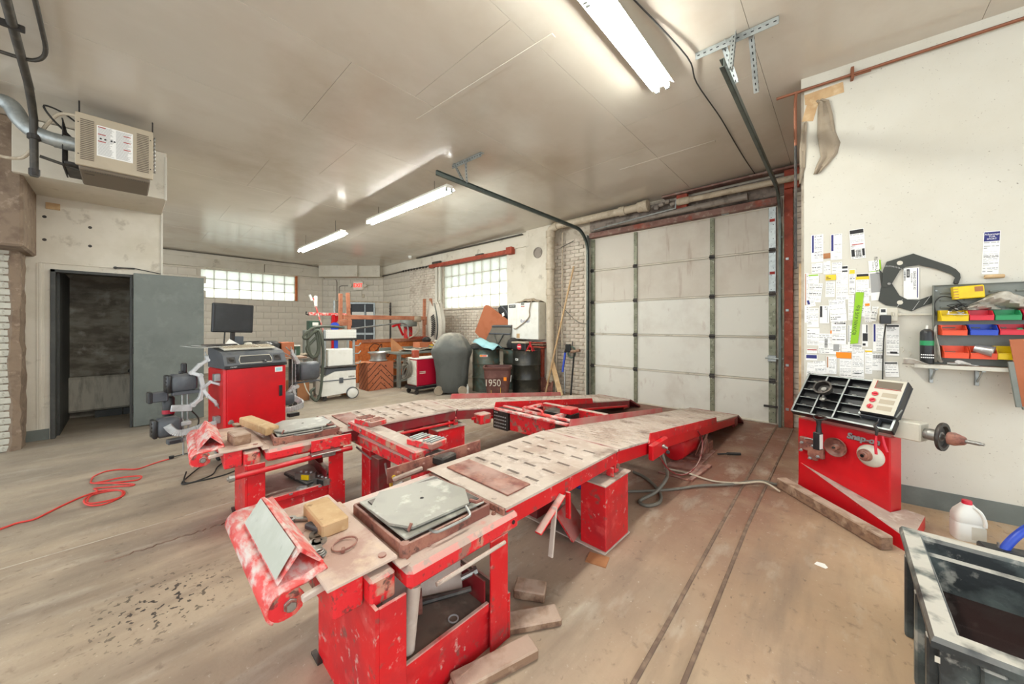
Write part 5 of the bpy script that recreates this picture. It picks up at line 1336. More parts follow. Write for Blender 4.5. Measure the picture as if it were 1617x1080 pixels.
S('small yellow label left of the tall black-headed one', .145, .212, 1.785, 1.83, lines=3, base='label_yellow', seed=7)
S('tall white label with a black header in the middle of the left notes', .212, .288, 1.615, 1.90, head=.07, lines=14, seed=8, extra=bar('second_bar', -.45, .45, .32, .36, 'ink'))
S('narrow white label with a yellow top, right of the tall black-headed one', .293, .332, 1.66, 1.865, head=.16, hcol='label_yellow', lines=9, seed=9)
S('white label with black header and broad yellow band, left of the green one', .336, .414, 1.47, 1.825, head=.06, lines=14, seed=10, extra=bar('yellow_band', -.5, .5, .36, .43, 'label_yellow'))
S('label with FUZION-UHP printed sideways, just left of the big caliper', .418, .489, 1.60, 1.926, lines=0, seed=11, roll=R(3), extra=both_(bar('green_edge', .36, .5, .25, .5, 'label_green'), bar('green_line', -.5, .5, .22, .235, 'label_green'), wtext('FUZION-UHP', .025, 'ink', .12, .37, R(-90), .95), wtext('P215/65 R16', .012, 'ink', -.15, .37, R(-90)), bar('grey_panel', -.45, .45, -.3, .18, 'ink_grey')))
S('crumpled white receipt low in the first column of notes', .03, .12, 1.60, 1.765, lines=9, seed=12, roll=R(-5))
S('label with a small blue box and a yellow corner at the left edge', .02, .075, 1.56, 1.625, side=.3, hcol='ink_blue', lines=4, seed=13, roll=R(12))
S('label with a solid black side bar marked A/T', .104, .168, 1.413, 1.567, side=.24, hcol='ink', lines=0, seed=14, extra=both_(wtext('A/T', .022, 'ink', .12, .35, R(-90)), bar('side_line', .3, .33, -.45, .45, 'ink')))
S('white crinkled receipt in the middle of the notes', .17, .275, 1.43, 1.62, lines=8, seed=15, roll=R(4))
S('white label with a rounded black outline logo', .185, .275, 1.235, 1.43, lines=7, seed=16, extra=both_(bar('logo_bar', -.3, .45, .38, .44, 'ink'), bar('logo_inner', -.22, .36, .395, .425, 'paper')))
S('faint white label at the left edge below the blue box label', .02, .10, 1.38, 1.55, lines=9, seed=17)
S('faint white label low at the left edge of the board', .02, .105, 1.22, 1.37, lines=6, seed=18)
S('bright orange tag in the middle of the notes', .176, .24, 1.322, 1.352, lines=0, base='label_orange', extra=wtext('SALE', .02, 'ink_red'), seed=19, name='orange_tag')
S('wide cream label with a large barcode low in the notes', .098, .242, 1.15, 1.325, lines=6, base='paper', seed=20, roll=R(-1), extra=both_(barcode(-.22, -.08, -.2, .25, False), bar('grey_panel', .18, .44, -.35, .3, 'ink_grey')))
S('blank bright orange tag below the wide barcode label', .212, .308, 1.118, 1.168, lines=0, base='label_orange', seed=21, name='orange_tag')
S('small navy logo label at the lower left edge', .012, .09, 1.088, 1.14, head=.6, hcol='ink_blue', lines=3, seed=22)
S('small label with a red line above the navy logo label', .02, .09, 1.15, 1.19, head=.25, hcol='ink_red', lines=3, seed=23)
S('tilted white label below the navy logo label', .07, .15, .97, 1.085, lines=7, seed=24, roll=R(8))
S('brown-edged label with sideways print under the wide barcode label', .15, .215, .98, 1.13, side=.12, hcol='cardboard', lines=7, seed=25)
S('white label half hidden behind the balancer tray, under the orange tag', .235, .31, .96, 1.11, lines=8, seed=26)
S('white label with a rounded outline box, right of the orange tag', .312, .385, .95, 1.20, lines=12, seed=27, extra=bar('outline', -.35, .3, -.32, -.3, 'ink'))
S('label made of heavy black blocks, right of the green tape', .372, .408, 1.22, 1.405, lines=0, seed=28, extra=both_(bar('black_block', -.4, .45, -.25, .1, 'ink'), bar('black_block', -.4, .1, -.45, -.35, 'ink'), bar('black_line', .2, .4, .12, .48, 'ink')))
S('label with a short yellow band below the black block label', .39, .432, 1.0, 1.20, lines=8, seed=29, extra=bar('yellow_band', -.5, .5, .38, .45, 'label_yellow'))
S('white label with a navy side bar behind the power cord', .436, .50, 1.185, 1.41, side=.18, hcol='ink_blue', lines=10, seed=30)
S('label with a wide barcode strip low behind the power cord', .43, .50, 1.03, 1.17, lines=5, seed=31, extra=barcode(-.4, .4, .2, .4))
S('white label with a black header right of the power cord', .511, .585, 1.155, 1.403, head=.06, lines=12, seed=32, extra=bar('black_block', -.2, .35, -.44, -.37, 'ink'))
S('faded white label under the end of the shelf, right of the power cord', .503, .58, .985, 1.105, head=.1, lines=8, seed=33, roll=R(4))
S('label with a navy edge and sideways print inside the caliper', .607, .69, 1.60, 1.845, lines=0, seed=34, extra=both_(bar('navy_edge', .36, .42, -.45, .48, 'ink_blue'), bar('black_box', -.3, -.1, .2, .46, 'ink'), bar('black_box_inner', -.25, -.15, .24, .42, 'paper'), wtext('GRAND TOUR AS', .018, 'ink', .2, .1, R(-90)), wtext('P225/60R16 98H', .011, 'ink', .02, .18, R(-90)), barcode(-.48, -.36, .1, .42, False)))
S('tall label with a navy Advantage T/A header, alone at the right above the rack', 1.0, 1.076, 1.765, 2.07, head=.22, hcol='ink_blue', lines=16, roll=R(-2), seed=35, extra=both_(wtext('Advantage', .017, 'paper', 0, .43, 0, .95), wtext('T/A', .02, 'paper', 0, .375), wtext('SPORT', .015, 'paper', 0, .32), bar('mid_line', -.42, -.02, -.1, -.09, 'ink'), bar('mid_line', .04, .45, -.1, -.09, 'ink')))
tag(obj('tape_roll', MB().lathe([(.0, 0), (.012, 0), (.014, .005), (.014, .082), (.012, .087), (0, .087)], WP(1.006, 1.745, .012), tuple(wu), 14), 'wood_raw', smooth=True), 'rolled tan backing paper at the foot of the Advantage label', 'roll')
S('receipt glued sideways between the two top left labels and the yellow one', .13, .178, 1.84, 1.95, lines=6, seed=41, roll=R(2))
S('thin white slip below the small yellow label', .145, .205, 1.64, 1.775, lines=9, seed=42, roll=R(-2))
S('white slip tucked left of the lime strip, half way up', .288, .325, 1.44, 1.65, lines=9, seed=43)
S('white slip right of the lime strip, at its top', .385, .425, 1.42, 1.59, lines=8, seed=44, roll=R(3), extra=bar('orange_mark', -.3, .4, .3, .42, 'label_orange'))
S('small crumpled slip left of the outlet box', .425, .462, 1.43, 1.55, lines=5, seed=45, roll=R(-8))
S('white slip directly under the rounded outline logo label', .18, .235, 1.355, 1.42, lines=5, seed=46)
S('narrow slip with sideways lines left of the lime strip foot', .285, .312, 1.18, 1.40, lines=9, seed=47, side=.2, hcol='ink_grey')
S('white slip between the wide barcode label and the orange blank tag', .245, .285, 1.175, 1.235, lines=5, seed=48)
S('faded slip under the lime strip foot, with a grey header', .312, .372, 1.17, 1.235, head=.2, hcol='ink_grey', lines=4, seed=49)
S('long faint slip right of the top black-headed label', .385, .43, 1.64, 1.70, lines=3, seed=50)
S('white slip at the lower left corner of the notes, under the tilted one', .02, .075, .95, 1.07, lines=6, seed=51, roll=R(-4))
S('thin brown-lined slip at the left edge beside the wood strip', .004, .03, 1.42, 1.86, lines=16, seed=52, side=.25, hcol='cardboard')
# strip of lime tape
m_ = MB().prism([(.334, 1.672), (.384, 1.668), (.347, 1.248), (.300, 1.24)], Vector(W0) + wn * .0088, wu, (0, 0, 1), wn * .0006)
gt = thing('lime_tape', 'long lime green strip with ROWAN AVE Rdy written up it', 'label', Vector(WP(.34, 1.46, .009)), wa)
relw(m_, Vector(WP(.34, 1.46, .009))); 
ob = obj('tape', m_, 'label_green', gt); ob.rotation_euler = (0, 0, -wa)
text('lettering', 'ROWAN AVE Rdy', .034, 'ink', gt, (-.003, -.0005, -.02), (R(90), R(-84), 0), .0002, sx=.95)

# ---- big wheel caliper gauge
up = [(.493, 1.842), (.513, 1.905), (.657, 1.954), (.84, 1.841), (.872, 1.812), (.891, 1.779), (.894, 1.747), (.884, 1.706), (.857, 1.708), (.867, 1.75), (.85, 1.777), (.77, 1.827), (.687, 1.862), (.62, 1.855), (.585, 1.828), (.543, 1.73), (.51, 1.70), (.485, 1.71)]
lo = [(.471, 1.852), (.484, 1.711), (.467, 1.595), (.511, 1.557), (.566, 1.544), (.65, 1.506), (.709, 1.542), (.76, 1.568), (.76, 1.628), (.687, 1.592), (.627, 1.60), (.585, 1.632), (.543, 1.73)]
t = thing('wheel_caliper', 'large dark grey wheel caliper hanging open on the white wall', 'caliper', Vector(WP(.53, 1.73, 0)))
o0 = Vector(WP(.53, 1.73, 0))
obj('upper_arm', relw(MB().prism(up, Vector(W0) + wn * .012, wu, (0, 0, 1), wn * .006), o0), 'caliper_dark', t)
obj('lower_arm', relw(MB().prism(lo, Vector(W0) + wn * .005, wu, (0, 0, 1), wn * .006), o0), 'caliper_dark', t)
for s_, z_, r_ in ((.585, 1.888, .017), (.587, 1.577, .017)):
    obj('hole_ring', MB().lathe([(0, 0), (r_, 0), (r_, .001), (0, .001)], Vector(WP(s_, z_, .0182 if z_ > 1.7 else .0112)) - o0, tuple(wn), 16), 'cream_metal', t)
obj('pivot', MB().lathe([(0, 0), (.01, 0), (.01, .006), (0, .008)], Vector(WP(.525, 1.728, .018)) - o0, tuple(wn), 12), 'steel', t)
m_ = MB()
for k in range(12): m_.beam(Vector(WP(.505 + .008 * k, 1.865 - .0006 * k * k * .4, .0183)) - o0, Vector(WP(.503 + .008 * k, 1.877 - .0006 * k * k * .4, .0183)) - o0, .0012, .0006, up=tuple(wn))
q = obj('scale_marks', m_, 'paper', t); q['kind'] = 'stuff'
for a, b_ in (((.60, 1.60), (.57, 1.54)), ((.69, 1.585), (.655, 1.515)), ((.745, 1.618), (.712, 1.555))):
    obj('scribed_line', relw(MB().beam(WP(*a, .0115), WP(*b_, .0115), .0015, .0006, up=tuple(wn)), o0), 'paper', t)
obj('screw_tip', MB().lathe([(.006, -.02), (.012, -.005), (.008, .01), (.012, .02)], Vector(WP(.872, 1.705, .015)) - o0, (0, 0, -1), 8), 'dark_metal', t)

# ---- outlet with adapter, cord, conduit
t = thing('power_outlet', 'cream outlet box with a black plug adapter in it, just below the caliper', 'outlet', Vector(WP(.517, 1.48, 0)), wa)
obj('box', MB().bb((-.052, -.045, -.052), (.054, 0, .054), .004), 'cream_metal', t)
obj('socket_face', MB().bb((-.05, -.05, -.0), (-.008, -.045, .052), .003), 'white_plastic', t)
obj('switch_lever', MB().bb((.02, -.06, -.01), (.032, -.045, .02), .003), 'cream_metal', t)
obj('socket', MB().bb((-.042, -.0515, .02), (-.016, -.05, .045), .004), 'black_plastic', t)
obj('plug_adapter', MB().bb((-.052, -.09, -.072), (.01, -.05, -.004), .004), 'black_plastic', t)
tag(obj('appliance_lead', MB().tube(smooth_path([WP(.50, 1.405, .07), WP(.495, 1.3, .03), WP(.492, 1.15, .02), WP(.49, 1.02, .02), WP(.488, .93, .025)], 5), .0045, 6), 'cord_black'), 'black cord hanging from the outlet down behind the balancer', 'cord')
tag(obj('outlet_conduit', MB().tube([WP(.575, 1.482, .02), WP(.77, 1.478, .02)], .008, 8).cyl(WP(.572, 1.482, .02), WP(.59, 1.482, .02), .014, 10), 'cream_metal'), 'short cream conduit from the outlet box to the bin rack', 'pipe')

# ---- shelf with the bin rack
t = thing('wall_shelf', 'narrow whitewashed wooden shelf under the coloured bins', 'shelf', Vector(WP(.9, 1.08, 0)), wa)
obj('board', MB().prism([(-.26, 0), (.55, 0), (.55, -.15), (-.22, -.15), (-.26, -.13)], (0, 0, 0), (1, 0, 0), (0, 1, 0), (0, 0, .026)), 'wall_white', t)
for x_ in (-.16, .06): obj('bracket', MB().bb((x_, -.02, -.12), (x_ + .02, 0, 0), .002).bb((x_, -.13, -.012), (x_ + .02, 0, 0), .002).beam((x_ + .01, -.11, -.01), (x_ + .01, -.01, -.1), .008, .008), 'galvanised', t)
t = thing('bin_rack', 'grey louvred steel rack holding the coloured bins on the shelf', 'rack', Vector(WP(.75, 1.107, .035)), wa)
obj('back_panel', MB().bb((0, -.004, 0), (.66, 0, .59), .001), 'grey_green_metal', t)
obj('side_flange', MB().bb((0, -.03, 0), (.004, 0, .59), .001), 'grey_green_metal', t)
obj('top_flange', MB().bb((0, -.02, .586), (.66, 0, .59), .001), 'grey_green_metal', t)
for z_ in (.53, .475, .42, .27, .09):
    for k in range(5): obj('louvre', MB().box((.075 + k * .115, -.008, z_), (.075, .01, .016), (R(30), 0, 0), .003), 'grey_green_metal', t)
for z_ in (.55, .05): obj('screw', MB().cyl((.02, -.004, z_), (.02, -.008, z_), .006, 8), 'galvanised', t)
def bin_(label, s0, s1, z0, z1, m__, rollx=0.0, d=.045, content=None):
    W_, H_ = s1 - s0, z1 - z0
    t = thing('storage_bin', label, 'bin', Vector(WP((s0 + s1) / 2, z0, d)), wa, 'coloured storage bins')
    D_ = .085; w_ = W_ / 2
    b_ = MB()
    b_.bb((-w_, -D_, 0), (w_, 0, .003)); b_.bb((-w_, -.003, 0), (w_, 0, H_))
    for sx in (-1, 1):
        x_ = sx * w_
        b_.prism([(0, 0), (-D_, 0), (-D_ - .006, H_ * .45), (-D_ * .72, H_ * .92), (0, H_)], (x_ - .0015, 0, 0), (0, 1, 0), (0, 0, 1), (.003, 0, 0))
    obj('shell', b_, m__, t)
    obj('front_lip', MB().box((0, -D_ - .003, H_ * .23), (W_, .004, H_ * .46), (R(4), 0, 0), .0015), m__, t)
    obj('rim', MB().beam((-w_, -D_ - .006, H_ * .46), (w_, -D_ - .006, H_ * .46), .008, .005, .002), m__, t)
    if content: content(t, W_, H_)
    return t
def nuts(t, W_, H_):
    r_ = random.Random(int(W_ * 1e4)); m_ = MB()
    for k in range(9): m_.box((r_.uniform(-W_ * .35, W_ * .35), r_.uniform(-.07, -.02), .008 + r_.uniform(0, .02)), (.02, .012, .008), (r_.random() * 3, r_.random() * 3, 0), .002)
    q = obj('small_fittings', m_, 'steel', t); q['kind'] = 'stuff'
bin_('yellow bin, leftmost in the top row of the rack', .775, .90, 1.427, 1.508, 'yellow_plastic', content=nuts)
bin_('red bin, second in the top row of the rack', .907, 1.012, 1.433, 1.505, 'red_plastic')
bin_('green bin in the top row of the rack', 1.02, 1.128, 1.433, 1.505, 'green_plastic')
bin_('red bin at the right end of the top row of the rack', 1.14, 1.25, 1.433, 1.508, 'red_plastic')
bin_('orange bin, leftmost in the middle row, holding white scraps', .778, .894, 1.325, 1.40, 'orange_plastic', content=nuts)
bin_('blue bin left of the red one in the middle row', .91, 1.03, 1.328, 1.404, 'blue_plastic', content=nuts)
bin_('red bin in the middle row with a green cap inside', 1.04, 1.163, 1.332, 1.405, 'red_plastic')
bin_('blue bin cut by the right edge of the picture', 1.17, 1.28, 1.332, 1.405, 'blue_plastic')
bin_('orange bin, leftmost in the bottom row of the rack', .788, .902, 1.16, 1.247, 'orange_plastic', content=nuts)
bin_('orange bin under the silver cup', .91, 1.026, 1.16, 1.248, 'orange_plastic')
bin_('yellow bin in the bottom row beside the orange board', 1.03, 1.14, 1.162, 1.252, 'yellow_plastic', content=nuts)
tag(obj('plastic_disc', MB().lathe([(0, 0), (.014, 0), (.016, .01), (.0, .018)], WP(1.13, 1.362, .10), tuple(wn), 14), 'green_plastic', smooth=True), 'small green round disc inside the red middle bin', 'disc')
t = thing('loose_bin', 'empty yellow bin lying face up high on the grey rack', 'bin', Vector(WP(.913, 1.635, .07)), wa); t.rotation_euler = (0, R(-4), wa)
obj('shell', MB().bb((-.07, -.03, -.045), (.07, .03, .045), .006), 'yellow_plastic', t)
obj('end_rib', MB().bb((-.074, -.034, -.046), (-.05, .02, .046), .002), 'yellow_plastic', t)
for k in range(4): obj('groove', MB().bb((-.0745, -.035, -.035 + .02 * k), (-.052, -.033, -.029 + .02 * k)), 'cardboard', t)
obj('window', MB().bb((.025, -.0315, .0), (.062, -.03, .035)), 'cardboard', t)
# plastic film draped on the rack
rows = []
r_ = random.Random(6)
for j in range(7):
    z_ = 1.515 + .022 * j; row = []
    for i in range(22):
        s_ = .885 + .022 * i
        hgt = min(1, max(.15, (s_ - .87) / .22))
        row.append(WP(s_, 1.508 + (z_ - 1.515) * hgt * (1.0 + .25 * math.sin(i * .35)), .06 + .03 * math.sin(i * 1.1 + j * 1.7) + .02 * math.sin(i * .5 + j) + .03 * math.sin(j / 6 * 3.1)))
    rows.append(row)
tag(obj('plastic_film', MB().sheet(rows), 'film', thick=.002, smooth=80), 'crumpled translucent plastic sheet draped over the rack above the bins', 'sheet')
m_ = MB()
r_ = random.Random(8)
pts = [WP(.76 + .018 * k + r_.uniform(-.015, .015), 1.60 - .009 * k * (k < 12) + r_.uniform(-.03, .03), .07 + r_.uniform(-.015, .015)) for k in range(12)]
m_.tube(smooth_path([WP(.765, 1.47, .06), WP(.758, 1.56, .06), WP(.79, 1.61, .06), WP(.84, 1.60, .06), WP(.88, 1.56, .07)] + [WP(.80 + .11 * r_.random(), 1.50 + .06 * r_.random(), .06 + .05 * r_.random()) for _ in range(14)], 4), .0035, 5)
t = thing('wire_tangle', 'tangle of black wires and brass ends hung on the left of the rack', 'wires', Vector(WP(.83, 1.53, 0)))
obj('wire', relw(m_, Vector(WP(.83, 1.53, 0))), 'cord_black', t)
for k in range(6): obj('terminal', MB().beam(Vector(WP(.8 + .11 * r_.random(), 1.47 + .06 * r_.random(), .12)) - Vector(WP(.83, 1.53, 0)), Vector(WP(.8 + .11 * r_.random(), 1.47 + .06 * r_.random(), .12)) - Vector(WP(.83, 1.53, 0)), .007, .007, .002), 'cream_metal' if k % 2 else 'steel', t)
t = thing('silver_cup', 'shiny aluminium cup lying in the orange bin at the bottom of the rack', 'cup', Vector(WP(.93, 1.235, .12)))
ax = (wu * .9 + wn * .35 + Vector((0, 0, -.25))).normalized()
obj('cup_body', MB().lathe([(.0, 0), (.026, 0), (.028, .01), (.036, .08), (.04, .085), (.034, .08), (.026, .015), (0, .012)], (0, 0, 0), tuple(ax), 20), 'wheel_alu', t, smooth=50)
# spray can
t = thing('spray_can', 'black spray can with a green band, standing on the left end of the shelf', 'can', Vector(WP(.712, 1.107, .09)))
obj('can_body', MB().lathe([(.0, 0), (.034, 0), (.036, .006), (.036, .235), (.03, .25), (.014, .262), (.0, .264)], seg=24), 'black_plastic', t, smooth=40)
obj('label_band', MB().lathe([(.0365, .14), (.0365, .175)], seg=24), 'green_plastic', t, smooth=True)
obj('nozzle', MB().cyl((0, 0, .262), (0, 0, .29), .007, 10), 'white_plastic', t)
m_ = MB(); r_ = random.Random(12)
for k in range(14): m_.box((-.03 + .006 * (k % 7) * 1.6, -.0375 + .006 * abs((k % 7) - 3) * .35, .05 + .02 * (k // 7)), (.007, .002, .008))
tag_ = obj('small_print', m_, 'paper', t); tag_['kind'] = 'stuff'
# crumpled papers and a bag on the shelf
def crumple(name, label, cat, s0, s1, z0, z1, d, m__, seed):
    r_ = random.Random(seed); rows = []
    for j in range(5):
        rows.append([WP(s0 + (s1 - s0) * i / 7 + r_.uniform(-.006, .006), z0 + (z1 - z0) * j / 4 * (.5 + .5 * math.sin(1 + i * .6)) + .002, d + .03 * j / 4 + r_.uniform(-.008, .008)) for i in range(8)])
    return tag(obj(name, MB().sheet(rows), m__, thick=.002, smooth=70), label, cat)
crumple('paper_sheet', 'crumpled grey paper hanging over the left end of the shelf', 'paper', .58, .76, 1.10, 1.15, .13, 'film', 3)
crumple('paper_sheet', 'white crumpled wrapper on the shelf in front of the orange bin', 'paper', .84, .94, 1.112, 1.145, .12, 'paper', 5)
tag(obj('socket_tool', MB().lathe([(.008, 0), (.012, .01), (.012, .04), (.007, .05), (.007, .09)], WP(.80, 1.12, .13), tuple(wu), 10), 'steel', smooth=True), 'small steel socket lying on the shelf front', 'socket')
crumple('hanging_bag', 'grey plastic bag hanging at the left side of the rack', 'bag', .745, .79, 1.12, 1.40, .07, 'film', 7)
# orange binder board
t = thing('wall_chart', 'orange brown printed board leaning at the right end of the shelf', 'board', Vector(WP(1.17, 1.08, .17)), wa); t.rotation_euler = (R(-5), R(-5), wa)
obj('board', MB().bb((-.08, -.006, -.22), (.2, .0, .23), .002), 'cardboard_print', t)
obj('edge_strip', MB().bb((-.105, -.012, -.07 + -.15), (-.08, .004, .08), .002), 'grey_green_metal', t)
obj('foot_strip', MB().bb((-.08, -.012, -.235), (.2, .004, -.215), .002), 'grey_green_metal', t)
obj('spec_label', MB().bb((-.03, -.0068, .03), (.06, -.006, .06)), 'paper', t)
m_ = MB(); 
for k in range(4): m_.bb((-.025, -.0073, .034 + k * .006), (.055 - .01 * (k % 2), -.0068, .037 + k * .006))
obj('small_print', m_, 'ink', t)['kind'] = 'stuff'
# small wall bits
for k, (s_, z_) in enumerate(((.64, 1.17), (.60, 1.2))):
    tag(obj('wall_hook', MB().tube([WP(s_, z_ + .02, .0), WP(s_, z_ + .02, .02), WP(s_ + .006, z_, .022), WP(s_, z_ - .015, .012)], .003, 6), 'cream_metal'), ('small cream hook on the wall left of the spray can', 'second small cream hook, nearer the power cord')[k], 'hook')

# ================================================================== wheel balancer
BA = R(-25.8)
t = bal = thing('wheel_balancer', 'red wheel balancer with a tilted black weight tray, standing at the white wall', 'wheel balancer', (-.278, 3.9, 0), BA)
obj('cabinet', MB().bb((0, 0, .0), (.585, .15, .61), .008), 'red_clean', t)
sk = MB()
A = [(.02, -.002, .235), (.585, -.002, .085), (.60, .155, .085), (.70, .155, .085), (.80, -.28, .085), (.776, -.316, .085)]
B = [(.0, -.004, 0), (.585, -.002, 0), (.60, .155, 0), (.70, .155, 0), (.80, -.28, 0), (.776, -.318, 0)]
sk.add(A + B, [(0, 5, 1), (1, 5, 4, 3, 2)])
obj('base_top', sk, 'dusty_deck', t, fix=False)
sk = MB().add(A + B, [(0, 6, 11, 5), (5, 11, 10, 4), (4, 10, 9, 3), (0, 1, 7, 6), (3, 9, 8, 2)]); obj('base_skirt', sk, 'red_clean', t, fix=False)
# tray
sl = math.atan2(.30, .245); cs, sn = math.cos(sl), math.sin(sl)
def TP(u_, v_, w_=0.0): return (u_, -.095 + v_ * cs - w_ * sn, .675 + v_ * sn + w_ * cs)
def tbox(m_, u0, u1, v0, v1, w0, w1, bev=0.0):
    return m_.box(TP((u0 + u1) / 2, (v0 + v1) / 2, (w0 + w1) / 2), (u1 - u0, v1 - v0, w1 - w0), (sl, 0, 0), bev)
tray = obj('weight_tray', tbox(MB(), .0, .63, 0, .392, -.05, -.038, .003), 'black_clean', t)
for a in ((.0, .012, 0, .392), (.618, .63, 0, .10), (.0, .63, 0, .012), (.0, .43, .38, .392), (.425, .437, .09, .392), (.14, .150, .0, .392), (.283, .293, .0, .392)):
    obj('divider', tbox(MB(), *a, -.04, .004, .002), 'black_clean', tray); obj('divider_edge', tbox(MB(), *a, .004, .0055), 'galvanised', tray)
for k in range(1, 5):
    obj('divider', tbox(MB(), .01, .43, .0 + k * .0785 - .002, k * .0785 + .002, -.04, -.004, .001), 'black_clean', tray); obj('divider_edge', tbox(MB(), .01, .43, k * .0785 - .0022, k * .0785 + .0022, -.004, -.003), 'galvanised', tray)
obj('divider', tbox(MB(), .43, .63, .082, .09, -.04, .004, .002), 'grey_plastic', tray)
obj('divider', tbox(MB(), .54, .546, .01, .085, -.04, .0, .001), 'grey_plastic', tray)
r_ = random.Random(3); 
for i in range(3):
    for k in range(5):
        obj('finger_tab', tbox(MB(), .06 + .142 * i, .085 + .142 * i, .003 + k * .0785, .008 + k * .0785, -.004, .004, .001), 'steel', tray)
pn = obj('control_panel', tbox(MB(), .437, .632, .092, .392, -.03, .035, .006), 'black_plastic', t)
obj('panel_face', tbox(MB(), .443, .626, .098, .386, .035, .038, .002), 'cream_metal', pn)
obj('display_window', tbox(MB(), .475, .61, .31, .37, .038, .0395, .002), 'brown_metal', pn)
obj('display_bezel', tbox(MB(), .47, .615, .303, .308, .038, .0395), 'ink_red', pn)
obj('display_bezel', tbox(MB(), .47, .474, .303, .375, .038, .0395), 'ink_red', pn)
for k, v_ in enumerate((.255, .20, .145)):
    obj('dial_plate', MB().lathe([(0, 0), (.022, 0), (.022, .001), (0, .001)], TP(.488, v_, .038), (0, -sn, cs), 20), 'tan_metal', pn)
    kn = MB().lathe([(0, 0), (.017, 0), (.016, .006), (0, .007)], TP(.488, v_, .039), (0, -sn, cs), 18); kn.box(TP(.488, v_, .049), (.03, .008, .010), Matrix.Rotation(sl, 3, 'X') @ Matrix.Rotation(R((0, 40, 90)[k]), 3, 'Z'), .002)
    obj('dial', kn, 'red_plastic', pn)
    obj('display_window', tbox(MB(), .525, .605, v_ - .018, v_ + .018, .038, .039, .001), 'tan_metal', pn)
obj('rod_hook', MB().tube([TP(.632, .10, .02), TP(.66, .15, .05)], .005, 6), 'galvanised', t)
em = text('emblem', 'Snap-on', .058, 'galvanised', t, (.437, -.009, .557), (R(90), 0, 0), .003, sx=1.0, shear=.2, bold=.0025)
obj('emblem_shadow', MB().bb((.336, -.0025, .532), (.53, -.0, .537)), 'dark_metal', t)
for x_, z_ in ((.57, .53), (.56, .54)): pass
# spindle on the right
obj('spindle_housing', MB().bb((.594, .0, .618), (.733, .115, .742), .008), 'cream_metal', t)
sp = obj('spindle', MB().lathe([(.03, 0), (.034, .01), (.034, .03), (.038, .032), (.038, .07), (.03, .09), (.014, .1), (.014, .13), (.012, .13), (.012, .245), (.008, .25), (.008, .262), (0, .262)], (.722, .055, .675), (1, 0, 0), 20), 'steel', t, smooth=35)
obj('backing_flange', MB().lathe([(.05, 0), (.088, .004), (.092, .012), (.09, .022), (.07, .022), (.062, .006), (.05, .006)], (.80, .055, .675), (1, 0, 0), 28), 'dark_metal', t, smooth=35)
obj('cone_nut', MB().lathe([(.018, 0), (.04, .004), (.042, .03), (.026, .07), (.022, .075), (.012, .075)], (.835, .055, .675), (1, 0, 0), 20), 'rusty_brown', t, smooth=35)
# hung tools (lift off: their own things)
def BP(x_, y_, z_): 
    v = Matrix.Rotation(BA, 3, 'Z') @ Vector((x_, y_, z_)); return (v.x - .278, v.y + 3.9, v.z)
bn = Matrix.Rotation(BA, 3, 'Z') @ Vector((0, -1, 0))
t = thing('centring_dish', 'rust brown round dish hung on the front of the balancer', 'dish', BP(.278, 0, .448), BA)
obj('dish', MB().lathe([(.012, .004), (.05, .004), (.064, .02), (.07, .034), (.073, .034), (.07, .016), (.052, .0), (.012, 0), (.012, .004)], (0, 0, 0), (0, -1, 0), 28), 'rusty_brown', t, smooth=40)
obj('hub', MB().lathe([(.01, .03), (.01, .045), (.02, .045), (.022, .004), (.024, 0)], (0, 0, 0), (0, -1, 0), 18), 'rusty_brown', t, smooth=40)
obj('peg', MB().cyl((0, 0, 0), (0, -.06, 0), .008, 10), 'dark_metal', t)
t = thing('centring_cone', 'pale grey cone with a stepped brown hub hung right of the brown dish', 'cone', BP(.478, 0, .445), BA); t.rotation_euler = (0, R(12), BA)
obj('cone_disc', MB().lathe([(.03, .03), (.06, .022), (.078, .008), (.08, 0), (.0, 0)], (0, 0, 0), (0, -1, 0), 28), 'cream_metal', t, smooth=40)
obj('hub', MB().lathe([(.012, .07), (.024, .07), (.026, .055), (.034, .055), (.036, .04), (.042, .04), (.044, .02)], (-.018, 0, -.0), (0, -1, 0), 22), 'rusty_brown', t, smooth=30)
obj('bore', MB().lathe([(0, .0705), (.012, .0705)], (-.018, 0, 0), (0, -1, 0), 16), 'black_plastic', t)
t = thing('bolt_adapter', 'brown square flange plate with shiny studs at the left of the balancer front', 'adapter', BP(.115, -.02, .385), BA)
m_ = MB()
for x_, z_, w_, h_ in ((-.035, .03, .1, .1), (.03, -.02, .11, .085), (-.055, -.0, .07, .05), (.01, -.055, .06, .07)): m_.box((x_, 0, z_), (w_, .03 + .004 * (h_ * 10 % 3), h_), bev=.005)
obj('flange', m_, 'rusty_brown', t)
for x_, z_ in ((-.06, .035), (-.065, -.03), (.055, -.045), (.0, -.075), (.02, .03)):
    obj('stud', MB().lathe([(.011, 0), (.011, .012), (.006, .014), (.006, .026)], (x_, -.018, z_), (0, -1, 0), 10), 'galvanised', t)
obj('arc_bracket', MB().tube([(.045 * math.cos(R(a)) + 0, -.022, .06 + .022 * math.sin(R(a))) for a in range(20, 170, 15)], .004, 6), 'galvanised', t)
t = thing('air_gun', 'black handled air tool with a pale label, hooked over the tray edge', 'air tool', BP(.222, -.13, .56), BA)
obj('grip', MB().bb((-.025, -.03, -.135), (.02, .02, .0), .004), 'black_plastic', t)
obj('label', MB().bb((.0201, -.028, -.125), (.0215, .012, -.012)), 'white_plastic', t)
obj('neck', MB().lathe([(.02, 0), (.018, .03), (.014, .06), (.017, .075), (.017, .09)], (0, 0, 0), (0, 0, 1), 14), 'black_plastic', t, smooth=40)
obj('loop_handle', MB().tube(smooth_path([(-.03, 0, .1), (-.03, 0, .12), (0, 0, .135), (.04, 0, .13), (.045, 0, .115), (0, 0, .095)], 4, True), .007, 8, closed=True), 'dark_metal', t, smooth=True)
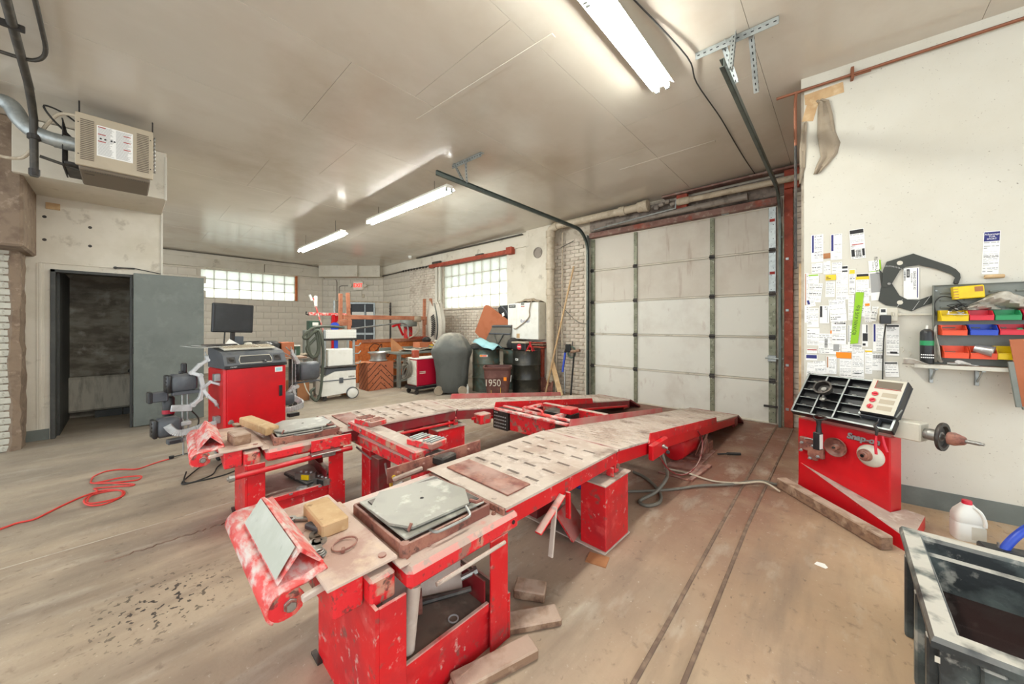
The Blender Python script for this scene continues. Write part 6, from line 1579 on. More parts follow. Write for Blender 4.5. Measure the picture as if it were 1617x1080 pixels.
t = thing('weight_pliers', 'red handled pliers hooked over the right of the tray edge', 'pliers', BP(.56, -.12, .60), BA)
obj('handle', MB().tube([(-.0, -.0, .03), (-.004, .0, -.04), (.0, 0, -.10)], [.006, .009, .008], 8), 'red_plastic', t, smooth=True)
obj('handle', MB().tube([(.02, .03, .03), (.03, .03, -.03), (.045, .03, -.075)], [.006, .009, .008], 8), 'red_plastic', t, smooth=True)
obj('jaws', MB().tube([(.0, .0, .03), (.004, 0, .07), (-.01, 0, .10), (.01, 0, .125)], [.006, .012, .008, .005], 8), 'dark_metal', t, smooth=True)
t = thing('wheel_cup', 'dusty cast cup with a wing nut sitting in the weight tray', 'cup', Vector(BP(.185, .03, .865)), BA)
obj('cup', MB().lathe([(.03, 0), (.05, .01), (.058, .05), (.062, .05), (.062, .06), (.05, .06), (.044, .02), (.0, .015)], (0, 0, 0), (0, -sn, cs), 24), 'dark_metal', t, smooth=40)
obj('inner_hub', MB().lathe([(.008, .03), (.018, .03), (.022, .014)], (0, 0, 0), (0, -sn, cs), 14), 'steel', t, smooth=40)
obj('wing_nut', MB().lathe([(.0, 0), (.018, .004), (.018, .02), (0, .026)], (.01, -.05, -.065), (0, -sn, cs), 12).box((.008, -.035, -.045), (.01, .02, .05), (sl, 0, 0), .003), 'steel', t, smooth=40)
obj('clip', MB().box((-.062, .0, .03), (.016, .02, .04), (sl, 0, 0), .004), 'steel', t)
# timber in front of the balancer
tag(obj('timber_beam', MB().beam((-.385, 3.835, .046), (.205, 3.205, .046), .085, .088, .008), 'wood_old'), 'weathered square timber on the floor along the balancer base', 'timber')

# ---- black tub, jug, blue jack, scrap
t = thing('black_tub', 'black rectangular tub with a chalky white rim and dark liquid, at the lower right', 'tub', (.21, 1.76, 0))
TL, TW, TH = .87, .62, .40
m_ = MB()
out = [(0, 0), (TW, 0), (TW, TL), (0, TL)]
def inset(d_, z_): return [(d_, d_, z_), (TW - d_, d_, z_), (TW - d_, TL - d_, z_), (d_, TL - d_, z_)]
def ring(m_, a, b_, flip=False):
    n = len(m_.v); m_.v += a + b_
    for k in range(4):
        l = (k + 1) % 4; f = [n + k, n + l, n + 4 + l, n + 4 + k]; m_.f.append(f[::-1] if flip else f); m_.m.append(m_.cur)
ring(m_, inset(.03, .0), inset(.02, .365)); ring(m_, inset(.02, .365), inset(.0, .365)); ring(m_, inset(.0, .365), inset(.0, .385)); ring(m_, inset(.0, .385), inset(.008, .40))
ring(m_, inset(.008, .40), inset(.062, .40)); ring(m_, inset(.062, .40), inset(.07, .385)); ring(m_, inset(.07, .385), inset(.072, .335)); ring(m_, inset(.072, .335), inset(.088, .325)); ring(m_, inset(.088, .325), inset(.11, .16)); ring(m_, inset(.11, .16), inset(.12, .05))
m_.add(inset(.12, .05), [(0, 1, 2, 3)]); m_.add(inset(.03, 0), [(3, 2, 1, 0)])
obj('shell', m_, 'tub_black', t, fix=False)
wm = bpy.data.materials.new('dark_liquid'); wm.use_nodes = True
b_ = wm.node_tree.nodes['Principled BSDF']; b_.inputs['Base Color'].default_value = lin('#2e1f1c'); b_.inputs['Roughness'].default_value = .08; MATS['dark_liquid'] = wm
obj('dark_liquid', MB().bb((.1, .1, .1), (TW - .1, TL - .1, .19)), 'dark_liquid', t)
for y_ in (.06, .32, .62): obj('side_rib', MB().bb((-.002, y_, .0), (.028, y_ + .04, .36), .006), 'tub_black', t)
for x_ in (.1, .35): obj('end_rib', MB().bb((x_, -.0, .0), (x_ + .05, .028, .36), .006), 'tub_black', t)
obj('torn_label', MB().sheet([[(.08 + .02 * i, .012 - .01 * ((i + j) % 2), .19 + .03 * j + .01 * (i % 2)) for i in range(4)] for j in range(4)]), 'cream_metal', t)
obj('torn_patch', MB().sheet([[(.010 + .012 * i, .0195, .31 + .02 * j) for i in range(2)] for j in range(2)]), 'cream_metal', t)
tag(obj('floating_scrap', MB().prism([(0, 0), (.03, .005), (.035, .012), (.012, .016)], (.36, 2.15, .191), (1, 0, 0), (0, 1, 0), (0, 0, .001)), 'paper'), 'small pale scrap floating on the dark liquid', 'scrap')
t = thing('plastic_jug', 'white plastic jug with a red cap on the floor behind the tub', 'jug', (.60, 3.74, 0), R(15)); t.scale = (.82, .82, .92)
def rrect(w_, d_, z_, n=5, r_=.03):
    P = []
    for cx_, cy_, a0 in ((w_ - r_, d_ - r_, 0), (-w_ + r_, d_ - r_, 90), (-w_ + r_, -d_ + r_, 180), (w_ - r_, -d_ + r_, 270)):
        for k in range(n): a = R(a0 + 90 * k / (n - 1)); P.append((cx_ + r_ * math.cos(a), cy_ + r_ * math.sin(a), z_))
    return P
m_ = MB(); prof = [(.078, .055, 0), (.082, .058, .01), (.082, .058, .12), (.079, .056, .125), (.082, .058, .13), (.08, .057, .17), (.07, .05, .2), (.045, .036, .235), (.034, .03, .25)]
loops = [rrect(a, b_, z_, r_=min(.03, b_ * .9)) for a, b_, z_ in prof]; n = len(loops[0])
m_.add([p for l in loops for p in l], [(i * n + k, i * n + (k + 1) % n, (i + 1) * n + (k + 1) % n, (i + 1) * n + k) for i in range(len(loops) - 1) for k in range(n)] + [list(range(n))[::-1], [(len(loops) - 1) * n + k for k in range(n)]])
obj('body', m_, 'white_plastic', t, smooth=50)
obj('cap', MB().lathe([(.028, 0), (.028, .022), (.026, .025), (0, .025)], (-.0, 0, .25), seg=20), 'red_plastic', t, smooth=40)
obj('handle', MB().tube(smooth_path([(.02, -.03, .24), (.05, -.05, .215), (.07, -.058, .16), (.07, -.06, .12)], 4), .011, 8), 'white_plastic', t, smooth=True)
obj('front_label', MB().bb((.0, -.0595, .02), (.078, -.0585, .11)), 'cream_metal', t)
t = thing('floor_jack', 'blue tubular handle on a black base behind the tub at the right edge', 'jack', (.74, 3.58, 0), R(10))
obj('base', MB().bb((-.12, -.05, .02), (.12, .05, .06), .01), 'black_plastic', t)
for x_ in (-.1, .1): obj('wheel', MB().lathe([(0, -.06), (.03, -.06), (.03, -.04), (0, -.04)], (x_, 0, .03), (0, 1, 0), 14), 'black_rubber', t)
obj('handle', MB().tube(smooth_path([(-.03, 0, .05), (.02, .02, .13), (.09, .05, .2), (.16, .07, .22), (.4, .12, .25)], 5), .021, 12), 'blue_plastic', t, smooth=True)
obj('pivot_pin', MB().cyl((-.05, 0, .05), (-.05, 0, .09), .006, 8), 'steel', t)
tag(obj('paper_scrap', MB().prism([(0, 0), (.05, -.01), (.06, .01), (.045, .04), (.01, .035)], (-.12, 2.74, .0), (1, 0, 0), (0, 1, 0), (0, 0, .002)), 'paper'), 'white scrap of paper alone on the orange floor near the tub', 'scrap')

# ================================================================== red alignment console
CA = R(99.2); CO = Vector((-4.37, .649, 0))
def CP(x_, y_, z_): v = Matrix.Rotation(CA, 3, 'Z') @ Vector((x_, y_, z_)); return (v.x + CO.x, v.y + CO.y, v.z)
con = thing('alignment_console', 'red alignment console cabinet with a black dashboard top, on casters', 'console', CO, CA)
obj('cabinet', MB().bb((0, 0, .13), (.55, .42, .972), .015), 'red_clean', con)
obj('door', MB().bb((.022, -.012, .15), (.545, -.001, .965), .006), 'red_clean', con)
hd = obj('door_handle', MB().bb((.478, -.028, .64), (.508, -.012, .755), .006), 'black_plastic', con)
obj('door_label', MB().bb((.44, -.0135, .90), (.513, -.012, .953)), 'white_plastic', con)
obj('label_print', MB().bb((.45, -.0145, .91), (.503, -.0135, .942)), 'cloth_cyan', con)
for x_, y_ in ((.07, .06), (.48, .06), (.07, .36), (.48, .36)):
    cst = bpy.data.objects.new('caster', None); col.objects.link(cst); cst.parent = con; cst.location = (x_, y_, 0)
    obj('wheel', MB().lathe([(.0, -.016), (.04, -.016), (.05, -.01), (.05, .01), (.04, .016), (0, .016)], (0, 0, .05), (1, 0, .0), 18), 'black_rubber', cst, smooth=35)
    obj('fork', MB().bb((-.026, -.02, .045), (-.02, .03, .125), .002).bb((.02, -.02, .045), (.026, .03, .125), .002).bb((-.026, -.02, .118), (.026, .04, .13), .002), 'galvanised', cst)
# dashboard: side profile extruded, with slot and speakers
pr = [(-.02, .972), (-.02, 1.005), (.03, 1.10), (.07, 1.125), (.30, 1.165), (.42, 1.165), (.42, .972)]
obj('dashboard', MB().prism(pr, (0, 0, 0), (0, 1, 0), (0, 0, 1), (.55, 0, 0)), 'grey_plastic', con)
fa = math.atan2(.095, .05)
def FP(x_, v_, w_=0.0): return (x_, -.02 + v_ * math.cos(fa) - w_ * math.sin(fa), 1.005 + v_ * math.sin(fa) + w_ * math.cos(fa))
def fbox(x0, x1, v0, v1, w0, w1, bev=0.0): return MB().box(FP((x0 + x1) / 2, (v0 + v1) / 2, (w0 + w1) / 2), (x1 - x0, v1 - v0, w1 - w0), (fa, 0, 0), bev)
obj('front_band', MB().bb((-.003, -.028, .972), (.553, -.019, 1.003), .004), 'black_plastic', con)
obj('tray_slot', fbox(.13, .41, .015, .09, .0005, .002, .0005), 'black_plastic', con)
obj('slot_frame', MB().tube([FP(.13, .012, .003), FP(.125, .05, .003), FP(.14, .093, .003), (FP(.40, .093, .003)), FP(.415, .05, .003), FP(.41, .012, .003)], .004, 6, closed=True), 'cream_metal', con)
obj('mouse', MB().lathe([(0, 0), (.02, 0), (.022, .01), (.012, .022), (0, .025)], FP(.34, .012, .002), seg=12), 'black_plastic', con, smooth=50)
for xx in (.06, .468):
    obj('speaker', fbox(xx - .035, xx + .035, .02, .088, .001, .003, .001), 'black_plastic', con)
    c_ = FP(xx, .054, .003); obj('speaker_cone', MB().lathe([(0, 0), (.02, 0), (.026, .003), (.028, .0)], c_, (0, -math.sin(fa), math.cos(fa)), 18), 'dark_metal', con, smooth=40)
text('lettering', 'SYSTEM', .016, 'white_plastic', con, (.07, -.0285, .987), (R(90), 0, 0), .0003)
for z_, x_ in ((.89, -.0), (.48, -.0)):
    obj('side_bracket', MB().bb((-.05, .07, z_ - .035), (.0, .13, z_ + .035), .004), 'galvanised', con)
# loose things on the console
t = thing('keyboard', 'dusty beige keyboard lying on the console top', 'keyboard', CP(.27, .2, 1.155), CA, rot=None); t.rotation_euler = (R(9), 0, CA)
obj('case', MB().box((0, 0, .01), (.46, .16, .02), bev=.005), 'cream_metal', t)
m_ = MB()
for j in range(5):
    for i in range(19):
        if i in (13,): continue
        m_.box((-.21 + i * .0232, -.055 + j * .026, .024), (.018, .02, .008), bev=.002)
obj('keys', m_, 'tan_metal', t)['kind'] = 'stuff'
t = thing('monitor', 'black flat monitor on a short mast above the console', 'monitor', CP(.185, .36, 1.17), CA + R(3)); t.rotation_euler = (0, R(2), CA + R(4))
obj('bezel', MB().bb((-.185, -.02, .15), (.185, .02, .452), .008), 'black_plastic', t)
obj('screen', MB().bb((-.165, -.0215, .172), (.165, -.02, .434)), 'screen', t)
obj('rear_bulge', MB().bb((-.1, .02, .2), (.1, .045, .38), .012), 'black_plastic', t)
obj('mast', MB().bb((-.015, -.005, .0), (.025, .02, .16), .004), 'dark_metal', t)
obj('cable', MB().tube([(-.06, .02, .15), (-.065, .02, .0)], .006, 6), 'cord_black', t)
obj('mount_box', MB().bb((.02, -.02, .02), (.1, .05, .11), .006), 'grey_plastic', t)
def sheet_paper(name, label, c_, w_, d_, rz, bend, seed, m__='paper', cat='paper'):
    r_ = random.Random(seed)
    rows = [[(-w_ / 2 + w_ * i / 4, -d_ / 2 + d_ * j / 3, .004 + bend * abs(i - 2) / 2 * (1 if i < 2 else .4) + r_.uniform(0, .004)) for i in range(5)] for j in range(4)]
    return tag(obj(name, MB().sheet(rows), m__, loc=c_, rot=(0, 0, rz), thick=.0015, smooth=60), label, cat)
sheet_paper('paper_sheet', 'yellowed paper sticking out over the left end of the console', CP(-.12, .26, 1.17), .22, .2, CA, .02, 1)
sheet_paper('paper_sheet', 'white papers under the dark clipboard on the console', CP(.0, .29, 1.178), .26, .2, CA + .2, .012, 2)
tag(obj('clipboard', MB().box((0, 0, 0), (.25, .16, .012), bev=.004), 'dark_metal', loc=CP(.06, .3, 1.198), rot=(0, 0, CA + .1)), 'dark clipboard lying on the papers at the left of the console', 'clipboard')
tag(obj('folded_paper', MB().add([(-.07, 0, 0), (.09, 0, 0), (-.01, .02, .075)], [(0, 1, 2)]), 'white_plastic', loc=CP(.15, .27, 1.18), rot=(0, 0, CA), thick=.002), 'white folded paper standing up below the monitor', 'paper')
t = thing('work_glove', 'cream glove crumpled behind the keyboard right of the monitor mast', 'glove', CP(.32, .33, 1.166), CA)
obj('palm', MB().lathe([(0, -.04), (.022, -.03), (.028, 0), (.024, .03), (0, .04)], (0, 0, .02), (1, .2, 0), 10), 'cream_metal', t, smooth=60)
for k in range(4): obj('finger', MB().tube([(.03, -.018 + .012 * k, .02), (.055 + .004 * k, -.022 + .014 * k, .016), (.068, -.024 + .016 * k, .008)], [.009, .008, .006], 7), 'cream_metal', t, smooth=True)
obj('thumb', MB().tube([(.0, -.02, .02), (.015, -.04, .016), (.03, -.05, .01)], [.009, .008, .006], 7), 'cream_metal', t, smooth=True)
crm = MB(); r_ = random.Random(4); rows = []
for j in range(6): rows.append([CP(.38 + .03 * i, .33 + .02 * j, 1.17 + .045 * math.sin(math.pi * i / 7) * math.sin(math.pi * j / 5) + r_.uniform(-.004, .006)) for i in range(8)])
tag(obj('black_cloth', crm.sheet(rows), 'black_plastic', thick=.003, smooth=80), 'crumpled black cloth at the back right of the console top', 'cloth')

# ---- wheel sensor heads hung on the console
def rod_pair(t, x_, y_, z0, z1):
    for dx in (-.018, .018): obj('guide_rod', MB().cyl((x_ + dx, y_, z0), (x_ + dx, y_, z1), .0065, 10), 'galvanised', t)
def claw(t, pts, r0=.02, r1=.012):
    n = len(pts); m_ = MB()
    for i in range(n - 1):
        w_ = 2 * (r0 + (r1 - r0) * i / (n - 1)); m_.beam(pts[i], pts[i + 1], w_ * .8, w_ * 1.1, .004, up=(0, -1, 0))
        m_.cyl(Vector(pts[i]) + Vector((0, -w_ * .5, 0)), Vector(pts[i]) + Vector((0, w_ * .5, 0)), w_ * .55, 10)
    obj('claw_arm', m_, 'cast_alu', t)
    d = (Vector(pts[-1]) - Vector(pts[-2])).normalized()
    obj('claw_tip', MB().lathe([(.018, -.006), (.018, .006), (.006, .008), (.006, .04), (.0, .045)], pts[-1], tuple(d), 10), 'galvanised', t)
def head(t, c_, s_, cap='black_plastic'):
    m_ = MB().box(c_, s_, bev=min(s_) * .28); h = obj('sensor_head', m_, 'grey_plastic', t, smooth=50)
    e = MB().box((c_[0] - s_[0] / 2 - .002, c_[1], c_[2]), (.03, s_[1] * .92, s_[2] * .94), bev=.02); obj('end_cap', e, cap, t, smooth=50)
    for k in range(4): obj('vent', MB().box((c_[0] - s_[0] / 2 - .02, c_[1] - .02, c_[2] - s_[2] * .3 + k * s_[2] * .2), (.006, .02, .012)), 'dark_metal', t)
t = thing('wheel_sensor', 'upper grey wheel sensor head with cast claws on the left of the console', 'wheel sensor', CP(-.24, .18, 0), CA, 'wheel sensors on the console')
rod_pair(t, 0, 0, .50, .80)
head(t, (-.01, .03, .86), (.20, .14, .17))
obj('head_knob', MB().lathe([(.016, 0), (.02, .01), (.014, .03)], (-.02, .03, .94), seg=10), 'black_plastic', t)
obj('cross_bar', MB().bb((-.09, -.03, .755), (.11, .03, .785), .004), 'grey_plastic', t)
obj('slide_plate', MB().beam((-.1, -.012, .64), (.05, -.012, .62), .02, .06, .006), 'cast_alu', t)
claw(t, [(.05, -.03, .65), (.10, -.04, .70), (.12, -.05, .80), (.17, -.06, .85), (.24, -.07, .82), (.28, -.07, .80)])
claw(t, [(.12, -.04, .80), (.10, -.04, .92), (.04, -.03, .95), (.10, -.03, 1.02), (.16, -.03, 1.06), (.15, -.03, 1.10)], .022, .014)
claw(t, [(.12, -.05, .78), (.15, -.06, .72), (.20, -.07, .66), (.22, -.07, .62)], .018, .012)
obj('black_clip', MB().bb((-.01, .05, .93), (.03, .09, 1.04), .01), 'black_plastic', t)
obj('side_module', MB().bb((-.22, .05, .70), (-.10, .12, .79), .008), 'grey_plastic', t)
obj('side_module_cap', MB().bb((-.235, .045, .695), (-.205, .125, .797), .008), 'black_plastic', t)
obj('red_band', MB().lathe([(.045, .58), (.045, .615)], (-.09, .1, 0), seg=18), 'welder_red', t)
obj('motor', MB().lathe([(.04, .56), (.044, .6), (.044, .72), (.03, .74)], (-.09, .1, 0), seg=18), 'black_plastic', t, smooth=40)
t = thing('wheel_sensor', 'lower wheel sensor head with a curved white boom, nearest the floor left of the console', 'wheel sensor', CP(-.24, .15, 0), CA, 'wheel sensors on the console')
rod_pair(t, 0, 0, .20, .52)
head(t, (-.12, .02, .48), (.18, .13, .17))
obj('lcd_module', MB().bb((-.14, -.08, .335), (-.04, -.01, .375), .004), 'grey_plastic', t)
obj('lcd', MB().bb((-.13, -.0815, .342), (-.055, -.08, .366)), 'screen', t)
P = smooth_path([(-.14, -.06, .51), (-.12, -.07, .47), (-.08, -.08, .43), (.0, -.08, .425), (.09, -.08, .445), (.2, -.08, .45)], 5)
m_ = MB()
for a, b_ in zip(P, P[1:]): m_.beam(a, b_ + (b_ - a) * .1, .03, .055, .01)
obj('boom', m_, 'cast_alu', t)
obj('slide_block', MB().bb((-.045, -.03, .47), (.035, .03, .51), .008), 'cast_alu', t)
obj('foot_block', MB().bb((-.04, -.025, .33), (.04, .025, .36), .006), 'cast_alu', t)
obj('cable', MB().tube(smooth_path([(.04, .02, .6), (.10, .03, .5), (.08, .03, .42), (.0, .03, .40)], 5), .006, 6), 'cord_black', t)
tag(obj('mains_lead', MB().tube(smooth_path([CP(-.25, .1, .05), CP(-.3, -.05, .008), CP(-.22, -.12, .008), CP(-.05, -.15, .008), CP(.1, -.1, .008)], 6), .006, 6), 'cord_black', smooth=True), 'second black lead in a wide loop under the lower sensor head', 'cable')
t = thing('wheel_sensor', 'wheel sensor with a bulky black head and claws, on the right of the console', 'wheel sensor', CP(.80, .35, 0), CA, 'wheel sensors on the console')
rod_pair(t, 0, 0, .60, 1.1)
head(t, (.17, .02, .83), (.26, .16, .22))
obj('cross_bar', MB().bb((.0, -.02, .69), (.3, .02, .71), .004), 'grey_plastic', t)
claw(t, [(.03, -.02, .95), (.0, -.03, 1.0), (-.03, -.03, 1.05), (-.04, -.03, 1.10)], .022, .014)
claw(t, [(.02, -.02, .66), (-.03, -.03, .64), (-.01, -.03, .58), (.0, -.03, .52)], .022, .014)
claw(t, [(-.02, -.02, .66), (-.08, -.03, .60), (-.11, -.03, .57)], .02, .012)
obj('tie_rod', MB().tube([(-.22, -.02, 1.14), (.02, -.02, .98)], .007, 8), 'galvanised', t)
obj('tie_rod', MB().tube([(-.10, -.02, 1.14), (.03, -.02, 1.0)], .007, 8), 'galvanised', t)
t = thing('wheel_sensor', 'wheel sensor low on the right side of the console, black head over a white bumper', 'wheel sensor', CP(.68, .2, 0), CA, 'wheel sensors on the console')
head(t, (.0, .06, .54), (.14, .12, .14))
P = smooth_path([(.05, .05, .56), (.12, .0, .50), (.12, -.04, .46), (.02, -.05, .44), (-.10, -.05, .44)], 5)
m_ = MB()
for a, b_ in zip(P, P[1:]): m_.beam(a, b_ + (b_ - a) * .1, .03, .06, .01)
obj('boom', m_, 'cast_alu', t)
obj('lcd_module', MB().bb((-.02, -.05, .345), (.09, .02, .385), .004), 'black_plastic', t)
obj('bracket', MB().bb((-.13, .0, .40), (-.04, .08, .6), .006), 'dark_metal', t)

# ================================================================== dust extractor cart
VA = R(85); VO = (-6.95, 2.4, 0)
t = thing('dust_extractor', 'white workshop dust extractor with a grey lid and one big white rear wheel', 'vacuum', VO, VA)
obj('tank', MB().prism([(.03, .09), (.60, .12), (.63, .2), (.63, .37), (.03, .37)], (0, 0, 0), (1, 0, 0), (0, 0, 1), (0, .4, 0)), 'white_plastic', t)
obj('tank_band', MB().bb((.02, -.01, .36), (.64, .41, .378), .004), 'grey_plastic', t)
obj('upper_housing', MB().prism([(.03, .378), (.63, .378), (.63, .53), (.25, .53), (.10, .46), (.03, .42)], (0, 0, 0), (1, 0, 0), (0, 0, 1), (0, .4, 0)), 'white_plastic', t)
obj('lid', MB().prism([(.10, .47), (.25, .535), (.64, .535), (.64, .59), (.12, .59)], (0, .01, 0), (1, 0, 0), (0, 0, 1), (0, .38, 0)), 'grey_plastic', t)
obj('latch', MB().bb((.33, -.02, .31), (.40, .0, .41), .006), 'grey_plastic', t)
for k in range(8): obj('grille_slot', MB().bb((.50 + .014 * k, -.003, .40), (.507 + .014 * k, 0, .43)), 'dark_metal', t)
obj('rear_wheel', MB().lathe([(0, 0), (.085, 0), (.1, .01), (.1, .035), (.085, .045), (0, .045)], (.56, -.005, .1), (0, -1, 0), 28), 'white_plastic', t, smooth=35)
obj('rear_tyre', MB().lathe([(.098, -.002), (.108, .0), (.11, .02), (.108, .045), (.098, .047), (.098, -.002)], (.56, -.005, .11), (0, -1, 0), 28), 'grey_plastic', t, smooth=35)
obj('rear_wheel', MB().lathe([(0, 0), (.1, .0), (.1, .045), (0, .045)], (.56, .45, .11), (0, -1, 0), 24), 'grey_plastic', t, smooth=35)
for y_ in (.04, .36): obj('front_caster', MB().lathe([(0, -.02), (.04, -.02), (.045, 0), (.04, .02), (0, .02)], (.09, y_, .045), (0, 1, .0), 16).bb((.06, y_ - .03, .05), (.12, y_ + .03, .1), .006), 'dark_metal', t)
t = thing('extractor_stand', 'grey tubular stand with a perforated panel, mounted over the dust extractor', 'stand', VO, VA)
for x_ in (.085, .60): obj('post', MB().bb((x_ - .02, .0, .61), (x_ + .02, .05, 1.31), .008), 'galvanised', t)
for x_ in (.085, .60): obj('rear_post', MB().bb((x_ - .02, .33, .61), (x_ + .02, .37, 1.2), .008), 'galvanised', t)
obj('tray', MB().bb((.05, -.02, .60), (.65, .4, .63), .008), 'dark_metal', t)
obj('top_rail', MB().bb((.07, -.01, 1.11), (.64, .05, 1.15), .006), 'dark_metal', t)
pg = obj('pegboard', MB().bb((.10, -.018, 1.15), (.635, -.012, 1.31), .002), 'white_plastic', t)
m_ = MB()
for i in range(17):
    for j in range(5): m_.box((.125 + i * .0305, -.0185, 1.165 + j * .032), (.008, .001, .008))
obj('peg_hole', m_, 'dark_metal', pg)['kind'] = 'stuff'
for z_ in (.66, .85, 1.0): obj('hose_hook', MB().tube([(.62, .0, z_), (.68, -.02, z_), (.72, -.02, z_ + .05)], .012, 8), 'galvanised', t)
tag(obj('storage_case', MB().bb((.14, .01, .632), (.585, .30, .945), .012), 'white_plastic', loc=VO, rot=(0, 0, VA)), 'plain off-white case standing on the tray over the dust extractor', 'case')
def VP(x_, y_, z_): v = Matrix.Rotation(VA, 3, 'Z') @ Vector((x_, y_, z_)); return Vector((v.x + VO[0], v.y + VO[1], v.z))
hp = [VP(.45, .1, 1.35), VP(.2, .08, 1.37), (VP(-.08, .05, 1.35)), VP(-.25, .03, 1.2), VP(-.2, .0, 1.16), VP(-.06, .0, 1.3), VP(.0, .03, 1.25), VP(-.12, .02, 1.1), VP(-.21, 0, .98), VP(-.12, -.03, .82), VP(-.03, -.02, .95), VP(-.05, .03, 1.25), VP(-.13, .05, 1.33), VP(-.19, .02, 1.15), VP(-.15, -.02, .88), VP(-.05, -.03, .85), VP(.0, -.02, 1.1), VP(-.02, .02, 1.3), VP(.02, -.03, 1.2), VP(.05, -.03, .9), VP(.03, -.04, .5), VP(.0, -.05, .2), VP(-.06, -.06, .05), VP(-.14, -.06, .12), VP(-.15, -.03, .22), VP(-.08, .0, .26)]
tag(obj('extractor_hose', MB().tube(smooth_path([tuple(p) for p in hp], 7), .024, 9), 'green_hose', smooth=True), 'long dark green ribbed hose looped over the extractor stand', 'hose')
tag(obj('pale_hose', MB().tube(smooth_path([tuple(VP(-.27, -.02, .45)), tuple(VP(-.22, -.05, .25)), tuple(VP(-.14, -.06, .12)), tuple(VP(-.08, -.06, .04))], 6), .010, 8), 'cream_metal', smooth=True), 'short pale hose dropping to the floor left of the extractor', 'hose')
t = thing('blue_reel', 'round blue reel on a blue upright behind the perforated panel', 'reel', VP(.31, .2, .0), VA)
obj('upright', MB().bb((-.01, .0, .632 + .32), (.06, .03, 1.30), .004), 'blue_plastic', t)
obj('reel', MB().lathe([(0, 0), (.075, 0), (.08, .01), (.08, .03), (0, .03)], (.0, .02, 1.37), (0, -1, 0), 22), 'cloth_blue' if 'cloth_blue' in MATS else 'blue_plastic', t, smooth=35)

# ================================================================== background: boxes, bench, welder, cover, drums
t = thing('cardboard_carton', 'brown carton printed with dark chevron stripes, a wheel rim on top', 'carton', (-7.77, 3.485, 0), 0)
CW_, CD_, CH_ = .43, .58, .60
obj('walls', MB().bb((0, 0, 0), (CW_, CD_, CH_), .004), 'cardboard_print', t)
obj('flap', MB().prism([(-.05, 0), (.30, 0), (.34, -.12), (.0, -.13)], (0, 0, CH_ + .003), (1, 0, 0), (0, 1, .12), (0, 0, .004)), 'cardboard', t)
def stripes(m_, O, ux, uz, W_, H_, slope, n, th):
    O = Vector(O); ux = Vector(ux); uz = Vector(uz); nrm = ux.cross(uz)
    for k in range(n):
        z0 = -H_ + (k + .5) * (2 * H_ / n)
        pts = []
        for a in (0, W_): pts.append((a, z0 + slope * a))
        poly = [(0, pts[0][1]), (W_, pts[1][1]), (W_, pts[1][1] + th), (0, pts[0][1] + th)]
        # clip to 0..H
        def clip(P, f, lim, keep):
            out = []
            for i in range(len(P)):
                a, b_ = P[i], P[(i + 1) % len(P)]; ia, ib = keep(a[1]), keep(b_[1])
                if ia: out.append(a)
                if ia != ib: q = (lim - a[1]) / (b_[1] - a[1]); out.append((a[0] + (b_[0] - a[0]) * q, lim))
            return out
        poly = clip(poly, None, 0.01, lambda v: v >= .01)
        if len(poly) > 2: poly = clip(poly, None, H_ - .01, lambda v: v <= H_ - .01)
        if len(poly) > 2: m_.add([O + ux * a + uz * b_ + nrm * .0012 for a, b_ in poly], [list(range(len(poly)))])
m_ = MB()
stripes(m_, (CW_, 0, 0), (0, 1, 0), (0, 0, 1), CD_ / 2, CH_, 1.0, 9, .022)
stripes(m_, (CW_, CD_ / 2, 0), (0, 1, 0), (0, 0, 1), CD_ / 2, CH_, -1.0, 9, .022)
stripes(m_, (0, 0, 0), (1, 0, 0), (0, 0, 1), CW_, CH_, 1.0, 9, .022)
obj('printed_stripe', m_, 'print_brown', t, fix=False)['kind'] = 'stuff'
m_ = MB(); r_ = random.Random(3)
for k in range(26):
    a = .03 + .52 * r_.random(); z_ = .05 + .5 * r_.random(); m_.box((CW_ + .001, a, z_), (.002, .02, .02))
obj('printed_dot', m_, 'print_brown', t)['kind'] = 'stuff'
t = thing('alloy_rim', 'bare silver wheel rim lying flat on the striped carton', 'wheel', (-7.52, 3.80, .612))
obj('barrel', MB().lathe([(.17, 0), (.19, .004), (.19, .02), (.165, .03), (.16, .12), (.185, .165), (.215, .175), (.215, .195), (.2, .195), (.175, .17), (.15, .12), (.15, .03)], seg=32), 'wheel_alu', t, smooth=35)
obj('centre_disc', MB().lathe([(.03, .15), (.15, .13), (.15, .12), (.03, .135), (.03, .15)], seg=24), 'wheel_alu', t, smooth=35)
tag(obj('flat_carton', MB().bb((-7.75, 2.95, 0), (-7.3, 3.15, .42), .006), 'cardboard'), 'plain brown carton between the dust extractor and the striped carton', 'carton')
tag(obj('low_carton', MB().bb((-7.7, 2.06, 0), (-7.3, 2.34, .36), .006), 'cardboard'), 'open brown carton on the floor left of the dust extractor', 'carton')
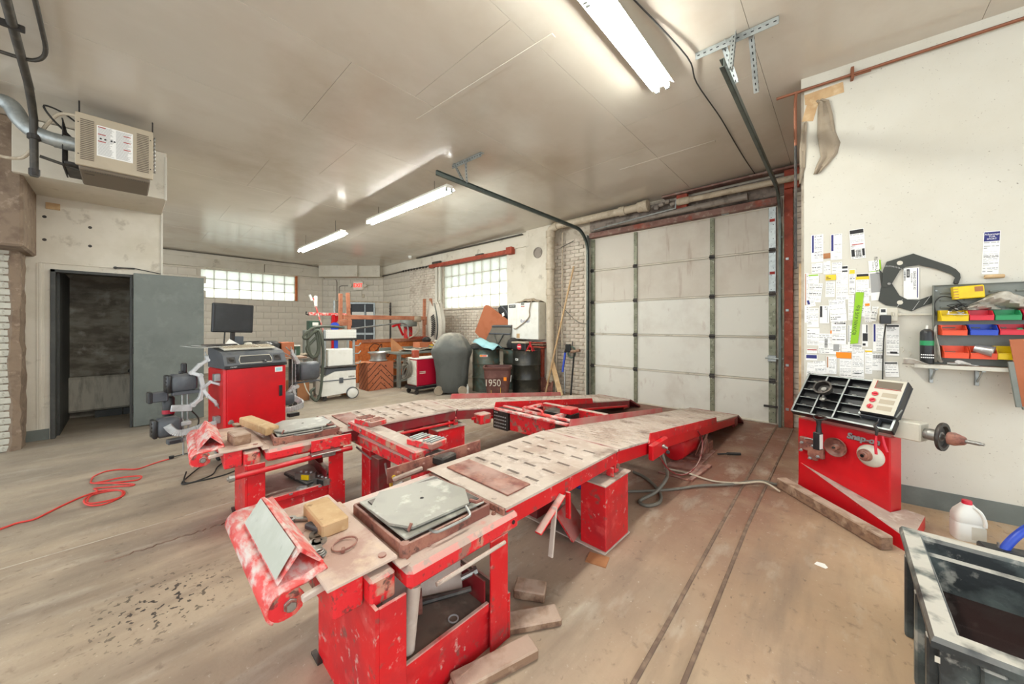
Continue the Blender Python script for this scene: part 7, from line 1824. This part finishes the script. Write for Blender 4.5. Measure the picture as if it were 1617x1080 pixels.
# steel bench
t = thing('steel_bench', 'grey steel workbench heaped with sheets and cables behind the welder', 'bench', (-8.05, 4.08, 0))
obj('top', MB().bb((0, 0, .74), (.88, 1.7, .79), .006), 'grey_green_metal', t)
for x_, y_ in ((.0, .02), (.78, .02), (.0, 1.6), (.78, 1.6)): obj('leg', MB().prism([(0, 0), (.08, 0), (.08, .0), (.09, .74), (-.0, .74)], (x_, y_, 0), (1, 0, 0), (0, 0, 1), (0, .06, 0)), 'grey_green_metal', t)
obj('shelf', MB().bb((.03, .03, .42), (.84, 1.66, .45), .004), 'grey_green_metal', t)
obj('lower_shelf', MB().bb((.03, .03, .14), (.84, 1.66, .17), .004), 'grey_green_metal', t)
obj('backstop', MB().bb((0, 0, .79), (.02, 1.7, .86), .004), 'grey_green_metal', t)
r_ = random.Random(21)
cl_lab = ['grey folded sheet on the bench shelf, nearest the leg', 'dark bent panel on the middle shelf of the steel bench', 'pale rolled cloth on the middle shelf of the steel bench', 'dark rolled cloth low on the steel bench', 'grey box on the lower shelf of the steel bench']
for k, (lb_, c_, d_) in enumerate(zip(cl_lab, ((-7.45, 4.35, .47), (-7.4, 4.65, .5), (-7.45, 4.35, .58), (-7.4, 4.9, .47), (-7.4, 4.6, .19)), ((.5, .3, .08), (.5, .4, .05), (.35, .25, .07), (.4, .3, .09), (.4, .35, .18)))):
    rows = [[(c_[0] + d_[0] * (i / 6 - .5), c_[1] + d_[1] * (j / 5 - .5), c_[2] + d_[2] * (.5 + .5 * math.sin(i * 1.3 + j * .9 + k)) * math.sin(math.pi * (j + .5) / 6)) for i in range(7)] for j in range(6)]
    tag(obj(('folded_sheet', 'bent_sheet', 'rolled_cloth', 'rolled_cloth', 'metal_box')[k], MB().sheet(rows) if k < 4 else MB().bb((c_[0] - .2, c_[1] - .17, .17), (c_[0] + .2, c_[1] + .17, .34), .01), ('fabric_beige', 'dark_metal', 'film', 'grey_cover', 'grey_green_metal')[k], smooth=70, thick=.006 if k < 4 else 0), lb_, ('sheet', 'panel', 'cloth', 'cloth', 'box')[k])
t = thing('paper_bag', 'upright folded brown paper on the left of the steel bench', 'paper', (-7.6, 4.35, .79))
obj('folded_paper', MB().add([(0, -.2, 0), (.12, .1, 0), (-.02, -.2, .32), (-.1, .2, .02)], [(0, 1, 2), (1, 3, 2)]), 'cardboard', t, thick=.004)
rows = [[(-7.75 + .1 * i, 4.3 + .14 * j, .80 + .05 * (.5 + .5 * math.sin(i * 1.7 + j * 1.1))) for i in range(6)] for j in range(9)]
tag(obj('crumpled_foil', MB().sheet(rows), 'film', thick=.003, smooth=70), 'crumpled grey sheeting over the steel bench top', 'sheet')
m_ = MB(); r_ = random.Random(31); pts = [(-7.3 + r_.uniform(-.25, .15), 4.75 + .05 * k + r_.uniform(-.1, .1), .84 + .05 * r_.random()) for k in range(20)]
tag(obj('grey_cables', m_.tube(smooth_path(pts, 5), .014, 6), 'cord_grey', smooth=True), 'heap of grey cables on the right end of the steel bench', 'cable')
m_ = MB(); pts = [(-7.1 + r_.uniform(-.3, .2), 5.0 + .05 * k + r_.uniform(-.1, .1), .9 + .12 * r_.random()) for k in range(14)]
tag(obj('pale_hoses', m_.tube(smooth_path(pts, 5), .017, 6), 'cream_metal', smooth=True), 'loops of pale hose at the back of the steel bench', 'hose')
t = thing('parts_carton', 'shallow brown carton with a yellow label on the steel bench', 'carton', (-7.9, 4.9, .80))
obj('walls', MB().bb((0, 0, 0), (.3, .56, .17), .006), 'cardboard_print', t)
obj('yellow_label', MB().bb((.3, .28, .02), (.303, .39, .11)), 'label_yellow', t)
obj('black_lump', MB().lathe([(0, 0), (.1, .02), (.12, .08), (.06, .14), (0, .15)], (.15, .3, .15), seg=14), 'black_plastic', t, smooth=60)
# orange plywood crate
t = thing('plywood_crate', 'orange plywood crate side with a framed edge and scrawled dark script', 'crate', (-8.6, 3.80, 0))
obj('panel', MB().bb((.0, .0, .0), (.03, 2.2, 1.04), .003), 'wood_orange', t)
obj('frame_board', MB().bb((.03, 0, .02), (.055, .10, 1.04), .004), 'wood_orange', t)
obj('frame_board', MB().bb((.03, .1, .96), (.055, 2.2, 1.04), .004), 'wood_brown', t)
obj('frame_board', MB().bb((.03, 2.1, .02), (.055, 2.2, .96), .004), 'wood_orange', t)
obj('back_boards', MB().bb((-.5, 0, .0), (0, .03, 1.0), .003), 'wood_orange', t)
obj('script', MB().tube(smooth_path([(.031, .55, .9), (.031, .42, .93), (.031, .30, .82), (.031, .36, .72), (.031, .5, .78), (.031, .62, .92), (.031, .60, .62), (.031, .75, .82), (.031, .78, .58), (.031, .95, .84), (.031, 1.0, .80)], 5), .012, 5), 'print_brown', t)
# upturned sawhorse
t = thing('sawhorse', 'brown wooden sawhorse lying upside down on the orange crate, legs in the air', 'sawhorse', (-8.35, 3.3, 0))
obj('beam', MB().bb((-.05, .08, 1.53), (.05, 2.45, 1.63), .006), 'wood_brown', t)
for y_, dz in ((.0, 0), (.16, .03), (2.22, 0), (2.42, .02)):
    obj('leg', MB().beam((-.06 if y_ < .1 or 2 < y_ < 2.3 else .06, y_ + .04, 1.05 if y_ < 1 else .98), (-.02, y_ + .03, 2.11 + dz), .08, .05, .006), 'wood_brown', t)
obj('brace', MB().bb((-.05, -.02, 1.38), (.05, .26, 1.52), .006), 'wood_brown', t)
obj('brace', MB().bb((-.05, 2.2, 1.4), (.05, 2.5, 1.55), .006), 'wood_brown', t)
obj('foot_rail', MB().bb((-.04, 1.75, 1.02), (.04, 2.5, 1.09), .006), 'red_oxide', t)
tag(obj('masking_wrap', MB().box((-8.35, 5.30, 1.56), (.13, .24, .16), bev=.03), 'fabric_beige', smooth=60), 'camouflage-like cloth tied round the right end of the sawhorse beam', 'cloth')
tag(obj('hanging_strap', MB().tube(smooth_path([(-8.3, 5.3, 1.48), (-8.28, 5.32, 1.3), (-8.25, 5.2, 1.15), (-8.3, 5.02, 1.05)], 5), .02, 6), 'fabric_beige', smooth=True), 'strap hanging from the wrapped end of the sawhorse beam', 'strap')
tag(obj('bent_tube', MB().tube(smooth_path([(-8.9, 3.6, 1.28), (-8.9, 4.3, 1.36), (-8.9, 5.0, 1.44), (-8.9, 5.25, 1.44), (-8.9, 5.36, 1.34), (-8.9, 5.38, 1.05)], 5), .022, 8), 'galvanised', smooth=True), 'bent aluminium tube sloping above the orange crate', 'tube')
t = thing('pipe_rack', 'tall thin pipe rack standing in front of the far exit door', 'frame', (-11.0, 4.2, 0))
obj('top_bar', MB().tube([(0, 0, 2.12), (0, 1.78, 2.14)], .022, 8), 'pipe_paint', t)
obj('upright', MB().tube([(0, 0, 2.12), (0, 0, 0)], .03, 8), 'galvanised', t); obj('upright', MB().tube([(0, 1.78, 2.14), (0, 1.78, 0)], .03, 8), 'dark_metal', t)
for k in range(4): obj('clip', MB().box((.03, 1.76, 1.75 + .09 * k), (.04, .07, .03), bev=.008), 'dark_metal', t)
t = thing('engine_hoist', 'faded red hoist arm with a pale clamp at its left end, before the far wall', 'hoist', (-9.4, 3.0, 0))
obj('boom', MB().bb((-.03, .0, 1.63), (.03, .95, 1.70), .006), 'red_scraped', t)
obj('mast', MB().bb((-.04, .52, .0), (.04, .60, 1.66), .006), 'red_clean', t)
obj('gusset', MB().prism([(0, 0), (.2, 0), (0, -.2)], (0, .6, 1.63), (0, 1, 0), (0, 0, 1), (.01, 0, 0)), 'red_clean', t)
obj('stay', MB().beam((.05, .08, 2.05), (.05, .35, 1.1), .04, .03, .004), 'red_scraped', t)
obj('grip', MB().tube([(.06, .0, 2.12), (.06, .05, 1.98)], .03, 8), 'white_plastic', t); obj('grip', MB().tube([(.06, .14, 2.1), (.06, .14, 1.85)], .04, 8), 'white_plastic', t)
obj('hook', MB().tube([(0, -.05, 1.72), (0, -.06, 1.66), (0, .0, 1.64)], .018, 8), 'dark_metal', t)
t = thing('green_meter', 'dark green instrument box on the shelf left of the hoist stay', 'meter', (-9.4, 2.98, 1.28))
obj('case', MB().bb((-.1, 0, 0), (.1, .24, .22), .01), 'rim_green', t)
obj('display', MB().bb((.1, .07, .1), (.103, .2, .18)), 'white_plastic', t)
tag(obj('meter_stand', MB().bb((-9.52, 2.9, 0), (-9.36, 3.22, 1.28), .01), 'grey_green_metal'), 'narrow grey locker under the green instrument box', 'locker')
tag(obj('white_switch_box', MB().bb((-9.5, 3.55, 1.3), (-9.42, 3.7, 1.48), .01), 'cream_metal'), 'small cream switch box right of the green meter', 'box')
t = thing('bench_grinder', 'grey hooded grinder on a red pedestal beyond the steel bench', 'grinder', (-9.2, 5.55, 0))
obj('pedestal', MB().bb((-.08, -.1, 0), (.08, .1, 1.35), .01), 'red_chipped', t)
obj('hood', MB().lathe([(0, 0), (.24, .01), (.26, .1), (.2, .24), (.1, .3), (0, .3)], (0, .0, 1.35), seg=18), 'grey_green_metal', t, smooth=40)
obj('arm', MB().beam((0, -.5, 1.35), (0, -.1, 1.5), .06, .06, .01), 'red_clean', t)
obj('arm', MB().beam((0, -.32, 1.42), (0, -.16, 1.1), .06, .05, .01), 'red_clean', t)
# bumper
m_ = MB(); rows = []
for i in range(21):
    a = i / 20; z_ = 1.98 - 1.16 * a; bow = math.sin(math.pi * a) ** .8
    rows.append([(-8.28 + .03 * k + .13 * k * (.5 + .55 * bow) * (.35 if a > .9 else 1), 5.66 - .10 * bow - .05 * math.sin(math.pi * k / 5), z_ + (.09 * math.cos(k * 1.25) if i < 3 else 0)) for k in range(6)])
t = thing('car_bumper', 'grey unpainted car bumper standing on end left of the glass block window', 'bumper', (0, 0, 0))
obj('skin', m_.sheet(rows), 'fabric_light', t, smooth=60, thick=.01)
for k in range(11): obj('grille_bar', MB().beam((-7.93 + .03 * math.sin(math.pi * k / 10), 5.46, 1.60 - .05 * k), (-7.78 + .05 * math.sin(math.pi * k / 10), 5.44, 1.66 - .05 * k), .03, .022), 'black_plastic', t)
obj('edge', MB().tube(smooth_path([(-7.80, 5.58, 2.0), (-7.58, 5.48, 1.82), (-7.44, 5.44, 1.45), (-7.50, 5.48, 1.12), (-7.72, 5.58, .88), (-8.0, 5.62, .80)], 5), .022, 6), 'fabric_light', t, smooth=True)
obj('inner_edge', MB().tube(smooth_path([(-7.84, 5.50, 1.96), (-7.66, 5.42, 1.78), (-7.53, 5.38, 1.45), (-7.6, 5.42, 1.15), (-7.8, 5.5, .95)], 5), .018, 6), 'grey_cover', t, smooth=True)

# welder on its cart
t = thing('welder', 'dark red welding machine on a low cart, its grey cables coiled on the front', 'welder', (-6.62, 3.99, 0))
obj('case', MB().bb((0, 0, .16), (.34, .70, .70), .012), 'welder_red', t)
obj('top_cover', MB().bb((-.004, -.01, .70), (.345, .71, .73), .008), 'white_plastic', t)
obj('front_panel', MB().bb((.01, -.02, .18), (.33, .0, .68), .006), 'cream_metal', t)
for k in range(6): obj('louvre', MB().box((.17, -.024, .21 + k * .03), (.30, .01, .018), (R(20), 0, 0), .002), 'white_plastic', t)
obj('cart_base', MB().bb((-.03, -.05, .10), (.38, .78, .16), .008), 'black_plastic', t)
for x_, y_ in ((.03, 0), (.33, 0), (.03, .7), (.33, .7)): obj('caster', MB().lathe([(0, -.018), (.045, -.018), (.05, 0), (.045, .018), (0, .018)], (x_, y_, .05), (1, 0, .0), 16).bb((x_ - .025, y_ - .015, .06), (x_ + .025, y_ + .03, .1)), 'dark_metal', t, smooth=35)
for k in range(2): obj('lettering_line', MB().bb((.3405, .06, .44 - k * .03), (.342, .20, .455 - k * .03)), 'cream_metal', t)
tag(obj('pink_box', MB().bb((-6.47, 3.98, .732), (-6.37, 4.1, .88), .01), 'red_oxide'), 'small pinkish block standing on the welder', 'box')
m_ = MB()
for k in range(6):
    rr = .20 - .012 * k; m_.tube([(-6.55 + rr * .75 * math.cos(a) + .02 * math.sin(k), 3.93 - .02 * (k % 3), .52 + rr * math.sin(a + k * .2) - .02 * k) for a in [q * math.pi / 10 for q in range(20)]], .014, 7, closed=True)
m_.tube([(-6.72, 3.92, .50), (-6.62, 3.9, .56), (-6.5, 3.9, .60)], [.03, .035, .02], 8)
tag(obj('welding_cables', m_, 'cord_grey', smooth=True), 'thick grey welding cables coiled on the front of the welder', 'cable')

# covered grill
t = thing('covered_grill', 'grill under a grey fabric cover with a dusty top and two wheels', 'cover', (-5.88, 4.56, 0), R(47))
secs = [(.04, .27, .20), (.12, .30, .23), (.45, .33, .26), (.72, .36, .29), (.84, .40, .31), (.90, .40, .31), (.96, .36, .29), (1.08, .30, .24), (1.17, .22, .19), (1.22, .16, .15), (1.24, .07, .06), (1.245, .0, .0)]
r_ = random.Random(13); n = 36; rows = []
for z_, a_, b_ in secs:
    row = []
    for k in range(n):
        th = 2 * math.pi * k / n; c, s_ = math.cos(th), math.sin(th)
        f = 1 + .035 * math.sin(th * 9 + z_ * 2) * (z_ > .1) + .04 * math.sin(th * 4 + z_ * 7) + .02 * math.sin(th * 15 + z_ * 11)
        row.append((a_ * f * (abs(c) ** .7) * (1 if c > 0 else -1), b_ * f * (abs(s_) ** .7) * (1 if s_ > 0 else -1), z_ + (.015 * math.sin(th * 5) if .5 < z_ < 1.15 else 0)))
    row.append(row[0]); rows.append(row)
obj('fabric_cover', MB().sheet(rows), 'grey_cover', t, smooth=60)
for x_, y_ in ((-.25, -.2), (.22, -.22)): obj('wheel', MB().lathe([(.0, -.02), (.03, -.02), (.085, -.02), (.09, -.01), (.09, .03), (.03, .03), (0, .03)], (x_, y_, .09), (.5, -1, 0), 20), 'fabric_beige', t, smooth=35)
tag(obj('small_bottle', MB().lathe([(0, 0), (.03, 0), (.03, .13), (.014, .16), (.014, .19), (0, .19)], (-5.62, 4.75, 0), seg=14), 'white_plastic', smooth=40), 'small white bottle on the floor between the grill cover and the green drum', 'bottle')

def drum(label, x_, y_, mname, r_=.29, H_=.88):
    t = thing('steel_drum', label, 'drum', (x_, y_, 0), 0, 'steel drums')
    pr = [(0, .02), (r_ - .012, .02), (r_ - .005, 0), (r_ + .004, .004), (r_, .02), (r_, H_ / 3 - .02), (r_ + .012, H_ / 3), (r_, H_ / 3 + .02), (r_, 2 * H_ / 3 - .02), (r_ + .012, 2 * H_ / 3), (r_, 2 * H_ / 3 + .02), (r_, H_ - .02), (r_ + .005, H_), (r_ - .01, H_), (r_ - .012, H_ - .018), (0, H_ - .018)]
    obj('body', MB().lathe(pr, seg=36), mname, t, smooth=40)
    obj('bung', MB().lathe([(.0, 0), (.03, 0), (.03, .012), (0, .012)], (.12, -.1, H_ - .018), seg=12), 'dark_metal', t)
    return t
d1 = drum('faded green steel drum with an orange and white sticker, beside the grill cover', -5.63, 5.28, 'drum_green')
d2 = drum('black steel drum under the red jack stand, nearest the brown panel', -4.83, 5.68, 'drum_black')
d3 = drum('teal steel drum half hidden between the green and black ones', -5.37, 5.90, 'drum_green', .25, .86)
def on_drum(t, ang, z_, w_, h_, mname, r_=.2935, nm='sticker'):
    m_ = MB(); seg = 6
    a0 = ang - w_ / r_ / 2; pts = [(r_ * math.cos(a0 + w_ / r_ * k / seg), r_ * math.sin(a0 + w_ / r_ * k / seg)) for k in range(seg + 1)]
    m_.sheet([[(p[0], p[1], z_ - h_ / 2) for p in pts], [(p[0], p[1], z_ + h_ / 2) for p in pts]]); return obj(nm, m_, mname, t)
aa = math.atan2(-5.28, 5.63)
on_drum(d1, aa - .18, .76, .17, .045, 'exit_white'); on_drum(d1, aa - .36, .76, .05, .035, 'label_orange', .295, 'sticker_mark'); on_drum(d1, aa - .12, .76, .09, .025, 'orange_plastic', .295, 'sticker_mark')
on_drum(d2, math.atan2(-5.68, 4.83) - .75, .70, .08, .04, 'paper'); on_drum(d2, math.atan2(-5.68, 4.83) - .75, .70, .05, .015, 'ink', .295, 'sticker_mark')
# tapered brown bin marked 1950
t = thing('brown_bin', 'brown plastic bin painted 1950 with an orange tag, in front of the drums', 'bin', (-5.02, 5.02, 0), R(43))
loops = [rrect(a, b_, z_, 6, .09) for a, b_, z_ in ((.20, .17, 0), (.205, .175, .02), (.25, .21, .37), (.256, .215, .375), (.262, .22, .53), (.275, .235, .54), (.285, .245, .57), (.285, .245, .585), (.26, .222, .585), (.19, .16, .03))]
n = len(loops[0]); m_ = MB().add([p for l in loops for p in l], [(i * n + k, i * n + (k + 1) % n, (i + 1) * n + (k + 1) % n, (i + 1) * n + k) for i in range(len(loops) - 1) for k in range(n)] + [list(range(n))[::-1], [(len(loops) - 1) * n + k for k in range(n)]])
obj('shell', m_, 'bin_brown', t, smooth=35)
text('painted_number', '1950', .19, 'cream_metal', t, (-.09, -.224, .28), (R(90 + 6), 0, 0), .001, sx=.85)
obj('orange_tag', MB().box((.15, -.222, .36), (.055, .003, .07)), 'label_orange', t)
obj('white_tag', MB().box((.262, -.14, .36), (.01, .04, .13), (0, R(6), 0)), 'white_plastic', t)
obj('drip', MB().bb((.06, -.202, .05), (.068, -.2, .19)), 'yellow_hose', t); obj('drip', MB().bb((-.12, -.2, .05), (-.114, -.198, .14)), 'yellow_hose', t)
# on the drums
rows = [[(-5.95 + .085 * i, 5.02 + .07 * j, .885 + .10 * math.sin(math.pi * (j + .3) / 7.6) * (1 - .45 * i / 9) + .012 * math.sin(i * 2 + j)) for i in range(11)] for j in range(8)]
tag(obj('black_tarp', MB().sheet(rows), 'black_rubber', thick=.01, smooth=70), 'crumpled black tarp on top of the green drum', 'tarp')
rows = [[(-5.72 + .075 * i, 4.98 + .055 * j, 1.03 - .018 * i + .03 * math.sin(i * 1.1 + j * 1.9) * .6 + .09 * math.sin(math.pi * j / 6)) for i in range(9)] for j in range(7)]
tag(obj('cyan_cloth', MB().sheet(rows), 'cloth_cyan', thick=.012, smooth=70), 'pale blue folded cloth on top of the black tarp', 'cloth')
t = thing('battery_box', 'black battery box with a red label standing on the black drum', 'box', (-5.03, 5.45, .875))
obj('case', MB().bb((0, 0, 0), (.36, .2, .15), .015), 'black_plastic', t)
obj('lid', MB().bb((-.01, -.01, .15), (.37, .21, .18), .01), 'tan_metal', t)
obj('red_label', MB().lathe([(0, 0), (.06, 0), (.06, .003), (0, .003)], (.2, .001, .08), (0, -1, 0), 18), 'red_plastic', t)
obj('label_text', MB().bb((.155, -.004, .07), (.245, -.002, .09)), 'white_plastic', t)
t = thing('jack_stand', 'small red jack stand on the black drum right of the battery box', 'jack stand', (-4.58, 5.5, .875), R(20))
for k in range(4): obj('leg', MB().beam((.07 * (1 if k < 2 else -1), .06 * (1 if k % 2 else -1), 0), (.02 * (1 if k < 2 else -1), .02 * (1 if k % 2 else -1), .12), .02, .01, .002), 'red_clean', t)
obj('column', MB().lathe([(.02, .08), (.02, .17), (.03, .175), (.03, .19), (0, .19)], seg=12), 'red_clean', t)
tag(obj('wood_strip', MB().box((-4.82, 5.50, .883), (.46, .05, .02), R(4), .004), 'wood_raw'), 'pale wood strip across the front of the black drum top', 'wood')
tag(obj('dark_bag', MB().lathe([(0, 0), (.12, .01), (.15, .1), (.11, .2), (.04, .25), (0, .25)], (-5.27, 5.75, .87), seg=14), 'black_rubber', smooth=60), 'black bag slumped behind the blue cloth', 'bag')
# wall cabinet
t = thing('wall_cabinet', 'white steel wall cabinet with a dark maker badge and faint purple script', 'cabinet', (-5.53, 5.85, 1.09))
obj('body', MB().bb((0, .02, 0), (.88, .24, .79), .008), 'cream_metal', t)
obj('door', MB().bb((.005, 0, .005), (.27, .02, .785), .003), 'white_plastic', t); obj('door', MB().bb((.275, 0, .005), (.875, .02, .785), .003), 'white_plastic', t)
bd = obj('badge', MB().bb((.04, -.006, .69), (.24, 0, .755), .002), 'black_plastic', t)
text('lettering', 'SYSTEM', .05, 'white_plastic', bd, (.14, -.007, .722), (R(90), 0, 0), .0005, sx=.9)
text('script', 'Robinair', .10, 'ink_blue', t, (.51, -.001, .39), (R(90), 0, 0), .0005, sx=.8, shear=.3)
obj('red_sticker', MB().bb((.40, -.002, .70), (.50, 0, .72)), 'ink_red', t); obj('grey_tag', MB().bb((.40, -.003, .735), (.49, 0, .80)), 'grey_green_metal', t)
obj('orange_corner', MB().prism([(0, 0), (.09, 0), (0, .06)], (0.0, -.001, 0.0), (1, 0, 0), (0, 0, 1), (0, -.001, 0)), 'label_orange', t)
obj('tan_sticker', MB().bb((.27, -.002, .02), (.36, 0, .12)), 'wood_raw', t)
tag(obj('cabinet_strap', MB().tube(smooth_path([(-4.80, 5.83, 1.95), (-4.84, 5.82, 1.84), (-4.88, 5.83, 1.70), (-4.88, 5.83, 1.58), (-5.0, 5.83, 1.47), (-5.18, 5.83, 1.36), (-5.28, 5.83, 1.31), (-5.32, 5.83, 1.32)], 5), .012, 6), 'fabric_beige', smooth=True), 'beige strap hanging across the front of the white wall cabinet', 'strap')
rows = [[(-5.35 + .075 * i, 5.9 + .05 * j, 1.885 + .09 * math.sin(math.pi * (i + .2) / 9.5) * math.sin(math.pi * (j + .5) / 5) + .012 * math.sin(i * 2.1 + j)) for i in range(10)] for j in range(5)]
tag(obj('folded_tarp', MB().sheet(rows), 'fabric_beige', thick=.01, smooth=70), 'dusty olive tarp heaped on top of the white wall cabinet', 'tarp')
# orange panel, fan shroud, grille
t = tag(obj('orange_board', MB().prism([(-6.44, 1.86), (-6.38, 1.885), (-6.30, 1.875), (-5.62, 1.50), (-5.62, 1.0), (-5.86, .88), (-6.42, .95), (-6.79, 1.22)], (0, 5.98, 0), (1, 0, 0), (0, 0, 1), (0, .02, 0)), 'cardboard_print'), 'big tan orange board leaning below the glass block window', 'board')
t = thing('fan_shroud', 'black plastic shroud behind the orange board', 'shroud', (-5.75, 6.06, 1.5))
obj('shell', MB().prism([(-.30, .3), (-.22, .36), (.02, .36), (.2, .2), (.2, -.4), (-.1, -.4)], (0, 0, 0), (1, 0, 0), (0, 0, 1), (0, .06, 0)), 'black_plastic', t)
obj('curved_rib', MB().tube(smooth_path([(-.15, -.02, .34), (.0, -.02, .22), (.08, -.02, .05), (.12, -.02, -.15)], 5), .02, 6), 'grey_plastic', t, smooth=True)
obj('white_tag', MB().box((-.02, -.11, .14), (.07, .003, .08), (0, R(-20), 0)), 'paper', t)
t = thing('radiator_panel', 'dark plastic undertray leaning in front of the orange board', 'panel', (-6.05, 5.75, .9))
obj('shell', MB().prism([(-.2, 0), (.08, .5), (.66, .5), (.66, 0)], (0, 0, 0), (1, 0, 0), (0, .15, 1), (0, .03, 0)), 'tray_grey', t)
obj('top_rail', MB().beam((.06, .05, .47), (.66, .05, .47), .03, .03, .006), 'grey_plastic', t)
obj('mid_rail', MB().beam((-.02, .03, .3), (.66, .03, .3), .02, .03, .006), 'grey_plastic', t)
for a, b_ in ((.15, .3), (.45, .3)): obj('brace', MB().beam((a, .02, .28), (b_, .0, .05), .02, .025, .004), 'grey_cover', t)
# shelf boards and brown panels beside the drums
tag(obj('brown_board', MB().prism([(-4.82, 0), (-4.36, 0), (-4.36, .24), (-4.6, .30), (-4.82, .30)], (0, 5.93, 0), (1, 0, 0), (0, .1, 1), (0, .02, 0)), 'rusty_brown'), 'small brown board leaning at the foot of the cream drain pipe', 'board')
for k, z_ in enumerate((.93, .98, 1.02)):
    tag(obj('stacked_board', MB().box((-4.87 - .03 * k, 6.0, z_), (.62, .16, .025), R(1.5 * k), .004), 'red_oxide' if k != 1 else 'wood_old'), ('lowest of the short boards under the white wall cabinet', 'middle short board under the white wall cabinet, greyer', 'top short board under the white wall cabinet')[k], 'board')
tag(obj('board_bracket', MB().bb((-5.05, 5.98, 0), (-4.99, 6.05, .915), .006).bb((-4.7, 5.98, 0), (-4.64, 6.05, .915), .006), 'red_oxide'), 'narrow red posts carrying the short boards behind the drums', 'post')
# long sticks and tools on the brick
tag(obj('long_pole', MB().tube([(-4.47, 5.86, .02), (-3.96, 6.12, 2.58)], .018, 8), 'wood_raw'), 'long pale wooden pole leaning on the brick beside the garage door', 'pole')
tag(obj('leaning_board', MB().beam((-4.05, 5.80, .01), (-4.40, 5.98, .66), .10, .018, .002, up=(.3, -1, 0)), 'wood_raw'), 'pale wooden board leaning at the foot of the long pole', 'board')
tag(obj('thin_pole', MB().tube([(-4.32, 6.0, .02), (-4.36, 6.12, 1.5)], .013, 8), 'pipe_paint'), 'thin grey pole against the brick right of the drain pipe', 'pole')
t = thing('sledgehammer', 'long black handled hammer leaning head up by the garage door', 'hammer', (-3.92, 5.95, 0))
obj('handle', MB().tube([(0, 0, .01), (.0, .12, .84)], .016, 8), 'black_rubber', t); obj('head', MB().beam((-.07, .11, .86), (.13, .13, .90), .06, .055, .01), 'wood_old', t)
t = thing('bolt_cutter', 'blue handled bolt cutter hanging beside the hammer', 'cutter', (-4.15, 6.0, 0))
obj('handle', MB().tube([(0, .0, .45), (.0, .1, .84)], .022, 8), 'blue_plastic', t); obj('handle', MB().tube([(.05, .0, .02), (.02, .05, .5)], .014, 8), 'galvanised', t); obj('jaw', MB().tube([(0, .1, .84), (.04, .1, .95)], .025, 8), 'dark_metal', t)
t = thing('chain_hoist', 'dark chain block with a green ring hung on the brick by the hammer', 'hoist', (-4.0, 6.1, .85))
obj('ring', MB().tube([(.09 * math.cos(a), 0, .11 * math.sin(a)) for a in [q * math.pi / 10 for q in range(20)]], .015, 6, closed=True), 'rim_green', t); obj('block', MB().box((-.08, 0, .08), (.12, .06, .16), bev=.015), 'black_plastic', t)
obj('hook', MB().tube([(0, .02, .11), (0, .04, .22)], .01, 6), 'dark_metal', t)
# behind the console
t = thing('back_table', 'low table of clutter behind the red console', 'table', (-6.9, 1.1, 0))
obj('top', MB().bb((-.1, 0, .86), (.5, .92, .89), .004), 'wood_old', t)
for x_, y_ in ((-.05, .05), (.42, .05), (-.05, .8), (.2, .8)): obj('leg', MB().bb((x_, y_, 0), (x_ + .05, y_ + .05, .86), .004), 'dark_metal', t)
tag(obj('tyre', MB().lathe([(.2, 0), (.29, .0), (.33, .04), (.33, .15), (.29, .19), (.2, .19), (.2, 0)], (-6.65, 1.36, .952), seg=28), 'black_rubber', smooth=45), 'black tyre lying flat behind the console', 'tyre')
tag(obj('tyre_box', MB().bb((-6.85, 1.15, .892), (-6.45, 1.6, .95), .006), 'cardboard'), 'low carton under the tyre behind the console', 'carton')
tag(obj('orange_carton', MB().bb((-6.8, 1.68, .892), (-6.5, 1.86, 1.12), .006), 'cardboard_print'), 'orange brown carton right of the tyre behind the console', 'carton')
t = thing('green_tin', 'green and white paint tin on the clutter table beside the sensor rods', 'tin', (-6.75, 1.95, .892))
obj('body', MB().lathe([(0, 0), (.07, 0), (.07, .15), (0, .15)], seg=18), 'rim_green', t, smooth=40); obj('lid', MB().lathe([(.07, .15), (.073, .155), (.073, .165), (0, .165)], seg=18), 'white_plastic', t, smooth=40)
rows = [[(-8.15 + .1 * i, 1.95 + .11 * j, .785 + .05 * (.5 + .5 * math.sin(i * 1.7 + j * 1.1))) for i in range(7)] for j in range(6)]
tag(obj('beige_cloth', MB().sheet(rows), 'fabric_beige', thick=.006, smooth=70), 'crumpled beige cloth beyond the right sensor of the console', 'cloth')
tag(obj('lower_table', MB().bb((-8.2, 1.9, .74), (-7.5, 2.6, .78), .004).bb((-8.15, 1.95, 0), (-8.1, 2.0, .74)).bb((-7.6, 2.5, 0), (-7.55, 2.55, .74)).bb((-8.15, 2.5, 0), (-8.1, 2.55, .74)).bb((-7.6, 1.95, 0), (-7.55, 2.0, .74)), 'steel'), 'small steel table between the console and the dust extractor', 'table')
